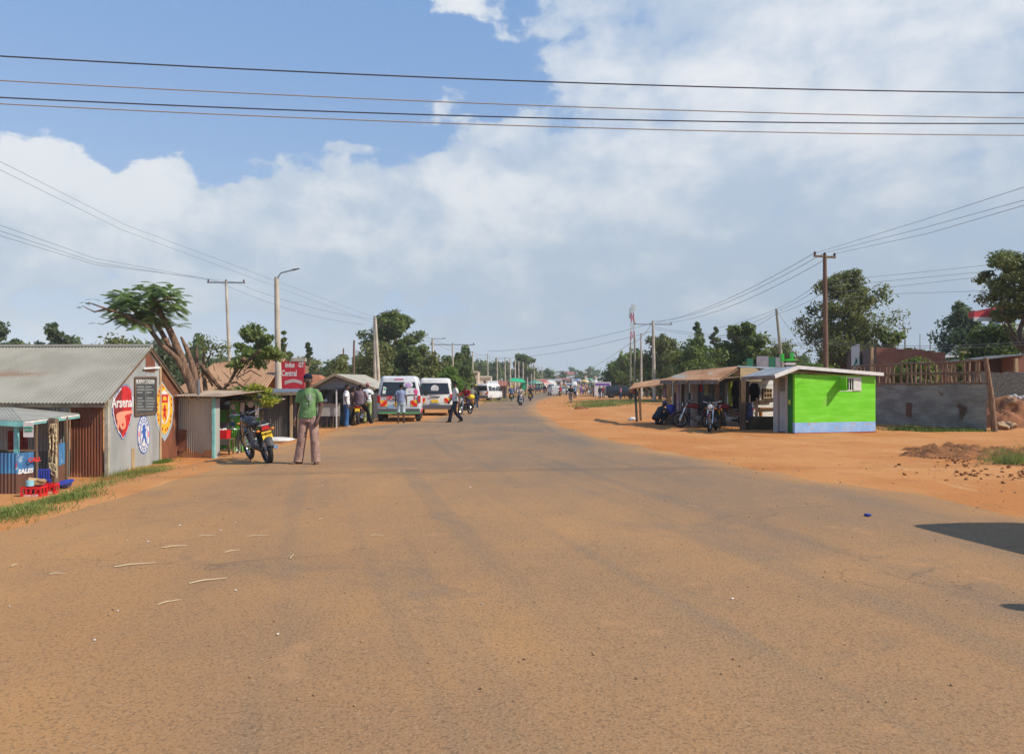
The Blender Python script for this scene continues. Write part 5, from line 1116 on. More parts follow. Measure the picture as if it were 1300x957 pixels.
def tin_shop():
    Y=33; X=lambda px,Yy=Y:(px-650)/F*Yy; z=lambda py,Yy=Y: EYE-(py-HZ)/F*Yy; Z=V((0,0,1))
    t=thing('tin_shop','dark brown tin shop with tan roof edge behind the streetlight pole','shop',gx(358,Y)); dk=mat('brown_tin_wall',(.13,.105,.085),.7,col2=(.08,.065,.055),vs=2.5,stretch=(1,1,.3))
    wp('wall',dk,t,lambda m:[m.corr((X(331),Y,-1.0),(1,0,0),Z,X(365)-X(331),z(499)+1.0,.012,.1,.005,4),m.corr((X(371),Y,-1.0),(1,0,0),Z,X(386)-X(371),z(499)+1.0,.012,.1,.005,4)])
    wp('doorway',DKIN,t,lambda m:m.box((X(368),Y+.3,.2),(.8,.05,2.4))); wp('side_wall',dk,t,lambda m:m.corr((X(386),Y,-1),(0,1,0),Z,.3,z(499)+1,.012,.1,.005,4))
    wp('door_post',MT['pale_wood'],t,lambda m:[m.beam((X(370.5),Y-.1,-1),(X(370.5),Y-.1,z(498)),.10),m.beam((X(380),Y-.1,-1),(X(380),Y-.1,z(498)),.08)])
    wp('roof',[MT['eave_wood'],mat('tin_bluegrey',(.10,.12,.15),.8)],t,lambda m:[m.beam((X(332),Y-.75,z(500,32.2)),(X(388),Y-.75,z(499.5,32.2)),.04,.12),setattr(m,'cur',1),sheet(m,((X(332),Y-.7,z(498.5)),(X(389),Y-.7,z(498)),(X(388),Y+.6,z(494)),(X(340),Y+.6,z(494))),.02,.012,.12)])
tin_shop()
def red_building():
    Y=44; X=lambda px,Yy=Y:(px-650)/F*Yy; z=lambda py,Yy=Y: EYE-(py-HZ)/F*Yy; Z=V((0,0,1))
    t=thing('red_wall_building','building with rusty brown roof and a red painted wall with white writing','building',gx(330,Y)); RW=mat('wall_red',(.52,.025,.045),.7,col2=(.42,.02,.035),vs=3)
    w_=wp('wall',[RW,mat('wall_brown',(.28,.15,.09),.85,col2=(.2,.1,.06),vs=2)],t,lambda m:[m.box(((X(350.5)+X(386.5))/2,Y+.1,(z(459)-.6)/2),(X(386.5)-X(350.5),.2,z(459)+.6)),setattr(m,'cur',1),m.box((X(386.5)-.1,Y+.5,1.0),(.2,.8,3.6)),m.box(((X(255)+X(350.5))/2,Y+1.4,.2),(X(350.5)-X(255),.2,2.6))])
    wp('parapet_cap',MT['pale_post'],t,lambda m:m.box((X(378.5),Y+.15,z(456.5)),(X(387)-X(369),.35,.22)))
    for s_,px,py,sz in(('indus',368,463.5,.42),('GT',382.5,463.5,.40),('ZG',353.6,467,.32),('Central',367,474,.48)):
        wtext(s_,sz,MT['mural_white'],t,(X(px),Y-.008,z(py)),(1,0,0),Z,parent=w_,bold=.012,xs=.62)
    wp('white_arch_dashes',MT['mural_white'],t,lambda m:[m.box((X(362+i*1.25),Y-.008,z(486-2.6*math.sin(PI*i/17.0))),(.034,.006,.20)) for i in range(18)],parent=w_)
    br=mat('roof_rust_brown',(.40,.23,.125),.8,col2=(.32,.17,.09),vs=.7,stretch=(2,.5,1))
    wp('roof',br,t,lambda m:[sheet(m,((X(236),Y-2,z(500,42)),(X(349),Y-2,z(499,42)),(X(348),Y+2.2,z(456,46.2)),(X(254),Y+2.2,z(461,46.2))),.03,.015,.16),sheet(m,((X(348),Y+6,1.2),(X(240),Y+6,1.2),(X(254),Y+2.2,z(461,46.2)),(X(348),Y+2.2,z(456,46.2))),.03,.015,.16)])
    t=thing('clay_roofed_house','low house with orange clay roof between red wall and pavilion','house',gx(398,47)); g=V(t.location)
    part('wall',RW,t,lambda m:m.box((0,.2,.9),(2.1,3,2.4))); part('roof',mat('roof_clay',(.42,.16,.08),.85,col2=(.3,.12,.06),vs=1.5),t,lambda m:m.loft([[V((-1.6,-1.6,1.85)),V((1.5,-1.6,1.85)),V((1.5,2,1.85)),V((-1.6,2,1.85))],[V((-.5,-.2,2.75)),V((.35,-.2,2.7)),V((.35,.6,2.7)),V((-.5,.6,2.75))]]))
red_building()
def pavilion():
    Y=39.5; X=lambda px,Yy=Y:(px-650)/F*Yy; z=lambda py,Yy=Y: EYE-(py-HZ)/F*Yy; Z=V((0,0,1))
    t=thing('pavilion_kiosk','grey gabled wooden kiosk with open counter beside the parked minibuses','kiosk',gx(428,Y)); gw=mat('grey_boards',(.30,.31,.30),.8,col2=(.22,.23,.23),vs=2,stretch=(.5,1,3)); g=H(X(428),Y)
    x0,x1,xa=X(394),X(477),X(427); ze=z(493); za=z(475)
    rf=mat('roof_grey_weathered',(.40,.37,.31),.75,col2=(.30,.28,.23),vs=1.5)
    wp('roof',rf,t,lambda m:[sheet(m,((x0,Y-.4,ze),(x0,Y+5,ze),(xa+.35,Y+5,za),(xa,Y-.4,za)),.02,.012,.12),sheet(m,((x1+.2,Y+5,ze),(x1,Y-.4,ze),(xa,Y-.4,za),(xa+.55,Y+5,za+.05)),.02,.012,.12)])
    wp('barge_board',MT['eave_wood'],t,lambda m:[m.beam((x0-.05,Y-.43,ze-.04),(xa,Y-.43,za-.03),.03,.13),m.beam((xa,Y-.43,za-.03),(x1+.05,Y-.43,ze-.04),.03,.13)])
    wp('gable',gw,t,lambda m:m.prism([(x0+.35,ze+.02),(x1-.5,ze+.02),(xa,za-.16)],(0,Y-.05,0),(1,0,0),Z,.04))
    wp('tie_beam',mat('dark_beam',(.06,.06,.06),.8),t,lambda m:m.beam((x0+.1,Y-.25,ze-.02),(x1-.1,Y-.25,ze-.02),.06,.10))
    wp('counter_panel',mat('pale_grey_panel',(.42,.41,.36),.75,col2=(.34,.33,.29),vs=3),t,lambda m:m.box(((X(398)+X(432))/2,Y-.1,(z(513)+z(528))/2),(X(432)-X(398),.05,z(513)-z(528))))
    wp('counter_top',WOOD,t,lambda m:m.box(((X(398)+X(432))/2,Y-.02,z(512.5)),(X(432)-X(397),.35,.05)))
    wp('post',MT['mural_white'],t,lambda m:m.beam((X(428.5),Y-.22,g),(X(428.5),Y-.22,ze),.06)); wp('corner_post',MT['dark_beam'],t,lambda m:[m.beam((X(p),Y+dy,g-.1),(X(p),Y+dy,ze),.09) for p,dy in((398,-.1),(474,-.1),(398,4),(470,4))])
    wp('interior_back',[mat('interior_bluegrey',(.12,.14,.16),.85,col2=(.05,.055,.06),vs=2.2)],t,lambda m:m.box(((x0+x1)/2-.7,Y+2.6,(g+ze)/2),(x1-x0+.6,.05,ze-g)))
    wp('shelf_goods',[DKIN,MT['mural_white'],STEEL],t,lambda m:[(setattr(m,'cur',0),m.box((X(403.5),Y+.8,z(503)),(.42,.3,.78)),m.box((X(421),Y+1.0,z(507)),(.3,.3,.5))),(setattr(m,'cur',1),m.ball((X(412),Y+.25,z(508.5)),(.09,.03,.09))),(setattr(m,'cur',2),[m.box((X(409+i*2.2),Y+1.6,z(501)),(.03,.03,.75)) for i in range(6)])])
    wp('side_panel',MT['dark_beam'],t,lambda m:m.box((X(472),Y+1.6,(g+ze)/2),(.05,3.4,ze-g)))
    wp('lower_stools',WOOD,t,lambda m:[m.beam((X(400+i*3.6),Y+.1+.3*(i%2),g),(X(400+i*3.6)+.04*(-1)**i,Y+.1+.3*(i%2),z(529)),.06) for i in range(9)])
pavilion()
# ---------------------------------------------------------------- man with the motorcycle, people at the kiosk, minibuses
person('man in green t-shirt, pinkish trousers and navy cap standing in the left foreground','hero',gp(392,591),PI-.15,(.17,.30,.12),(.40,.25,.20),.72,2,'cap',(.012,.016,.035),0,(.13,.07,.04),h=1.77,fine=True)
def shirt_print():
    for o in C.objects:
        if o.name.startswith('person') and o.get('label','').startswith('man in green'):
            sh=[c for c in o.children if c.name.startswith('shirt')][0]; m=MB(); rr=random.Random(3)
            for k in range(22): x=-.075+rr.gauss(0,.028); zz=1.30+rr.gauss(0,.05); m.box((x,.118+.012*rr.random()+.004,zz),(.012+.02*rr.random(),.006,.018+.03*rr.random()),(0,rr.uniform(-1,1),0))
            m.build('shirt_print',mat('print_white',(.55,.62,.48),.8),sh)
shirt_print()
motorcycle('black motorcycle with yellow plate leaning beside the man in green',gp(320,590)+V((-.05,.62,0)),.10,(.015,.015,.016),plate=('KMDW','419E'),lean=-.3).rotation_euler=(0,-.20,.60)
person('person in white shirt and blue jeans bending over a white sack by the pole','bend',gx(341,34),-PI/2+.2,(.70,.70,.68),(.03,.06,.14),h=1.65)
t=thing('white_sack','white sack spread flat on the ground in front of the bending person','sack',gx(352,32.5)); part('sack_cloth',MT['mural_white'],t,lambda m:m.ball((0,0,.08),(.85,.5,.14),18,8),70)
person('man in white t-shirt and blue jeans standing before the pavilion kiosk','stand',gx(440,30.4),-1.45,(.72,.72,.72),(.05,.13,.30),shoes=(.6,.6,.6),h=1.74)
person('person in brown top and khaki trousers facing the men at the pavilion kiosk','reach',gx(448,31.8),-1.9,(.20,.12,.10),(.30,.24,.15),sleeve=1.8,h=1.65)
MC='motorcycle taxis'
motorcycle('motorcycle with orange rear plate straddled by the rider in a purple jacket',gx(456,31.2)+V((0,.3,0)),.05,(.25,.02,.02),MC,plate=None)
person('rider in faded purple jacket and black trousers astride a motorcycle at the kiosk','astride',gx(456,31.2)+V((0,.3,0)),.05,(.22,.15,.17),(.012,.012,.014),sleeve=1.8,h=1.72)
person('person in white t-shirt and pink cap standing left of the nearest minibus','stand',gx(466.5,32.2),.1,(.70,.74,.76),(.34,.42,.16),hat='cap',hatc=(.6,.22,.25),h=1.72)
person('person in blue checked shirt and pale shorts standing right behind the nearest minibus','stand',gp(509,537),.05,(.25,.30,.44),(.48,.58,.62),leg=1,h=1.66)
person('man in white shirt and dark trousers walking across beside the minibuses','walk',gp(578,537),1.75,(.72,.72,.68),(.02,.022,.035),h=1.76)
def van1_decals(t,ty):
    m_=MT['mural_white']; rd=mat('decal_red',(.65,.03,.05),.5); pk=mat('decal_pink',(.72,.10,.28),.5); lv=mat('decal_lavender',(.52,.36,.62),.5)
    lettering('UK',.19,rd,t,(-.37,-.012,1.03),(1,0,0),bold=.01); lettering('2',.19,rd,t,(.62,-.012,1.03),(1,0,0),bold=.006)
    st=part('window_sticker',m_,t,lambda m:[m.prism([(-.18,.0),(.20,.0),(.24,.26),(.05,.30),(-.14,.26)],(.42,ty(1.2)-.028,1.17),(1,0,0),(0,.14,1),.003),m.ball((.36,ty(1.6)-.02,1.58),(.19,.012,.16),18,8)]); part('lavender_disc',lv,st,lambda m:m.ball((.37,ty(1.6)-.036,1.57),(.12,.012,.12),16,8)); part('pink_disc',pk,st,lambda m:m.ball((.66,ty(1.3)-.03,1.28),(.09,.012,.13),14,8))
    lettering('A',.14,lv,st,(.42,ty(1.3)-.04,1.30),(1,0,0))
    sk=part('side_sticker',m_,t,lambda m:m.prism([(-.07,-.16),(.05,-.16),(.08,.12),(-.04,.16)],(-.58,ty(1.35)-.022,1.36),(1,0,0),(0,.14,1),.003)); part('green_patch',mat('decal_green',(.04,.42,.16),.5),sk,lambda m:m.box((-.56,ty(1.4)-.03,1.40),(.07,.004,.10)))
    part('bumper_stripe',MT['decal_green'],t,lambda m:m.box((0,-.115,.395),(1.62,.012,.05))); part('red_sill',rd,t,lambda m:[m.box((s*.872,2.0,.42),(.012,3.2,.12)) for s in(-1,1)])
    part('fuel_badge',mat('badge_blue',(.25,.38,.52),.5),t,lambda m:m.tube([(-.33,-.006,.62),(-.33,-.02,.62)],.12,18))
    part('roof_stripe',pk,t,lambda m:m.box((0,.10,1.83),(.36,.02,.05)))
def van2_decals(t,ty):
    st=part('round_sticker',MT['mural_white'],t,lambda m:m.tube([(.0,ty(1.42)-.012,1.42),(.0,ty(1.42)-.026,1.42)],.19,26)); part('sticker_ring',MT['notice_grey'],st,lambda m:m.torus((0,ty(1.42)-.027,1.42),.10,.006,(0,1,-.14),22,5))
    lettering('KANGAROO 11',.075,mat('decal_bluegrey',(.22,.27,.42),.5),t,(0,-.012,.62),(1,0,0),bold=.003)
    part('maker_badge',CHROME,t,lambda m:m.torus((0,-.008,1.06),.045,.006,(0,1,0),14,5))
v1=minibus('white and silver minibus with green bumper stripe, nearest of the parked minibuses',gx(506.5,32.8),.10,(.62,.64,.66),decals=van1_decals,group='minibuses parked on the left verge')
v2=minibus('plain white minibus with round white sticker on its rear window',gx(552,40.0),.07,(.74,.73,.70),decals=van2_decals,group='minibuses parked on the left verge')
for o in (v1,v2): o.scale=(1.10,1.05,1.02)
# vehicle outside the frame on the right whose shadow crosses the road, and a bystander beside the photographer
v3=dup(v2,(6.85,7.55,0),rz=PI+.20,label='white minibus stopped at the right just outside the photo, casting the road shadow'); v3.scale=(1,1,1)
person('bystander standing just outside the photo at the right whose head shadow shows','stand',(5.10,4.36,0),0,(.3,.3,.3),(.05,.05,.06),h=1.75)
# riders and motorcycles farther up the road
def rider(px,py,rz,col,shirt,lab,hat='hair',hatc=(.012,.011,.011),trou=(.03,.03,.05),pz='ride',sleeve=1.8,Y=None,gr=MC,h=1.72):
    g=gp(px,py) if Y is None else gx(px,Y)
    motorcycle('motorcycle under the '+lab,g,rz,col,gr); return person(lab,pz,g,rz,shirt,trou,sleeve,2,hat,hatc,h=h)
rider(591,526.5,PI-.35,(.02,.02,.02),(.30,.03,.035),'rider in dark red checked shirt facing the camera past the walking man')
rider(599,521,.1,(.25,.02,.02),(.22,.23,.18),'rider in olive shirt seen from behind with yellow number plate below',hat='hair')
person('person in black jacket with yellow cap standing beyond the parked riders','stand',gp(604,518),.2,(.02,.02,.025),(.05,.08,.15),sleeve=1.8,hat='cap',hatc=(.7,.6,.05))
t=thing('yellow_bag','bright yellow bag on the handlebar of the motorcycle beyond the walking man','bag',gp(594.5,526)+V((.15,-.55,.98))); part('bag_cloth',mat('bag_yellow',(.8,.55,.02),.6),t,lambda m:m.ball((0,0,0),(.24,.16,.15),14,10),70)
rider(649.5,509.5,.0,(.02,.02,.03),(.10,.17,.32),'rider in blue shirt with yellow helmet heading away up the road',hat='helmet',hatc=(.8,.55,.03))
rider(660.5,515,PI+.1,(.02,.02,.03),(.55,.48,.40),'rider in cream shirt coming down the middle of the road')
rider(673.5,509,-.1,(.35,.02,.02),(.02,.02,.025),'rider in black jacket with red helmet heading away up the road',hat='helmet',hatc=(.5,.02,.02))
rider(711,503,.0,(.02,.02,.02),(.50,.03,.04),'rider in bright red shirt far along the road')
person('child in white shirt walking on the verge beside the small bus','walk',gp(632.5,508),.3,(.7,.7,.7),(.03,.03,.05),h=1.6)
mb=minibus('white minibus with orange marking parked farther along the left verge',gp(611,509),-.35,(.74,.74,.73),group='minibuses parked on the left verge',name='minibus'); mb.scale=(1,1,1)
# ================================================================ right side
Z=V((0,0,1))
def kiosk():
    o=V((9.18,24.3,0)); a=R(17); u=V((math.cos(a),math.sin(a),0)); b_=V((-u.y,u.x,0)); L=3.22; D=1.06; hz=2.0
    t=thing('lime_green_kiosk','small lime green kiosk with pale blue base and white trimmed tin roof','kiosk',o); P=lambda x,y,z:o+u*x+b_*y+Z*z
    LG=mat('lime_paint',(.15,.57,.012),.6,col2=(.21,.66,.04),vs=2.0,stretch=(.5,.5,2.4),bump=.5,bs=5,col3=(.24,.52,.08),vs3=2.6,vr3=(.60,.76),st3=(1,1,.45)); PB=mat('pale_blue_paint',(.26,.44,.72),.6,col2=(.34,.50,.74),vs=3,col3=(.45,.33,.24),vs3=4,vr3=(.55,.70),st3=(1,1,2.5),bump=.8,bs=6); DG=mat('dark_green_paint',(.02,.16,.035),.55)
    def slab(m,x0,x1,y0,y1,z0,z1): 
        m.add([P(x0,y0,z0),P(x1,y0,z0),P(x1,y1,z0),P(x0,y1,z0),P(x0,y0,z1),P(x1,y0,z1),P(x1,y1,z1),P(x0,y1,z1)],[(3,2,1,0),(4,5,6,7),(0,1,5,4),(1,2,6,5),(2,3,7,6),(3,0,4,7)])
    zt=lambda x: 2.02-.11*x/L
    wx0,wx1,wz0,wz1=1.75,2.61,1.40,1.83
    def wall(m):
        m.cur=0; zb=.36
        slab(m,0,wx0,0,.1,zb,1.92); slab(m,wx1,L,0,.1,zb,1.88); slab(m,wx0,wx1,0,.1,zb,wz0); slab(m,wx0,wx1,0,.1,wz1,1.90)
        slab(m,L-.1,L,.1,D,zb,1.85); slab(m,.14,L,D,D+.1,zb,1.85)
        m.cur=1; slab(m,0,L,-.004,.1,.03,zb); slab(m,L-.1,L+.004,.1,D,.03,zb)
        m.cur=2; slab(m,-.02,L+.03,-.03,D+.1,-.05,.03)
    wp('wall',[LG,PB,mat('red_oxide',(.30,.07,.04),.8)],t,wall)
    wp('side_wall_strip',[DG],t,lambda m:[slab(m,-.004,.10,.1,.34,.03,1.95)])
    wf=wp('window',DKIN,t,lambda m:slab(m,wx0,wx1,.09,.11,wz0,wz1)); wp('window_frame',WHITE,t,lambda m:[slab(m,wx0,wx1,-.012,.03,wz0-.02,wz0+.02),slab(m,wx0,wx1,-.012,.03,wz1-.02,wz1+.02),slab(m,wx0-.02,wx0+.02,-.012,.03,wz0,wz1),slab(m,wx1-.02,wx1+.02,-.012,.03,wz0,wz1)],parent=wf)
    wp('window_bars',WHITE,t,lambda m:[slab(m,wx0+x-.012,wx0+x+.012,0.0,.02,wz0,wz1) for x in(.13,.26,.40,.50)],parent=wf)
    wp('window_shutter',WHITE,t,lambda m:slab(m,wx0+.55,wx1,-.03,-.005,wz0,wz1),label='closed white half of the window')
    wp('window_shutter',LG,t,lambda m:slab(m,wx0-.025,wx0-.0,-.36,-.012,wz0,wz1),label='green shutter swung open')
    def roof(m):
        F0=P(-.86,-.14,1.90);F1=P(.02,-.14,2.20);F2=P(L+.16,-.14,1.99);B0=P(-.86,1.65,1.86);B1=P(.02,1.65,2.14);B2=P(L+.16,1.65,1.93)
        sheet(m,(F0,B0,B1,F1),.02,.010,.11); sheet(m,(B2,F2,F1,B1),.02,.010,.11)
    wp('roof',mat('kiosk_tin',(.36,.37,.38),.5,.3,col2=(.28,.29,.30),vs=2),t,roof)
    wp('fascia_board',WHITE,t,lambda m:[m.beam(P(-.88,-.17,1.86),P(.02,-.17,2.155),.02,.13),m.beam(P(.02,-.17,2.155),P(L+.18,-.17,1.945),.02,.11)])
    wp('side_fascia',mat('grey_board',(.24,.20,.18),.8,col2=(.17,.14,.12),vs=4),t,lambda m:m.beam(P(-.88,-.15,1.84),P(-.88,1.65,1.80),.02,.13))
    dr=wp('door',mat('door_grey',(.42,.43,.42),.6,col2=(.36,.37,.36),vs=3),t,lambda m:slab(m,-.0,.04,.40,.78,.05,1.9)); wp('door_window',mat('door_window',(.15,.15,.13),.3),t,lambda m:[slab(m,-.008,.0,.44+.11*i,.53+.11*i,1.38,1.82) for i in range(3)],parent=dr)
    wp('door_post',mat('pale_concrete',(.45,.43,.40),.8),t,lambda m:[slab(m,-.05,.07,.82,1.05,.0,1.88),slab(m,-.06,.03,.34,.395,.0,1.92)]); wp('door_handle',mat('handle_yellow',(.5,.6,.05),.5),t,lambda m:slab(m,-.03,.0,.20,.28,.95,1.10))
kiosk()
def shack():
    P1=V((8.2,26.6,0)); P0=V((6.55,31.6,0)); d=(P0-P1).normalized(); n=V((-d.y,d.x,0)); n=n if n.x<0 else -n  # n faces the road
    t=thing('roadside_shack','open fronted shack of poles and tin with rusty tan roof on the right verge','shack',P1); P=lambda a,o,z:P1+d*a+n*o+Z*z
    def roof(m):
        E0=at(911,482,26.2);E1=at(838.5,482.5,30.4);R1=at(872,471,30.3);R0=at(937,465,27.0)
        m.cur=0; sheet(m,(E0,E1,R1,R0),.02,.014,.13)
        m.cur=1; bk=-n*3.2-Z*.15; sheet(m,(R0+bk,R0,R1,R1+bk),.02,.012,.13)
    wp('roof',[RUSTTAN,MT['kiosk_tin']],t,roof)
    wp('eave_beam',mat('grey_beam',(.22,.19,.17),.85,col2=(.14,.12,.1),vs=4),t,lambda m:[m.beam(at(911,485,26.25),at(838.5,485.5,30.4),.05,.13)])
    wp('rafter',WOOD,t,lambda m:[m.beam(at(911,484,26.25),at(937,468,27.0),.06,.08),m.beam(at(916,480,26.5),at(940,478,26.8),.05),m.beam(at(838,485,30.4),at(872,473,30.3),.06,.08)]+[m.beam(P(a,1.1,1.70),P(a,-.1,2.12),.05,.07) for a in(1,2,3)])
    post=lambda a,o,z,r=.12,mt=WOOD,lx=0: wp('post',mt,t,lambda m:m.beam(P(a,o,-.05),P(a+lx,o,z),r))
    post(0,0,1.78,.17); post(.95,.35,2.0,.12,lx=.1); post(3.6,.25,1.95,.11); post(4.5,.05,1.8,.12); post(4.9,.1,1.75,.10)
    wp('pillar',mat('pillar_pink',(.40,.32,.29),.85,col2=(.32,.25,.23),vs=3),t,lambda m:m.beam(P(2.9,.15,-.05),P(2.9,.15,1.85),.20))
    wp('left_wall',[TIN],t,lambda m:[m.corr(P(4.3,.0,-.02),-d,Z,.7,1.8,.012,.09,.005,4),m.corr(P(3.55,-.05,-.02),-d,Z,.55,1.8,.012,.09,.005,4)])
    wp('back_wall',[TINDARK,TIN],t,lambda m:[m.corr(P(4.9,-1.35,-.05),-d,Z,3.4,1.9,.014,.09,.005,4),(setattr(m,'cur',1),m.corr(P(2.8,-1.22,-.05),-d,Z,1.2,1.45,.014,.09,.005,4))])
    wp('end_wall',TINDARK,t,lambda m:m.corr(P(4.9,0,-.05),-n,Z,2.2,1.9,.014,.09,.005,4))
    wp('shelf',WOOD,t,lambda m:[m.box(tuple(P(2.1,-1.0,z)),(.35,1.2,.03),(0,0,math.atan2(d.y,d.x)-PI/2)) for z in(.55,.95,1.3)])
    # gable boards lit by the sun
    wp('gable_boards',mat('tan_boards',(.55,.40,.22),.8,col2=(.42,.30,.16),vs=3,stretch=(.5,.5,3)),t,lambda m:[m.prism([(0,0),(.80,-.0),(.55,.12),(0,.12)] if k==3 else [(0,0),(.85,0),(.85,.112),(0,.112)],at(940,483.5,26.75)+Z*(.118*k)-V((0,0,.0)),(.97,.22,0),(0,0,1),-.02) for k in range(4)])
    wp('rear_roof',[MT['kiosk_tin'],MT['grey_beam']],t,lambda m:[sheet(m,(at(937,466,26.9),at(985,468.5,27.6),at(985,467,28.3),at(937,465,28.0)),.02,.01,.12)])
    # pale boarded back wall of the next stall with its barred window
    pw=wp('pale_board_wall',mat('pale_boards',(.52,.53,.50),.75,col2=(.42,.43,.40),vs=2,stretch=(.5,.5,3)),t,lambda m:[m.box((9.86+.008*(k%2),29.6-.010*(k%2),.14+.195*k),(3.0,.03,.185),(0,0,.722)) for k in range(9)])
    wf=wp('window',DKIN,t,lambda m:m.box((10.10+.03,29.80-.04,1.19),(.62,.04,.55),(0,0,.722)),parent=pw); wp('window_grille',MT['pale_wood'],t,lambda m:[m.beam(V((10.16+.75*x,29.72+.66*x,.92)),V((10.16+.75*x,29.72+.66*x,1.46)),.03) for x in(-.3,-.1,.1,.3)]+[m.beam(V((10.16-.23,29.72-.2,zz)),V((10.16+.23,29.72+.2,zz)),.03) for zz in(.92,1.1,1.28,1.46)],parent=wf)
    ct=wp('counter',mat('counter_brown',(.10,.075,.045),.85,col2=(.07,.05,.03),vs=3),t,lambda m:m.box(tuple(at(968.5,539,26.9)),(1.02,.5,.58)))
    wp('counter_rail',WOOD,t,lambda m:[m.beam(at(944,515,27.4),at(984,507,27.4),.06,.16),m.beam(at(961,505,27.2),at(960,545,27.2),.08),m.beam(at(962,521,27.9),at(984,520,27.9),.05,.12)])
    t2=thing('wooden_bench','small orange brown bench behind the counter beside the green kiosk','bench',gx(975,28.4)); pwm=mat('bench_orange',(.48,.20,.06),.7)
    part('seat',pwm,t2,lambda m:m.box((0,0,.72),(.68,.3,.05)))
    for x in(-.28,.28): part('leg',pwm,t2,lambda m:m.box((x,0,.35),(.06,.24,.70)))
    # clothes on the front line
    def garment(label,p,w_,h_,col,kind=0,seed=0):
        g=thing('hanging_garment',label,'clothes',p); 
        def f(m):
            rings=[]; N=9; rr=random.Random(seed)
            for i in range(N):
                f_=i/(N-1); ww=w_*(.45+.55*min(1,f_*3)) if kind==0 else w_*(.8+.2*f_); zz=-h_*f_
                rings.append([V((0,0,zz))+d*math.cos(2*PI*k/14)*ww/2*(1+.06*math.sin(k*3+seed))+n*math.sin(2*PI*k/14)*.045*(1+.5*math.sin(k*2.3+seed+i*.4)) for k in range(14)])
            m.loft(rings)
            if kind==0:
                for s in(-1,1): m.tube([d*s*w_*.28+Z*-.04,d*s*w_*.48+Z*(-h_*.25),d*s*w_*.52+Z*(-h_*.55)],[.04,.05,.05],8)
        go=part('garment_cloth',cloth(),g,f,60); go.color=c4(col)
    for i,(px,py,Y,w_,h_,col,k,lab) in enumerate(((944.5+13.5,486,27.6,.52,.80,(.015,.015,.017),0,'black jacket hanging in front of the pale board wall'),(934,484,27.0,.36,.95,(.014,.014,.015),0,'black top hanging right of the yellow green one'),(927,484,27.3,.22,.90,(.22,.26,.03),1,'yellow green cloth hanging under the rusty roof'),(922.5,485,27.6,.20,.85,(.30,.30,.28),1,'pale grey cloth hanging left of the yellow green one'),
        (897,487,28.4,.30,.45,(.26,.24,.12),1,'mustard cloth hanging inside the shack'),(903,488,28.0,.26,.50,(.10,.12,.10),1,'dark green cloth hanging inside the shack'),(909,488,27.8,.24,.75,(.18,.17,.15),1,'brown grey cloth hanging inside the shack'),(890,488,29,.16,.28,(.42,.05,.05),1,'red cloth hanging inside the shack'),(861,488,29.6,.18,1.20,(.42,.30,.30),1,'long faded pink cloth hanging by the pillar'),(843.5,490,31.3,.22,.50,(.45,.32,.45),1,'small lilac cloth hanging at the left end of the shack'))):
        garment(lab,at(px,py,Y),w_,h_,col,k,i)
    garment('blue checked cloth draped on the counter post beside the pale boards',at(951.5,511,26.9),.42,.66,(.12,.15,.30),1,20)
    # goods inside
    t3=thing('goods_rack','dim rack of small packets and tins inside the shack','rack',P(2.1,-.95,0)); rr=random.Random(6)
    for k in range(22): 
        c=rr.choice([(.45,.06,.05),(.05,.12,.35),(.6,.6,.55),(.5,.4,.1),(.1,.25,.15)]); q=part('packet',paint(),t3,lambda m:m.box(tuple(d*rr.uniform(-.65,.65)+Z*rr.choice((.62,.64,1.02,1.05,1.38))),(.16,.14,.13+.05*rr.random()))); q.color=c4(c)
    for lab,px,py,Y,rz,col in(('dark red motorcycle parked facing left under the shack roof, nearer the road',886,540,28.1,1.45,(.22,.015,.02)),('motorcycle with chrome fork parked facing the camera before the shack',905,547,25.75,2.72,(.06,.01,.012)),('dark red motorcycle parked behind the front one, below the black top',925,540,27.2,1.3,(.26,.02,.03))):
        motorcycle(lab,gx(px,Y),rz,col,'motorcycles parked at the shack')
    person('person in dark shirt and blue cap crouching left of the shack','crouch',gx(837,30.2),-1.2,(.05,.07,.08),(.03,.035,.05),hat='cap',hatc=(.10,.13,.40),h=1.72)
    t4=thing('blue_barrel','blue plastic drum on a box beside the crouching person','barrel',gx(851.5,30.3)); part('drum',mat('plastic_blue',(0,0,0)),t4,lambda m:m.tube([(0,0,.42),(0,0,.45),(0,0,.6),(0,0,.78),(0,0,.82)],[.17,.19,.20,.19,.15],18),50); part('stand',WOOD,t4,lambda m:m.box((0,0,.21),(.45,.4,.42)))
    # left lean-to
    t5=thing('lean_to','flimsy tan lean-to roof on thin poles at the left end of the shack','lean-to',gx(826,32.5))
    wp('roof',RUSTTAN,t5,lambda m:sheet(m,(at(799,494,33.2),at(841,489,29.6),at(848,480.5,31.5),at(806,486.5,36)),.02,.012,.13))
    for px,Y in((808.5,32.8),(813.5,34.0),(847,31.2)): wp('post',WOOD if px>810 else MT['dark_beam'],t5,lambda m:m.beam(gx(px,Y)-Z*.05,at(px-2 if px<815 else px,492.5 if px<815 else 484,Y),.09))
    wp('red_rag',MT['mural_red'],t5,lambda m:m.box(tuple(at(806,496,33.0)),(.16,.05,.30)))
    t6=thing('plastic_bag','crumpled white and blue plastic bag below the lean-to','bag',gp(803,534)); part('bag',MT['mural_white'],t6,lambda m:m.ball((0,0,.08),(.17,.12,.09),9,6)); part('bag_corner',MT['badge_blue'],t6,lambda m:m.ball((-.1,-.05,.04),(.12,.08,.04),7,5))
shack()
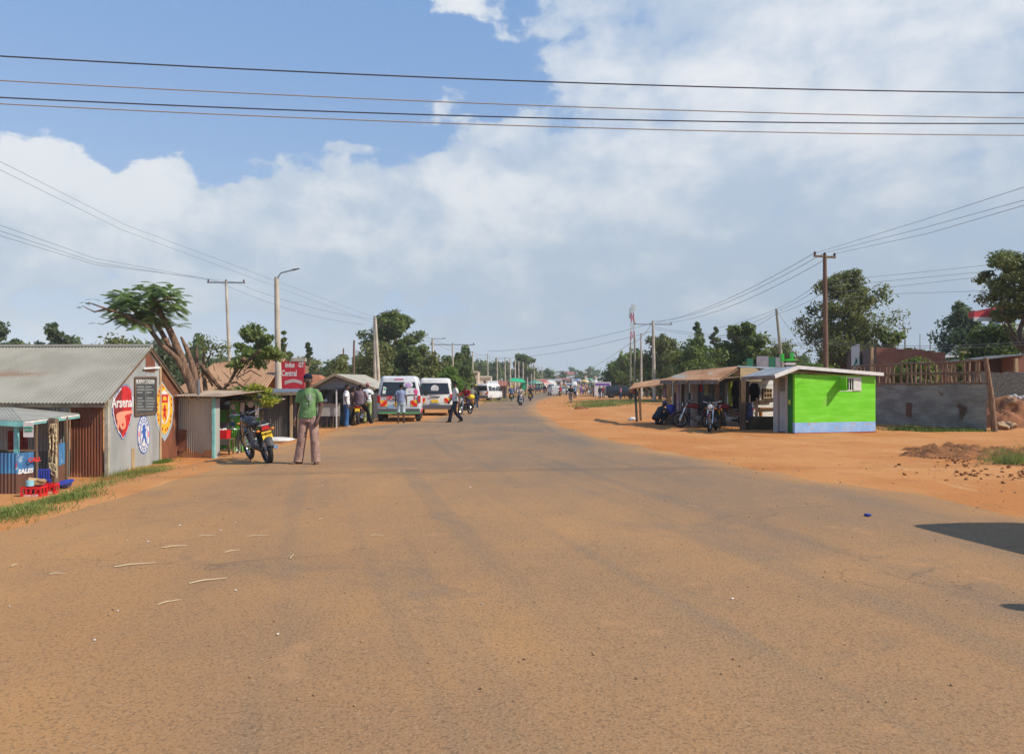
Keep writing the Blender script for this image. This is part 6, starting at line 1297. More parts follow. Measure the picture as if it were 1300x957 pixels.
def fence():
    A=V((16.15,25.4,0)); B=V((15.15,31.4,0)); d=(B-A).normalized(); n=V((-d.y,d.x,0)); n=n if n.x<0 else -n; L=(B-A).length+1.5
    t=thing('corrugated_fence','dark corrugated iron fence topped with a rough pole lattice','fence',A); P=lambda a,o,z:A+d*a+n*o+Z*z
    def sh(m):
        m.cur=0
        for a0,a1,z0,z1 in((.05,2.3,.0,1.63),(2.25,4.2,.02,1.60),(4.15,5.4,.45,1.62),(5.3,L,0,1.6),(4.15,5.35,.0,.5)):
            m.corr(P(a0,.012 if a0==2.25 else 0,z0),Z,d,z1-z0,a1-a0,.012,.075,.004,5)
        m.cur=1; m.corr(P(3.7,.03,.35),Z,d,.55,.32,.012,.075,.004,5)
    wp('tin_sheets',[mat('fence_tin',(.35,.32,.28),.65,.1,col2=(.23,.205,.18),vs=1.1,stretch=(1,1,3),col3=(.12,.065,.04),vs3=.9,vr3=(.6,.68)),RUST],t,sh)
    pm=mat('pole_wood',(.30,.19,.12),.85,col2=(.17,.10,.065),vs=4,stretch=(4,4,.7),bump=.5)
    wp('end_post',pm,t,lambda m:m.tube([A+V((.25,0,-.1))+n*.02,A+V((.12,0,1.2)),A+V((-.08,0,2.52))],[.10,.09,.07],9),60)
    def lat(m):
        rr=random.Random(9); 
        wob=lambda a,z:P(a,rr.uniform(-.03,.03),z+rr.uniform(-.03,.03))
        for z,sl in((1.66,0),(2.02,.02),(2.43,.0)): m.tube([wob(L*i/8,z+sl) for i in range(9)],[.035+.008*rr.random() for i in range(9)],6)
        a=.35
        while a<L: m.tube([wob(a,1.62),wob(a+rr.uniform(-.06,.06),2.0),wob(a+rr.uniform(-.08,.08),2.45)],[.05,.045,.035],6); a+=rr.uniform(.20,.42)
    wp('pole_lattice',pm,t,lat,60)
    wp('fence_post',WOOD,t,lambda m:[m.beam(P(a,-.06,-.1),P(a,-.06,1.7),.08) for a in(2.2,4.2,5.9)])
fence()
def walls():
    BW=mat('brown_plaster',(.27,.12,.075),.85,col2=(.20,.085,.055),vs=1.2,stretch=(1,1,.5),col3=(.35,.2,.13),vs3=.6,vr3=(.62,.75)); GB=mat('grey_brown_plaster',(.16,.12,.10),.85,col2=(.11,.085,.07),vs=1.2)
    Y=46; X=lambda px,Yy=None:(px-650)/F*(Yy or Y); z=lambda py,Yy=None: EYE-(py-HZ)/F*(Yy or Y)
    t=thing('brown_wall_building','flat topped brown plastered building behind the fence','building',gx(1107,Y)); 
    wp('front_wall',BW,t,lambda m:[m.prism([(X(1107),-.2),(X(1200),-.2),(X(1200),z(447.5)),(X(1186),z(447.2)),(X(1186),z(445.2)),(X(1172),z(445)),(X(1172),z(443.5)),(X(1138),z(443)),(X(1138),z(441)),(X(1107),z(441))],(0,Y,0),(1,0,0),Z,-.25)])
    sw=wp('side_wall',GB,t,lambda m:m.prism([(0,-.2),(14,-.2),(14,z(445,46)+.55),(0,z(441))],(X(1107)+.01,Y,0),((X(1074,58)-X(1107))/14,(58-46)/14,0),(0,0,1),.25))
    wp('corner_strip',MT['pale_wood'],t,lambda m:m.beam((X(1107),Y-.03,0),(X(1107),Y-.03,z(440.7)),.14,.08))
    sg=wp('wall_sign',MT['mural_white'],t,lambda m:m.prism([(0,0),(4.2,0),(4.2,1.6),(0,1.6)],(X(1091,50.2)-.12,50.2-.3,z(467,50.2)),((X(1074,58)-X(1107))/14,(58-46)/14,0),Z,-.05))
    wp('sign_strokes',MT['notice_green'],t,lambda m:[m.box((X(1085+i*2.0,50.9)-.1,50.6,z(460+((-1)**i)*1.2,50.9)),(.10,.03,.5),(0,.3*(-1)**i,0)) for i in range(4)],parent=sg)
    Y=54; t=thing('low_brown_wall','long low brown wall with small openings beyond the fence','wall',gx(1220,Y)); w_=wp('wall',BW,t,lambda m:[m.box((X(1225,54),Y,1.6),(X(1262,54)-X(1186,54),.3,3.6+ (EYE-(452-HZ)/F*54-3.4)*2*0))])
    wp('vent_block',MT['pale_wood'],t,lambda m:[m.box((X(1226,53.8),53.75,z(448.5,53.8)),(.80,.25,.30))]); wp('white_cap',MT['mural_white'],t,lambda m:[m.box((X(1206,53.8),53.7,z(452.5,53.8)),(1.1,.2,.14)),m.box((X(1245,53.8),53.7,z(449.5,53.8)),(1.4,.3,.16))])
    Y=40; t=thing('brown_side_building','brown building with dark recess at the right edge behind the stone wall','building',gx(1290,Y)); wp('wall',[BW,mat('recess_brown',(.10,.05,.035),.9)],t,lambda m:[m.box((X(1330),Y+.5,1.45),(X(1375)-X(1289),1,3.5)),setattr(m,'cur',1),m.box((X(1268),Y+1.2,1.5),(X(1292)-X(1244),.2,3.2))]); wp('pillar',MT['pale_wood'],t,lambda m:m.beam((X(1288),Y-.1,0),(X(1288),Y-.1,z(455)),.16))
    wp('roof_edge',TINDARK,t,lambda m:m.add([V((X(1240),Y-.2,z(456))),V((X(1300),Y-.2,z(449))),V((X(1300),Y+3,z(449))),V((X(1240),Y+3,z(456)))]+[V((X(1240),Y-.2,z(456)-.06)),V((X(1300),Y-.2,z(449)-.06)),V((X(1300),Y+3,z(449)-.06)),V((X(1240),Y+3,z(456)-.06))],[(0,1,2,3),(7,6,5,4),(0,4,5,1),(1,5,6,2),(2,6,7,3),(3,7,4,0)]))
    # stone wall
    Y=34; t=thing('stone_wall','dark rubble stone wall behind the heap of red earth','wall',gx(1280,Y)); m_=bpy.data.materials.new('rubble_stone'); m_.use_nodes=True; b=NB(m_.node_tree); bs=m_.node_tree.nodes['Principled BSDF']; bs.inputs['Roughness'].default_value=.9
    tc=b.n('ShaderNodeTexCoord').outputs['Object']; vo=b.n('ShaderNodeTexVoronoi',feature='DISTANCE_TO_EDGE'); b.l(b.v('ADD',b.v('MULTIPLY',tc,(1,1,1.4)),b.v('MULTIPLY',b.comb(b.noise(tc,2),b.noise(tc,2),b.noise(tc,3)),(.3,.3,.3))),vo.inputs['Vector']); vo.inputs['Scale'].default_value=4.6
    e=b.ss(vo.outputs[0],.0,.09); col=b.mix(e,c4((.13,.12,.105)),b.mix(b.noise(tc,3.5,3),c4((.05,.048,.045)),c4((.15,.135,.115)))); b.put(bs.inputs['Base Color'],col); bn=b.n('ShaderNodeBump'); bn.inputs['Distance'].default_value=.06; b.l(e,bn.inputs['Height']); b.l(bn.outputs[0],bs.inputs['Normal'])
    def sw_(m):
        N=40; tp=[]; rr=random.Random(4)
        for i in range(N+1): tp.append((lerp(X(1236),X(1360),i/N),EYE-(473-HZ)/F*Y+rr.uniform(-.04,.04)))
        m.prism([(X(1236),-.1),(X(1360),-.1)]+tp[::-1],(0,Y,0),(1,0,0),Z,-.4)
    wp('wall',m_,t,sw_)
    wp('kerb_stones',MT['pale_concrete'],t,lambda m:[m.ball((X(1272+i*5.5),Y-.55,EYE-(504-HZ)/F*Y+ .05*math.sin(i*2)),(.13,.12,.10),7,5) for i in range(14)])
walls()
def rubble():
    rr=random.Random(21); soil=mat('heaped_red_soil',(.36,.15,.065),.95,col2=(.22,.09,.042),vs=2.5,bump=1.5,bs=9); clod=mat('dark_clods',(.33,.135,.048),.95,col2=(.19,.08,.032),vs=6,bump=2,bs=22)
    def mound(name,label,px,Y,rx,ry,h,mt,seed):
        g=gx(px,Y); t=thing(name,label,'mound',g); m=MB(); N=34; vs=[];fs=[]
        for j in range(N+1):
            for i in range(N+1):
                x=(i/N*2-1)*rx;y=(j/N*2-1)*ry; q=max(0,1-(x/rx)**2-(y/ry)**2); zz=h*q**.8*(.75+.35*noise2(x*2.2+seed,y*2.2))+.07*noise2(x*6+seed,y*6)*min(1,q*4)+.06*noise2(x*13+noise2(x*5,y*5)*2,y*13+seed)*min(1,q*4); vs.append(V((x,y,zz-.03)))
        for j in range(N):
            for i in range(N): a=j*(N+1)+i; fs.append((a,a+1,a+N+2,a+N+1))
        m.add(vs,fs); m.build('soil',mt,t,70,fix=False); return t
    mound('earth_mound','steep heap of red earth beside the leaning fence post',1272,28.8,1.4,1.3,1.15,soil,1)
    mound('earth_mound','wide heap of red earth running off the right edge before the stone wall',1312,30.6,1.8,1.7,.95,soil,5)
    mound('soil_ridge','low ridge of churned dark soil near the road at right',1255,16.4,2.1,.85,.22,clod,9)
    mound('soil_ridge','small patch of churned dark soil left of the low ridge',1208,18.0,1.3,.6,.16,clod,14)
    # stones and clods
    def stone(m,c,r):
        n0=len(m.v); m.ball(c,(r,r*rr.uniform(.6,1),r*rr.uniform(.45,.8)),8,6)
        for i in range(n0,len(m.v)): v=V(m.v[i]); m.v[i]=tuple(v+V((math.sin(v.y*31+c[0]*9),math.sin(v.z*37+c[1]),math.sin(v.x*33)))*r*.28)
    pr=[]
    for k in range(4):
        t=thing('rock','tan rock lying at the foot of the leaning fence post' if k<2 else 'boulder on the heap of red earth','rock',(0,0,0),0,'rocks at the fence post' if k<2 else 'boulders on the heap'); m=MB(); stone(m,(0,0,.1),.2); m.build('stone',MT['pale_concrete'] if k==3 else mat('tan_rock',(.36,.25,.15),.9,col2=(.25,.16,.1),vs=4),t,60); t.location=[gx(1272,26.2),gx(1282,26.6),gx(1283,28.2)+V((0,0,.9)),gx(1297,29.0)+V((0,0,.75))][k]; t.rotation_euler=(0,0,k)
        t.scale=(1.3,1.2,1.3) if k<2 else (1,1,1)
    m=MB()
    for k in range(260):
        c=rr.choice(((1262,590,40,6),(1205,582,26,5),(1225,598,48,7),(1290,604,40,6))); g=gp(c[0]+rr.gauss(0,c[2]*.6),max(572,c[1]+rr.gauss(0,c[3]*.7))); r=rr.choice((.010,.015,.022,.038)); stone(m,(g.x,g.y,g.z+r*.25),r)
    o=m.build('soil_clods',clod,None,60); tag(o,'loose clods of dark soil scattered over the dirt at right','clods',kind='stuff')
    m=MB()
    for k in range(700):
        side=rr.random(); Y=4+ rr.random()**1.5*36; X_=interp(Y,XR)+abs(rr.gauss(0,2.8))-.2 if side<.7 else interp(Y,XL)-abs(rr.gauss(0,1.5))+.1
        r=rr.choice((.006,.008,.011,.017)); stone(m,(X_,Y,H(X_,Y)+r*.3),r)
    for k in range(500):
        Y=3.4+rr.random()**1.6*24; X_=rr.uniform(interp(Y,XL),min(interp(Y,XR),Y*.75)); r=rr.choice((.004,.006,.009)); stone(m,(X_,Y,H(X_,Y)+.036+r*.2),r)
    o=m.build('small_stones',mat('pebbles',(.42,.25,.14),.9,col2=(.26,.16,.09),vs=7),None); tag(o,'small pebbles and grit strewn over road and verge','pebbles',kind='stuff')
rubble()
def litter():
    st=mat('straw_pale',(.56,.46,.29),.8); pp=mat('paper_white',(.75,.74,.72),.8); rr=random.Random(17)
    def lift(g): return V((g.x,g.y,g.z+.04))
    SL=[((240,747),(288,740)),((145,726),(198,720)),((205,701),(238,698)),((252,686),(273,685)),((315,686),(340,685)),((62,735),(84,734)),((200,775),(230,768)),((389,649),(402,650)),((470,685),(487,685)),((405,664),(412,663)),((285,707),(305,704)),((368,715),(373,710)),((14,725),(22,722))]
    for i,(a,b_) in enumerate(SL):
        A=lift(gp(*a));B=lift(gp(*b_)); mid=(A+B)/2; t=thing('dry_stalk',['longest pale dry stalk lying on the road near the left foreground','long thin dry stalk left of the longest one','dry stalk lying just above the longest one'][i] if i<3 else 'short pale dry stalk lying on the dusty road','stalk',mid,0,None if i<3 else 'short stalks littering the road')
        part('stalk',st,t,lambda m:m.tube([A-mid,(A-mid)*.3+V((0,.01,.006)),B-mid],[.005,.006,.003] if i<3 else [.003,.004,.002],5))
    sc_=None
    for i,(x,y) in enumerate(((352,660),(228,672),(162,692),(150,783),(12,777),(353,814),(280,678),(430,637),(476,655),(540,622),(597,622),(300,757),(188,693),(438,674),(1210,591),(1236,611),(1180,590),(1290,614),(905,566),(1090,587),(1062,583),(725,542),(1016,769),(930,767),(612,774),(120,822),(560,640),(300,668),(410,620),(250,640),(1020,565),(960,575),(1150,600),(1140,560))):
        g=lift(gp(x,y)); s=.013*(g.y/9)**.5*rr.uniform(.6,1.2)
        t=thing('paper_scrap','scrap of pale litter lying on the ground','litter',g,rr.random()*6,'pale scraps littering road and verge'); 
        part('scrap',pp,t,lambda m:m.add([V((-s,-s*.5,0)),V((s*.8,-s*.7,.006)),V((s,s*.5,.3*s)),V((-.2*s,s*.8,.004)),V((0,0,.3*s))]+[V((0,0,-.004))],[(0,1,4),(1,2,4),(2,3,4),(3,0,4),(0,5,1),(1,5,2),(2,5,3),(3,5,0)]))
    g=lift(gp(1102,659.5)); t=thing('blue_rag','crumpled bright blue rag lying on the road at right','rag',g,0,None,.75); part('rag',mat('rag_blue',(.01,.03,.24),.7),t,lambda m:[m.ball((-.02,0,.015),(.045,.03,.022),8,6),m.ball((.025,.01,.012),(.035,.03,.018),8,6),m.ball((0,-.02,.008),(.03,.02,.012),7,5)],70)
litter()
# ================================================================ poles, wires, far town
CONC=mat('pole_concrete',(.60,.54,.43),.8,col2=(.38,.33,.26),vs=2,stretch=(1,1,.4)); POLEW=mat('pole_brown',(.22,.13,.085),.85,col2=(.13,.08,.055),vs=2,stretch=(5,5,.5)); POLEG=mat('pole_greygreen',(.36,.35,.26),.85,col2=(.25,.24,.18),vs=2,stretch=(5,5,.5)); WIRE=mat('wire_dark',(.075,.078,.09),.6); WIRET=mat('wire_tan',(.36,.29,.23),.6); INS=mat('insulator',(.10,.03,.025),.3)
def pole(label,px,ytop,Y,r=.13,m_=CONC,arm=None,lamp=None,ybase=None,dx=0,box_=False,group=None,name='utility_pole',collar=None):
    g=gx(px+dx,Y); top=at(px,ytop,Y); t=thing(name,label,'pole',g,0,group); d=top-g
    part('shaft',m_,t,lambda m:m.tube([V((0,0,-.3)),d*.5,d],[r,r*.85,r*.62],10),50)
    if collar: part('white_band',MT['mural_white'],t,lambda m:m.tube([d*collar[0],d*collar[1]],[r*1.02,r*1.0],10),50)
    if arm:
        w_,dz,ang=arm; u=V((math.cos(ang),math.sin(ang),0))*w_/2; c=d+V((0,0,-dz)); ar=part('crossarm',STEEL if m_ is CONC else WOOD,t,lambda m:m.beam(c-u,c+u,.09,.09))
        for k in(-1,0,1): part('insulator',INS,ar,lambda m:m.tube([c+u*.93*k+V((0,0,.04)),c+u*.93*k+V((0,0,.14)),c+u*.93*k+V((0,0,.22))],[.035,.07,.045],8),50)
    if lamp:
        lx,lz=lamp; la=part('lamp_arm',STEEL,t,lambda m:m.tube([d+V((0,-.05,-.15)),d+V((lx*.25,-.1,lz*.6)),d+V((lx*.8,-.15,lz))],.03,6),50)
        part('lamp_head',STEEL,la,lambda m:m.tube([d+V((lx*.78,-.15,lz)),d+V((lx*.9,-.15,lz+.03)),d+V((lx*1.18,-.17,lz+.08))],[(.06,.03),(.10,.05),(.06,.03)],8),50)
    if box_: part('meter_box',MT['mural_white'],t,lambda m:m.box((.15,-.22,3.0-.9),(.42,.3,.75)))
    return t
HPX={}
def wire(label,pts,r=.009,m_=WIRE,sag=0,group=None,name='overhead_wire'):
    P=[]; 
    for (a,b_) in zip(pts,pts[1:]):
        a=V(a);b_=V(b_); 
        for k in range(17 if b_ is not pts[-1] else 17): f=k/16; P.append(a.lerp(b_,f)-V((0,0,sag*4*f*(1-f))))
    r*=.75; mid=P[len(P)//2]; m=MB(); m.M=Matrix.Translation(-mid); m.tube(P,r,5); o=m.build(name,m_,None,50); o.location=mid; tag(o,label,'wire',group); return o
pole('white concrete streetlight pole beside the bending person, nearest on the left',351,352,37,.18,CONC,None,(1.0,.32),dx=3.5,collar=(.155,.23),name='streetlight_pole')
pole('pale pole with crossarm and red insulators behind the tin hut',287,357,54,.14,CONC,(2.7,.1,.05),dx=7)
pole('taller of the two white poles left of the nearest minibus, with lamp arm',475.5,401,62,.16,CONC,None,(1.9,.35),dx=1,collar=(.14,.2),name='streetlight_pole')
pole('leaning white pole right beside the lamp pole left of the nearest minibus',476.5,404,61,.17,CONC,None,None,dx=6)
pole('brown wooden pole in the trees right behind the pavilion kiosk',449.5,432,66,.13,POLEW,dx=-1); pole('thin brown wooden pole farther left behind the pavilion kiosk',436,442,70,.11,POLEW)
pole('concrete pole with lamp rising behind the white minibus',549,429,78,.16,CONC,None,(1.2,-.1),dx=1.5,name='streetlight_pole'); pole('T shaped pole with long crossarm right of the white minibus',574.5,437,86,.13,CONC,(5.2,.05,.1),dx=1)
L_=[(593.5,441,10.3),(600,446,0),(619,449,0),(631,453,0),(641,453.5,0),(647.5,455,0),(654,457,0),(658.5,458.5,0),(664,459.5,0),(669.5,461,0),(674.5,461.5,0),(678,461,0),(683.5,464.5,0),(688,465,0),(692,467.5,0),(698.5,465,0),(702.5,468,0),(707,469.5,0),(711,471,0),(715.5,471.5,0),(720,473,0),(725,474.5,0)]
ordn=['first','second','third','fourth','fifth','sixth','seventh','eighth','ninth','tenth','eleventh','twelfth','thirteenth','fourteenth','fifteenth','sixteenth','seventeenth','eighteenth','nineteenth','twentieth','twenty first','twenty second','twenty third']
ltops=[]
for i,(px,yt,_) in enumerate(L_):
    Y=90.0
    while EYE+(HZ-yt)/F*Y < H((px-650)/F*Y,Y)+7.4+(1.2 if i==0 else 0): Y+=1
    Y=min(Y,interp(Y,[(0,0),(500,500)])); pole('%s pole of the left verge row counted from the white minibus'%ordn[i],px,yt,Y,.15 if i<5 else .20,CONC,None,None,dx=.5 if i<6 else 0,group='pole row on the left verge'); ltops.append(at(px,yt+.6,Y))
pole('tall brown wooden utility pole with crossarm behind the green kiosk',1047,323,38,.15,POLEW,(1.35,.12,.35),dx=2,name='utility_pole')
pole('leaning grey green pole left of the large open tree',985.5,392,50,.13,POLEG,dx=13)
pole('concrete pole with crossarm and white meter box left of the shack',829,407,79,.20,CONC,(4.2,.4,.1),dx=2,box_=True)
pole('slim pole just left of the meter box pole',814,423,86,.15,CONC,dx=0); pole('slim pole beside the red and white mast',806,428,92,.15,POLEG); pole('bare slim pole farthest left of the three near the mast',800.5,434,98,.14,POLEG)
R_=[(793,450,0),(788.5,456,0),(780,458,0),(772,462,0),(762,466,0),(751,468,0),(744,470.5,0),(739,472.5,0),(734,474,0)]
for i,(px,yt,_) in enumerate(R_):
    Y=100.0
    while EYE+(HZ-yt)/F*Y < H((px-650)/F*Y,Y)+7.4: Y+=1
    pole('%s thin pole of the right verge row counted from the mast'%ordn[i],px,yt,Y,.16,POLEG,group='pole row on the right verge')
pole('short grey pole beyond the brown wall building',1149,417,90,.12,POLEG,(1.5,.05,0)); pole('thin grey pole left of the trees at far right',1181,421,100,.10,POLEG); pole('thinnest grey pole between two others over the brown wall',1168,424,110,.09,POLEG); 
def mast():
    Y=250; g=gx(803,Y); t=thing('lattice_mast','red and white lattice radio mast far behind the trees','mast',g); top=EYE+(HZ-386)/F*Y-g.z; A_=mat('mast_red',(.50,.06,.06),.6); B_=WHITE
    n=9
    for k in range(n):
        def f(m,k=k):
            z0,z1=top*k/n,top*(k+1)/n; w0,w1=1.1*(1-k/n*.75),1.1*(1-(k+1)/n*.75); c=[(1,1),(1,-1),(-1,-1),(-1,1)]
            for i in range(4):
                a=V((c[i][0]*w0,c[i][1]*w0,z0));b_=V((c[i][0]*w1,c[i][1]*w1,z1)); a2=V((c[(i+1)%4][0]*w0,c[(i+1)%4][1]*w0,z0)); b2=V((c[(i+1)%4][0]*w1,c[(i+1)%4][1]*w1,z1)); m.beam(a,b_,.16); m.beam(a,b2,.09); m.beam(a2,b_,.09); m.beam(b_,b2,.09)
        part('mast_section',A_ if k%2 else B_,t,f)
    part('antenna',WHITE,t,lambda m:[m.box((x,y,top*z),(.5,.4,2.0)) for x,y,z in((.9,0,.96),(-.9,0,.92),(.8,0,.78),(-.8,.3,.86))]); part('tip',WHITE,t,lambda m:m.cyl((0,0,top),(0,0,top+1.2),.06,6))
mast()
# wires crossing overhead close to the camera, hung between poles outside the frame
for i,(y0,y1,ym,r,mt,lb) in enumerate(((71.5,118,102.5,.0095,WIRE,'topmost dark cable of the four crossing overhead'),(102.5,150,133,.0072,WIRET,'tan cable second from top of the four crossing overhead'),(124,157,149,.009,WIRE,'dark cable third from top of the four crossing overhead'),(132,172,159.5,.0072,WIRET,'lowest tan cable of the four crossing overhead'))):
    A=at(0,y0,9.6);B=at(1300,y1,11.4); M_=at(650,ym-.0,10.5); P=[]
    ax,bx,mx=A.x,B.x,M_.x
    def quad(x,f): return f(A)*(x-bx)*(x-mx)/((ax-bx)*(ax-mx))+f(B)*(x-ax)*(x-mx)/((bx-ax)*(bx-mx))+f(M_)*(x-ax)*(x-bx)/((mx-ax)*(mx-bx))
    for k in range(61): x=-16+32*k/60; P.append(V((x,quad(x,lambda v:v.y),quad(x,lambda v:v.z))))
    m=MB(); m.M=Matrix.Translation(-P[30]); m.tube(P,r,6); o=m.build('overhead_wire',mt,None,50); o.location=P[30]; tag(o,lb,'wire')
    HPX[i]=(P[0],P[-1])
for k,lb in((0,'pole outside the photo on the left carrying the overhead cables'),(1,'pole outside the photo on the right carrying the overhead cables')):
    p=HPX[0][k]; b_=V((p.x,p.y,H(p.x,p.y))); t=thing('utility_pole',lb,'pole',b_); lo=min(HPX[i][k].z for i in range(4))
    part('shaft',POLEW,t,lambda m:m.tube([V((0,0,-.3)),V((0,0,p.z-b_.z+.3))],[.15,.1],10),50)
W=lambda lb,pts,r=.02,sag=.3,Ys=None,**k: wire(lb,[at(*p) for p in pts],r,WIRE,sag,**k)
W('upper wire falling from the top left corner to the lamp pole',[(-30,190,24),(160,286,36),(475,403,62)],.009,.0,group=None); W('lower wire falling from the top left corner to the lamp pole',[(-30,201,24),(155,292,36),(475,410,62)],.009,.0)
W('upper wire running from the left edge to the crossarm pole',[(-40,272,24),(120,328,36),(277,357,54)],.010,.0); W('middle wire running from the left edge to the crossarm pole',[(-40,280,24),(120,333,36),(277,357.5,54)],.010,.0); W('lowest wire running from the left edge to the crossarm pole',[(-40,287,24),(120,336,36),(297,358,54)],.010,.0)
W('wire from the left crossarm pole towards the lamp pole',[(297,358,54),(475,405,62)],.012,.4); W('second wire from the left crossarm pole towards the lamp pole',[(277,358,54),(462,412,62)],.012,.5)
W('upper wire rising from the brown pole to the right edge',[(1033,322,38),(1170,280,28),(1330,228,20)],.010,.0); W('middle wire rising from the brown pole to the right edge',[(1047,321,38),(1170,290,28),(1330,246,20)],.010,.0); W('lower wire rising from the brown pole to the right edge',[(1061,322,38),(1180,296,28),(1330,252,20)],.010,.0)
W('upper wire from the brown pole down to the meter box pole',[(1033,322,38),(824,410,79)],.017,.7); W('middle wire from the brown pole down to the meter box pole',[(1047,321,38),(829,408,79)],.017,.8); W('lower wire from the brown pole down to the meter box pole',[(1061,322,38),(834,410,79)],.017,.9)
for i,(a,b_) in enumerate((((950,398),(1040,355)),((955,408),(1040,362)),((958,418),(1040,372)))): W('%s of three wires joining the leaning pole and the brown pole'%['upper','middle','lower'][i],[(a[0]-45,a[1]+20,52),(985,393+i*3,50),(b_[0]+6,b_[1],38)],.013,.1)
for i,(y0,y1) in enumerate(((349,336),(356,344),(364,350),(373,369))): W('%s wire running right of the large tree to the right edge'%ordn[i],[(1050,y0+8,38),(1135,y0,44),(1260,y1,44),(1340,y1-6,44)],.013,.0)
W('guy wire from the leaning pole to the ground at its right',[(985.5,394,50),(1018,440,48)],.012,0)
for i,y in enumerate((430,432.5)): W('%s wire strung over the trees behind the shack'%['upper','lower'][i],[(829,y-15,79),(985,y,55),(1047,y+4,38),(1300,y+4+i,38)],.017,.2)
for i,y in enumerate((429.5,434)): W('%s wire strung along the first poles past the minibuses'%['upper','lower'][i],[(478,y-22,62),(549,y,78),(593.5,y+15,98)],.018,.3)
for i in range(2): wire('%s long wire along the tops of the left pole row'%['upper','lower'][i],[V(p)-V((0,0,.5*i)) for p in ltops],.03,WIRE,.4)
W('long wire crossing from the left row to the meter box pole',[(619,446,95),(829,410,79)],.022,.6); W('lower long wire crossing from the left row to the meter box pole',[(631,455,105),(829,420,79)],.022,.6)
W('wire from the lattice mast side poles to the meter box pole',[(734,475,300),(800,436,98),(829,409,79)],.03,.5)
# ---------------------------------------------------------------- far buildings
def house(label,px,ytop,Y,wpx,wc,rc,dp=6,roofh=.28,flat=False,win=2,name='house',cat='house',rot=0,ybase=None,doorc=(.05,.04,.035)):
    g=gx(px,Y); w_=wpx/F*Y; ht=max(2.4,EYE+(HZ-ytop)/F*Y-g.z); t=thing(name,label,cat,g,rot); key='hw_%.2f%.2f%.2f'%wc; wm=mat(key,wc,.85,col2=tuple(k*.8 for k in wc),vs=.7); rm=mat('hr_%.2f%.2f%.2f'%rc,rc,.7,col2=tuple(k*.75 for k in rc),vs=.6)
    hw_=ht if flat else ht*(1-roofh)
    part('wall',wm,t,lambda m:m.box((0,dp/2,hw_/2-.2),(w_*.94,dp,hw_+.4)))
    if flat: part('parapet',wm,t,lambda m:[m.box((0,-.05,hw_+.08),(w_*.98,.25,.35)),m.box((0,dp,hw_+.08),(w_*.98,.25,.35))])
    else: part('roof',rm,t,lambda m:[sheet(m,(V((-w_/2,-.5,hw_-.05)),V((w_/2,-.5,hw_-.05)),V((w_/2,dp*.5,ht)),V((-w_/2,dp*.5,ht))),.05,.02,.4),sheet(m,(V((w_/2,dp+.5,hw_-.05)),V((-w_/2,dp+.5,hw_-.05)),V((-w_/2,dp*.5,ht)),V((w_/2,dp*.5,ht))),.05,.02,.4),m.prism([(0,0),(dp,0),(dp/2,ht-hw_)],(-w_*.47,0,hw_),(0,1,0),(0,0,1),.1),m.prism([(0,0),(dp,0),(dp/2,ht-hw_)],(w_*.46,0,hw_),(0,1,0),(0,0,1),.1)])
    for i in range(win): part('window' if i!=win//2 else 'door',GLASS if i!=win//2 else mat('door_dark',doorc,.7),t,lambda m:m.box((w_*.94*((i+.5)/win-.5),-.02,hw_*.5 if i!=win//2 else hw_*.42),(w_*.94/win*.45,.06,hw_*(.35 if i!=win//2 else .84))))
    return t
CR=(.62,.50,.38); TN=(.30,.29,.27)
house('beige flat topped building behind the first roadside poles on the left',595,473,116,25,CR,TN,flat=True,win=3,name='building',cat='building')
house('cream building with white blocks on its roof left of the third pole',613,479,122,22,(.62,.55,.45),TN,flat=True,win=4,name='building',cat='building')
house('small shop with white roof band and dark openings beyond the verge minibus',627,485,104,17,(.42,.34,.26),(.6,.58,.54),win=3,name='shop',cat='shop')
house('low brown shop with red brown roof left of the green stall',638,488,100,12,(.28,.2,.15),(.34,.13,.08),win=2,name='shop',cat='shop')
t=thing('green_stall','bright green canvas market stall behind the pole row','stall',gx(657,128)); cg=mat('canvas_green',(.02,.42,.20),.7,col2=(.015,.34,.16),vs=2)
part('canopy',cg,t,lambda m:m.loft([[V((-1.5,-1.6,2.55)),V((1.5,-1.6,2.2)),V((1.5,1.6,2.2)),V((-1.5,1.6,2.55))],[V((-.8,-.3,3.05)),V((.9,-.3,2.9)),V((.9,.6,2.9)),V((-.8,.6,3.05))]]))
part('side_cloth',cg,t,lambda m:m.box((1.0,-1.2,1.6),(.9,.06,1.2)))
for x in(-1.4,1.4):
    for y in(-1.5,1.5): part('post',WOOD,t,lambda m:m.beam((x,y,-.1),(x,y,2.35),.1))
part('table',WOOD,t,lambda m:m.box((0,-1.2,.8),(2.6,.8,.08)))
fr=random.Random(31)
cols=[((.62,.56,.46),(.38,.20,.14)),((.55,.5,.45),(.5,.5,.48)),((.6,.42,.32),(.32,.32,.3)),((.68,.66,.6),(.36,.12,.1)),((.5,.36,.26),(.42,.38,.33)),((.42,.5,.52),(.55,.54,.5))]
desc=['cream house with brown roof','grey house with pale roof','salmon house with grey roof','white house with dark red roof','tan house with weathered roof','pale blue house with white roof']
for i,(px,yt,Y,wpx) in enumerate(((684,481,210,16),(694,483,240,14),(704,481,270,18),(716,480,330,16),(727,478,370,18),(738,480,400,14),(748,477,420,18),(758,479,440,15),(700,474,420,20),(722,472,470,16),(742,471,520,20),(768,477,300,16),(776,481,230,14),(732,484,300,12))):
    house('distant %s, %s along the far end of the road'%(desc[i%6],ordn[i]),px,yt,Y,wpx,*cols[i%6],win=3,rot=fr.uniform(-.4,.4))
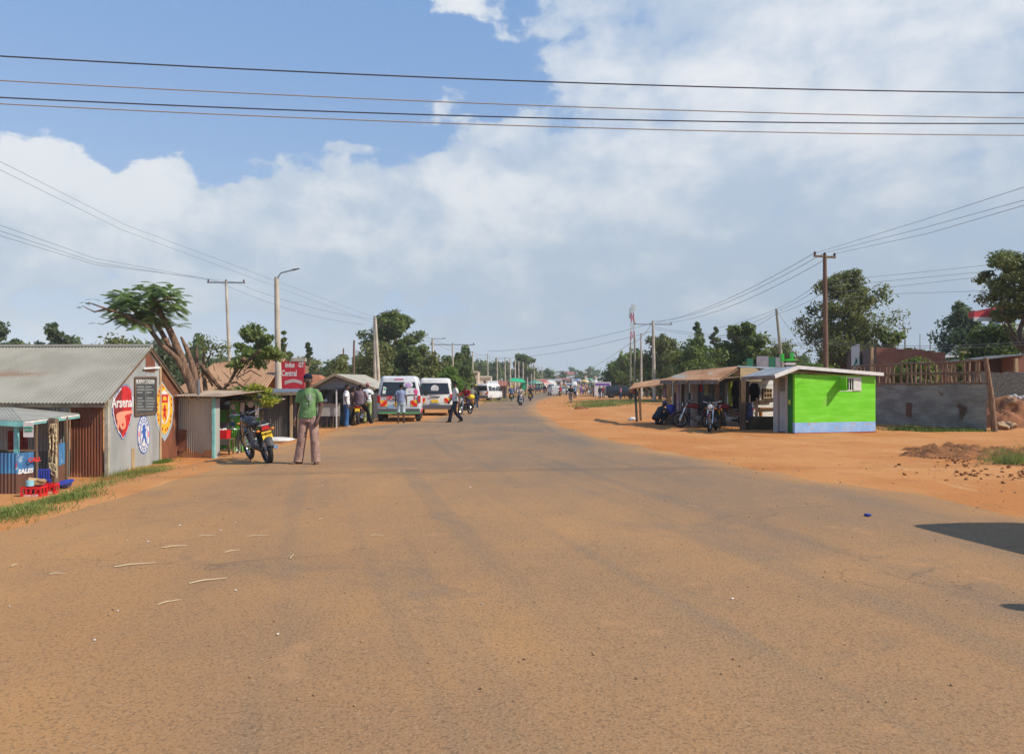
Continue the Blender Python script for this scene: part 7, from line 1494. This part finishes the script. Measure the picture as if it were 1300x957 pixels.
# house with the red roof at the right
def red_house():
    Y=60; X=lambda px,Yy=Y:(px-650)/F*Yy; z=lambda py,Yy=Y: EYE-(py-HZ)/F*Yy; t=thing('red_roofed_house','two storey white house with red fascia roof behind the dark tree','house',gx(1290,Y)); rf=mat('roof_red',(.58,.05,.06),.55,col2=(.50,.04,.05),vs=2); wc=mat('wall_offwhite',(.62,.58,.52),.8)
    wp('wall',wc,t,lambda m:m.box((X(1310),Y+1.4,(z(412))/2),(X(1340)-X(1266),1.4,z(412))))
    wp('roof',rf,t,lambda m:[m.loft([[V((X(1256),Y-.5,z(400))),V((X(1380),Y-.5,z(397))),V((X(1380),Y+2.6,z(397))),V((X(1262),Y+2.6,z(400)))],[V((X(1256),Y-.45,z(391))),V((X(1380),Y-.45,z(384))),V((X(1380),Y+2.4,z(384))),V((X(1262),Y+2.4,z(391)))]]),m.box((X(1250),Y+.6,z(398.5)),(X(1262)-X(1240),.8,.50))])
    wp('fascia',wc,t,lambda m:[m.box(((X(1255)+X(1380))/2,Y-.55,z(402.3)),(X(1380)-X(1255),.15,.36)),m.box((X(1249),Y+.15,z(405)),(X(1262)-X(1239),.15,.32))])
    wp('balcony',wc,t,lambda m:m.box((X(1302),Y-.4,z(416)),(X(1340)-X(1262),.2,.55)))
    for px,c in((1268,'badge_blue'),(1290,'badge_blue')): wp('window',GLASS,t,lambda m:m.box((X(px),Y+.65,z(408)),(.7,.1,.9)))
    wp('pillar',MT['badge_blue'],t,lambda m:m.beam((X(1263.5),Y-.3,0),(X(1263.5),Y-.3,z(403)),.28))
red_house()
# boards behind the shack roofs
def hoardings():
    Y=52; X=lambda px,Yy=Y:(px-650)/F*Yy; z=lambda py,Yy=Y: EYE-(py-HZ)/F*Yy
    for px,w_,y0,mt,lb in((968,15,452,mat('hoarding_grey',(.36,.33,.36),.7,col2=(.28,.25,.27),vs=2),'grey lilac board with faint marks showing above the shack roof'),(980,8,453.5,mat('hoarding_green',(.03,.17,.09),.7),'dark green board right of the grey lilac board'),(988.5,8,453.5,MT['hoarding_grey'],'small grey board beside the leaning pole'),(952,8,455,MT['hoarding_green'],'dark green board left of the grey lilac board')):
        t=thing('hoarding',lb,'board',gx(px,Y)); wp('panel',mt,t,lambda m:m.box((X(px),Y,(z(y0)+z(470))/2),(w_/F*Y,.08,z(y0)-z(470)))); 
        for s in(-1,1): wp('post',WOOD,t,lambda m:m.beam((X(px+s*w_*.4),Y+.1,0),(X(px+s*w_*.4),Y+.1,z(462)),.1))
    t=thing('green_chair_stack','bright green and white plastic seats piled above the kiosk roof line','seats',gx(1000,45)); Y=45; gm=mat('bright_green_plastic',(.05,.60,.05),.4)
    wp('seat',gm,t,lambda m:[m.box(((1002-650)/F*Y,Y,EYE+(HZ-457)/F*Y),(.55,.5,.10)),m.box(((993-650)/F*Y,Y,EYE+(HZ-454)/F*Y),(.10,.4,.45)),m.box(((1005-650)/F*Y,Y,EYE+(HZ-453)/F*Y),(.08,.4,.5))]); wp('white_seat',WHITE,t,lambda m:[m.box(((1002-650)/F*Y,Y,EYE+(HZ-462)/F*Y),(.6,.5,.12))]); wp('frame',STEEL,t,lambda m:m.beam(((1000-650)/F*Y,Y,0),((1000-650)/F*Y,Y,EYE+(HZ-458)/F*Y),.1))
hoardings()
# banner stall, dark car, vehicles
t=thing('banner_stall','white stall with purple and red banner behind the black car','stall',gx(765,114)); 
part('banner',[MT['mural_white']],t,lambda m:m.box((0,0,1.2),(2.5,.1,2.2))); part('purple_band',mat('banner_purple',(.20,.08,.40),.6),t,lambda m:m.box((0,-.07,1.95),(2.2,.02,.32))); part('red_patch',MT['mural_red'],t,lambda m:m.box((.5,-.07,1.1),(.8,.02,.5)))
for x in(-1.25,1.25): part('post',STEEL,t,lambda m:m.beam((x,0,-.1),(x,0,2.45),.08))
CA='vehicles parked on the right verge'
g=gp(768,505.2); car1=car('black estate car parked side on beyond the grass patch',g,-PI/2+.08,(.012,.014,.022)); car1.scale=(1,1.05,1.05)
car2=car('silver fronted saloon car parked just behind the black estate car',gp(781,504.2),-PI/2-.1,(.42,.44,.46),suv=False)
car3=car('dark blue saloon car parked under the trees behind the slim poles',gx(822,118),-PI/2,(.05,.06,.12),suv=False); car4=car('white estate car parked right of the meter box pole',gx(836,122),-PI/2+.2,(.55,.55,.55))
car5=dup(car2,gx(716,150),rz=PI,label='small pale car coming down the far road'); car6=dup(car4,gx(722,210),rz=PI,label='white car farther up the far road'); car7=dup(car4,gx(706,128),rz=0.1,label='white car parked at the left verge near the far poles'); car8=dup(mb,gx(728,245),rz=PI,label='white minibus far away on the road among the crowd')
car9=dup(mb,gx(700,175),rz=-.2,label='white minibus parked far along the left verge')
# cyclists and walkers
g=gp(724.5,511.5); bicycle('bicycle ridden by the person in black on the right verge',g,.05); person('person in black jacket cycling away on the right verge','cycle',g,.05,(.015,.015,.018),(.30,.28,.26),sleeve=1.8,h=1.75)
person('person in light blue shirt walking ahead of the cyclist on the verge','walk',gp(730,505.5),.1,(.16,.30,.46),(.03,.03,.05)); t=thing('white_bag','white bag carried by the walker in the light blue shirt','bag',gp(731.8,505.5)+V((.1,0,.55))); part('bag',MT['mural_white'],t,lambda m:m.ball((0,0,0),(.16,.12,.26),10,8))
person('person in a long purple dress standing on the right verge','stand',gp(738,500.5),0,(.38,.18,.50),(.38,.18,.50),sleeve=1.8,hat='scarf',hatc=(.38,.18,.50))
person('person in dark jacket standing in front of the banner stall','stand',gp(761.5,505.5),.4,(.03,.03,.05),(.04,.06,.12),sleeve=1.8); person('person in red top standing beside the black car','stand',gp(766,504.8),-.5,(.5,.03,.05),(.05,.05,.06))
person('person in blue top sitting on the verge beyond the purple dress','crouch',gp(750,500.4),.8,(.08,.17,.42),(.05,.06,.12)); person('person in white top crouching beside the one in blue','crouch',gp(747,500.8),-.8,(.65,.65,.65),(.3,.3,.35))
# dark earth lumps on the verge
def lump():
    t=thing('dirt_lump','dark lump of broken earth on the right verge before the grass patch','lump',gp(736,519)); m=MB(); m.ball((0,0,.02),(.42,.25,.16),9,6); m.ball((.4,.1,.01),(.3,.2,.1),8,5); m.build('soil',MT['dark_clods'],t,60)
lump()
# crowd far along the road
def crowd():
    rnd=random.Random(77); G_='people along the far road'
    pal=[('white',(.7,.7,.68)),('red',(.5,.04,.04)),('blue',(.08,.16,.42)),('black',(.02,.02,.025)),('pink',(.6,.25,.3)),('yellow',(.7,.5,.06)),('green',(.06,.28,.12)),('purple',(.25,.1,.38)),('orange',(.65,.25,.05)),('grey',(.3,.3,.32))]
    protos={}
    for i in range(150):
        Y=92+rnd.random()**1.25*250; s=rnd.random()
        if s<.42: X_=interp(Y,XL)-rnd.uniform(.6,6.5); side='left'
        elif s<.9: X_=interp(Y,XR)+rnd.uniform(.8,8); side='right'
        else: X_=rnd.uniform(interp(Y,XL),interp(Y,XR)); side='road'
        if side!='left' and Y<125: X_=interp(Y,XR)+rnd.uniform(6,15)
        nm,c=pal[rnd.randrange(len(pal))]; tr=rnd.choice(((.03,.03,.05),(.05,.09,.18),(.25,.2,.14),(.1,.1,.1)))
        pz=rnd.choice(('stand','walk','walk')); g=(X_,Y,H(X_,Y)+(.1 if side=='road' else 0)); lab='distant person in a %s top among the people along the far road'%nm
        if (nm,pz) in protos: o=dup(protos[(nm,pz)],g,rz=rnd.random()*6.28)
        else: o=person(lab,pz,g,rnd.random()*6.28,c,tr,group=G_,simple=True,sleeve=1.8 if rnd.random()<.3 else .6); protos[(nm,pz)]=o
        o.scale=(rnd.uniform(.92,1.04),)*3
    # umbrellas and stalls
    for i,(px,Y,c,nm) in enumerate(((697,190,(.65,.65,.62),'white'),(690,160,(.5,.08,.06),'red'),(742,230,(.7,.45,.06),'yellow'),(756,200,(.65,.64,.6),'pale'),(733,270,(.1,.2,.5),'blue'),(749,300,(.05,.35,.15),'green'),(764,160,(.6,.55,.5),'beige'),(680,145,(.1,.3,.2),'dark green'))):
        t=thing('market_umbrella','%s market canopy on posts among the distant crowd'%nm,'canopy',gx(px,Y)); q=part('canopy',paint(),t,lambda m:m.tube([(0,0,2.1),(0,0,2.2),(0,0,2.75)],[1.6,1.55,.1],8)); q.color=c4(c); part('post',WOOD,t,lambda m:m.cyl((0,0,-.1),(0,0,2.3),.06,6)); part('table',WOOD,t,lambda m:m.box((0,-.3,.8),(1.8,.9,.08)))
crowd()
def haze():
    m=MB(); m.box((0,1150,60),(3600,2500,150)); 
    vm=bpy.data.materials.new('air'); vm.use_nodes=True; t=vm.node_tree; t.nodes.clear(); o=t.nodes.new('ShaderNodeOutputMaterial'); v=t.nodes.new('ShaderNodeVolumePrincipled'); v.inputs['Density'].default_value=.00045; v.inputs['Color'].default_value=(.95,.98,1,1); v.inputs['Anisotropy'].default_value=-.25
    t.links.new(v.outputs[0],o.inputs['Volume']); ob=m.build('haze',vm,None,fix=False); tag(ob,'thin bluish air haze over the far town',kind='stuff')
haze()
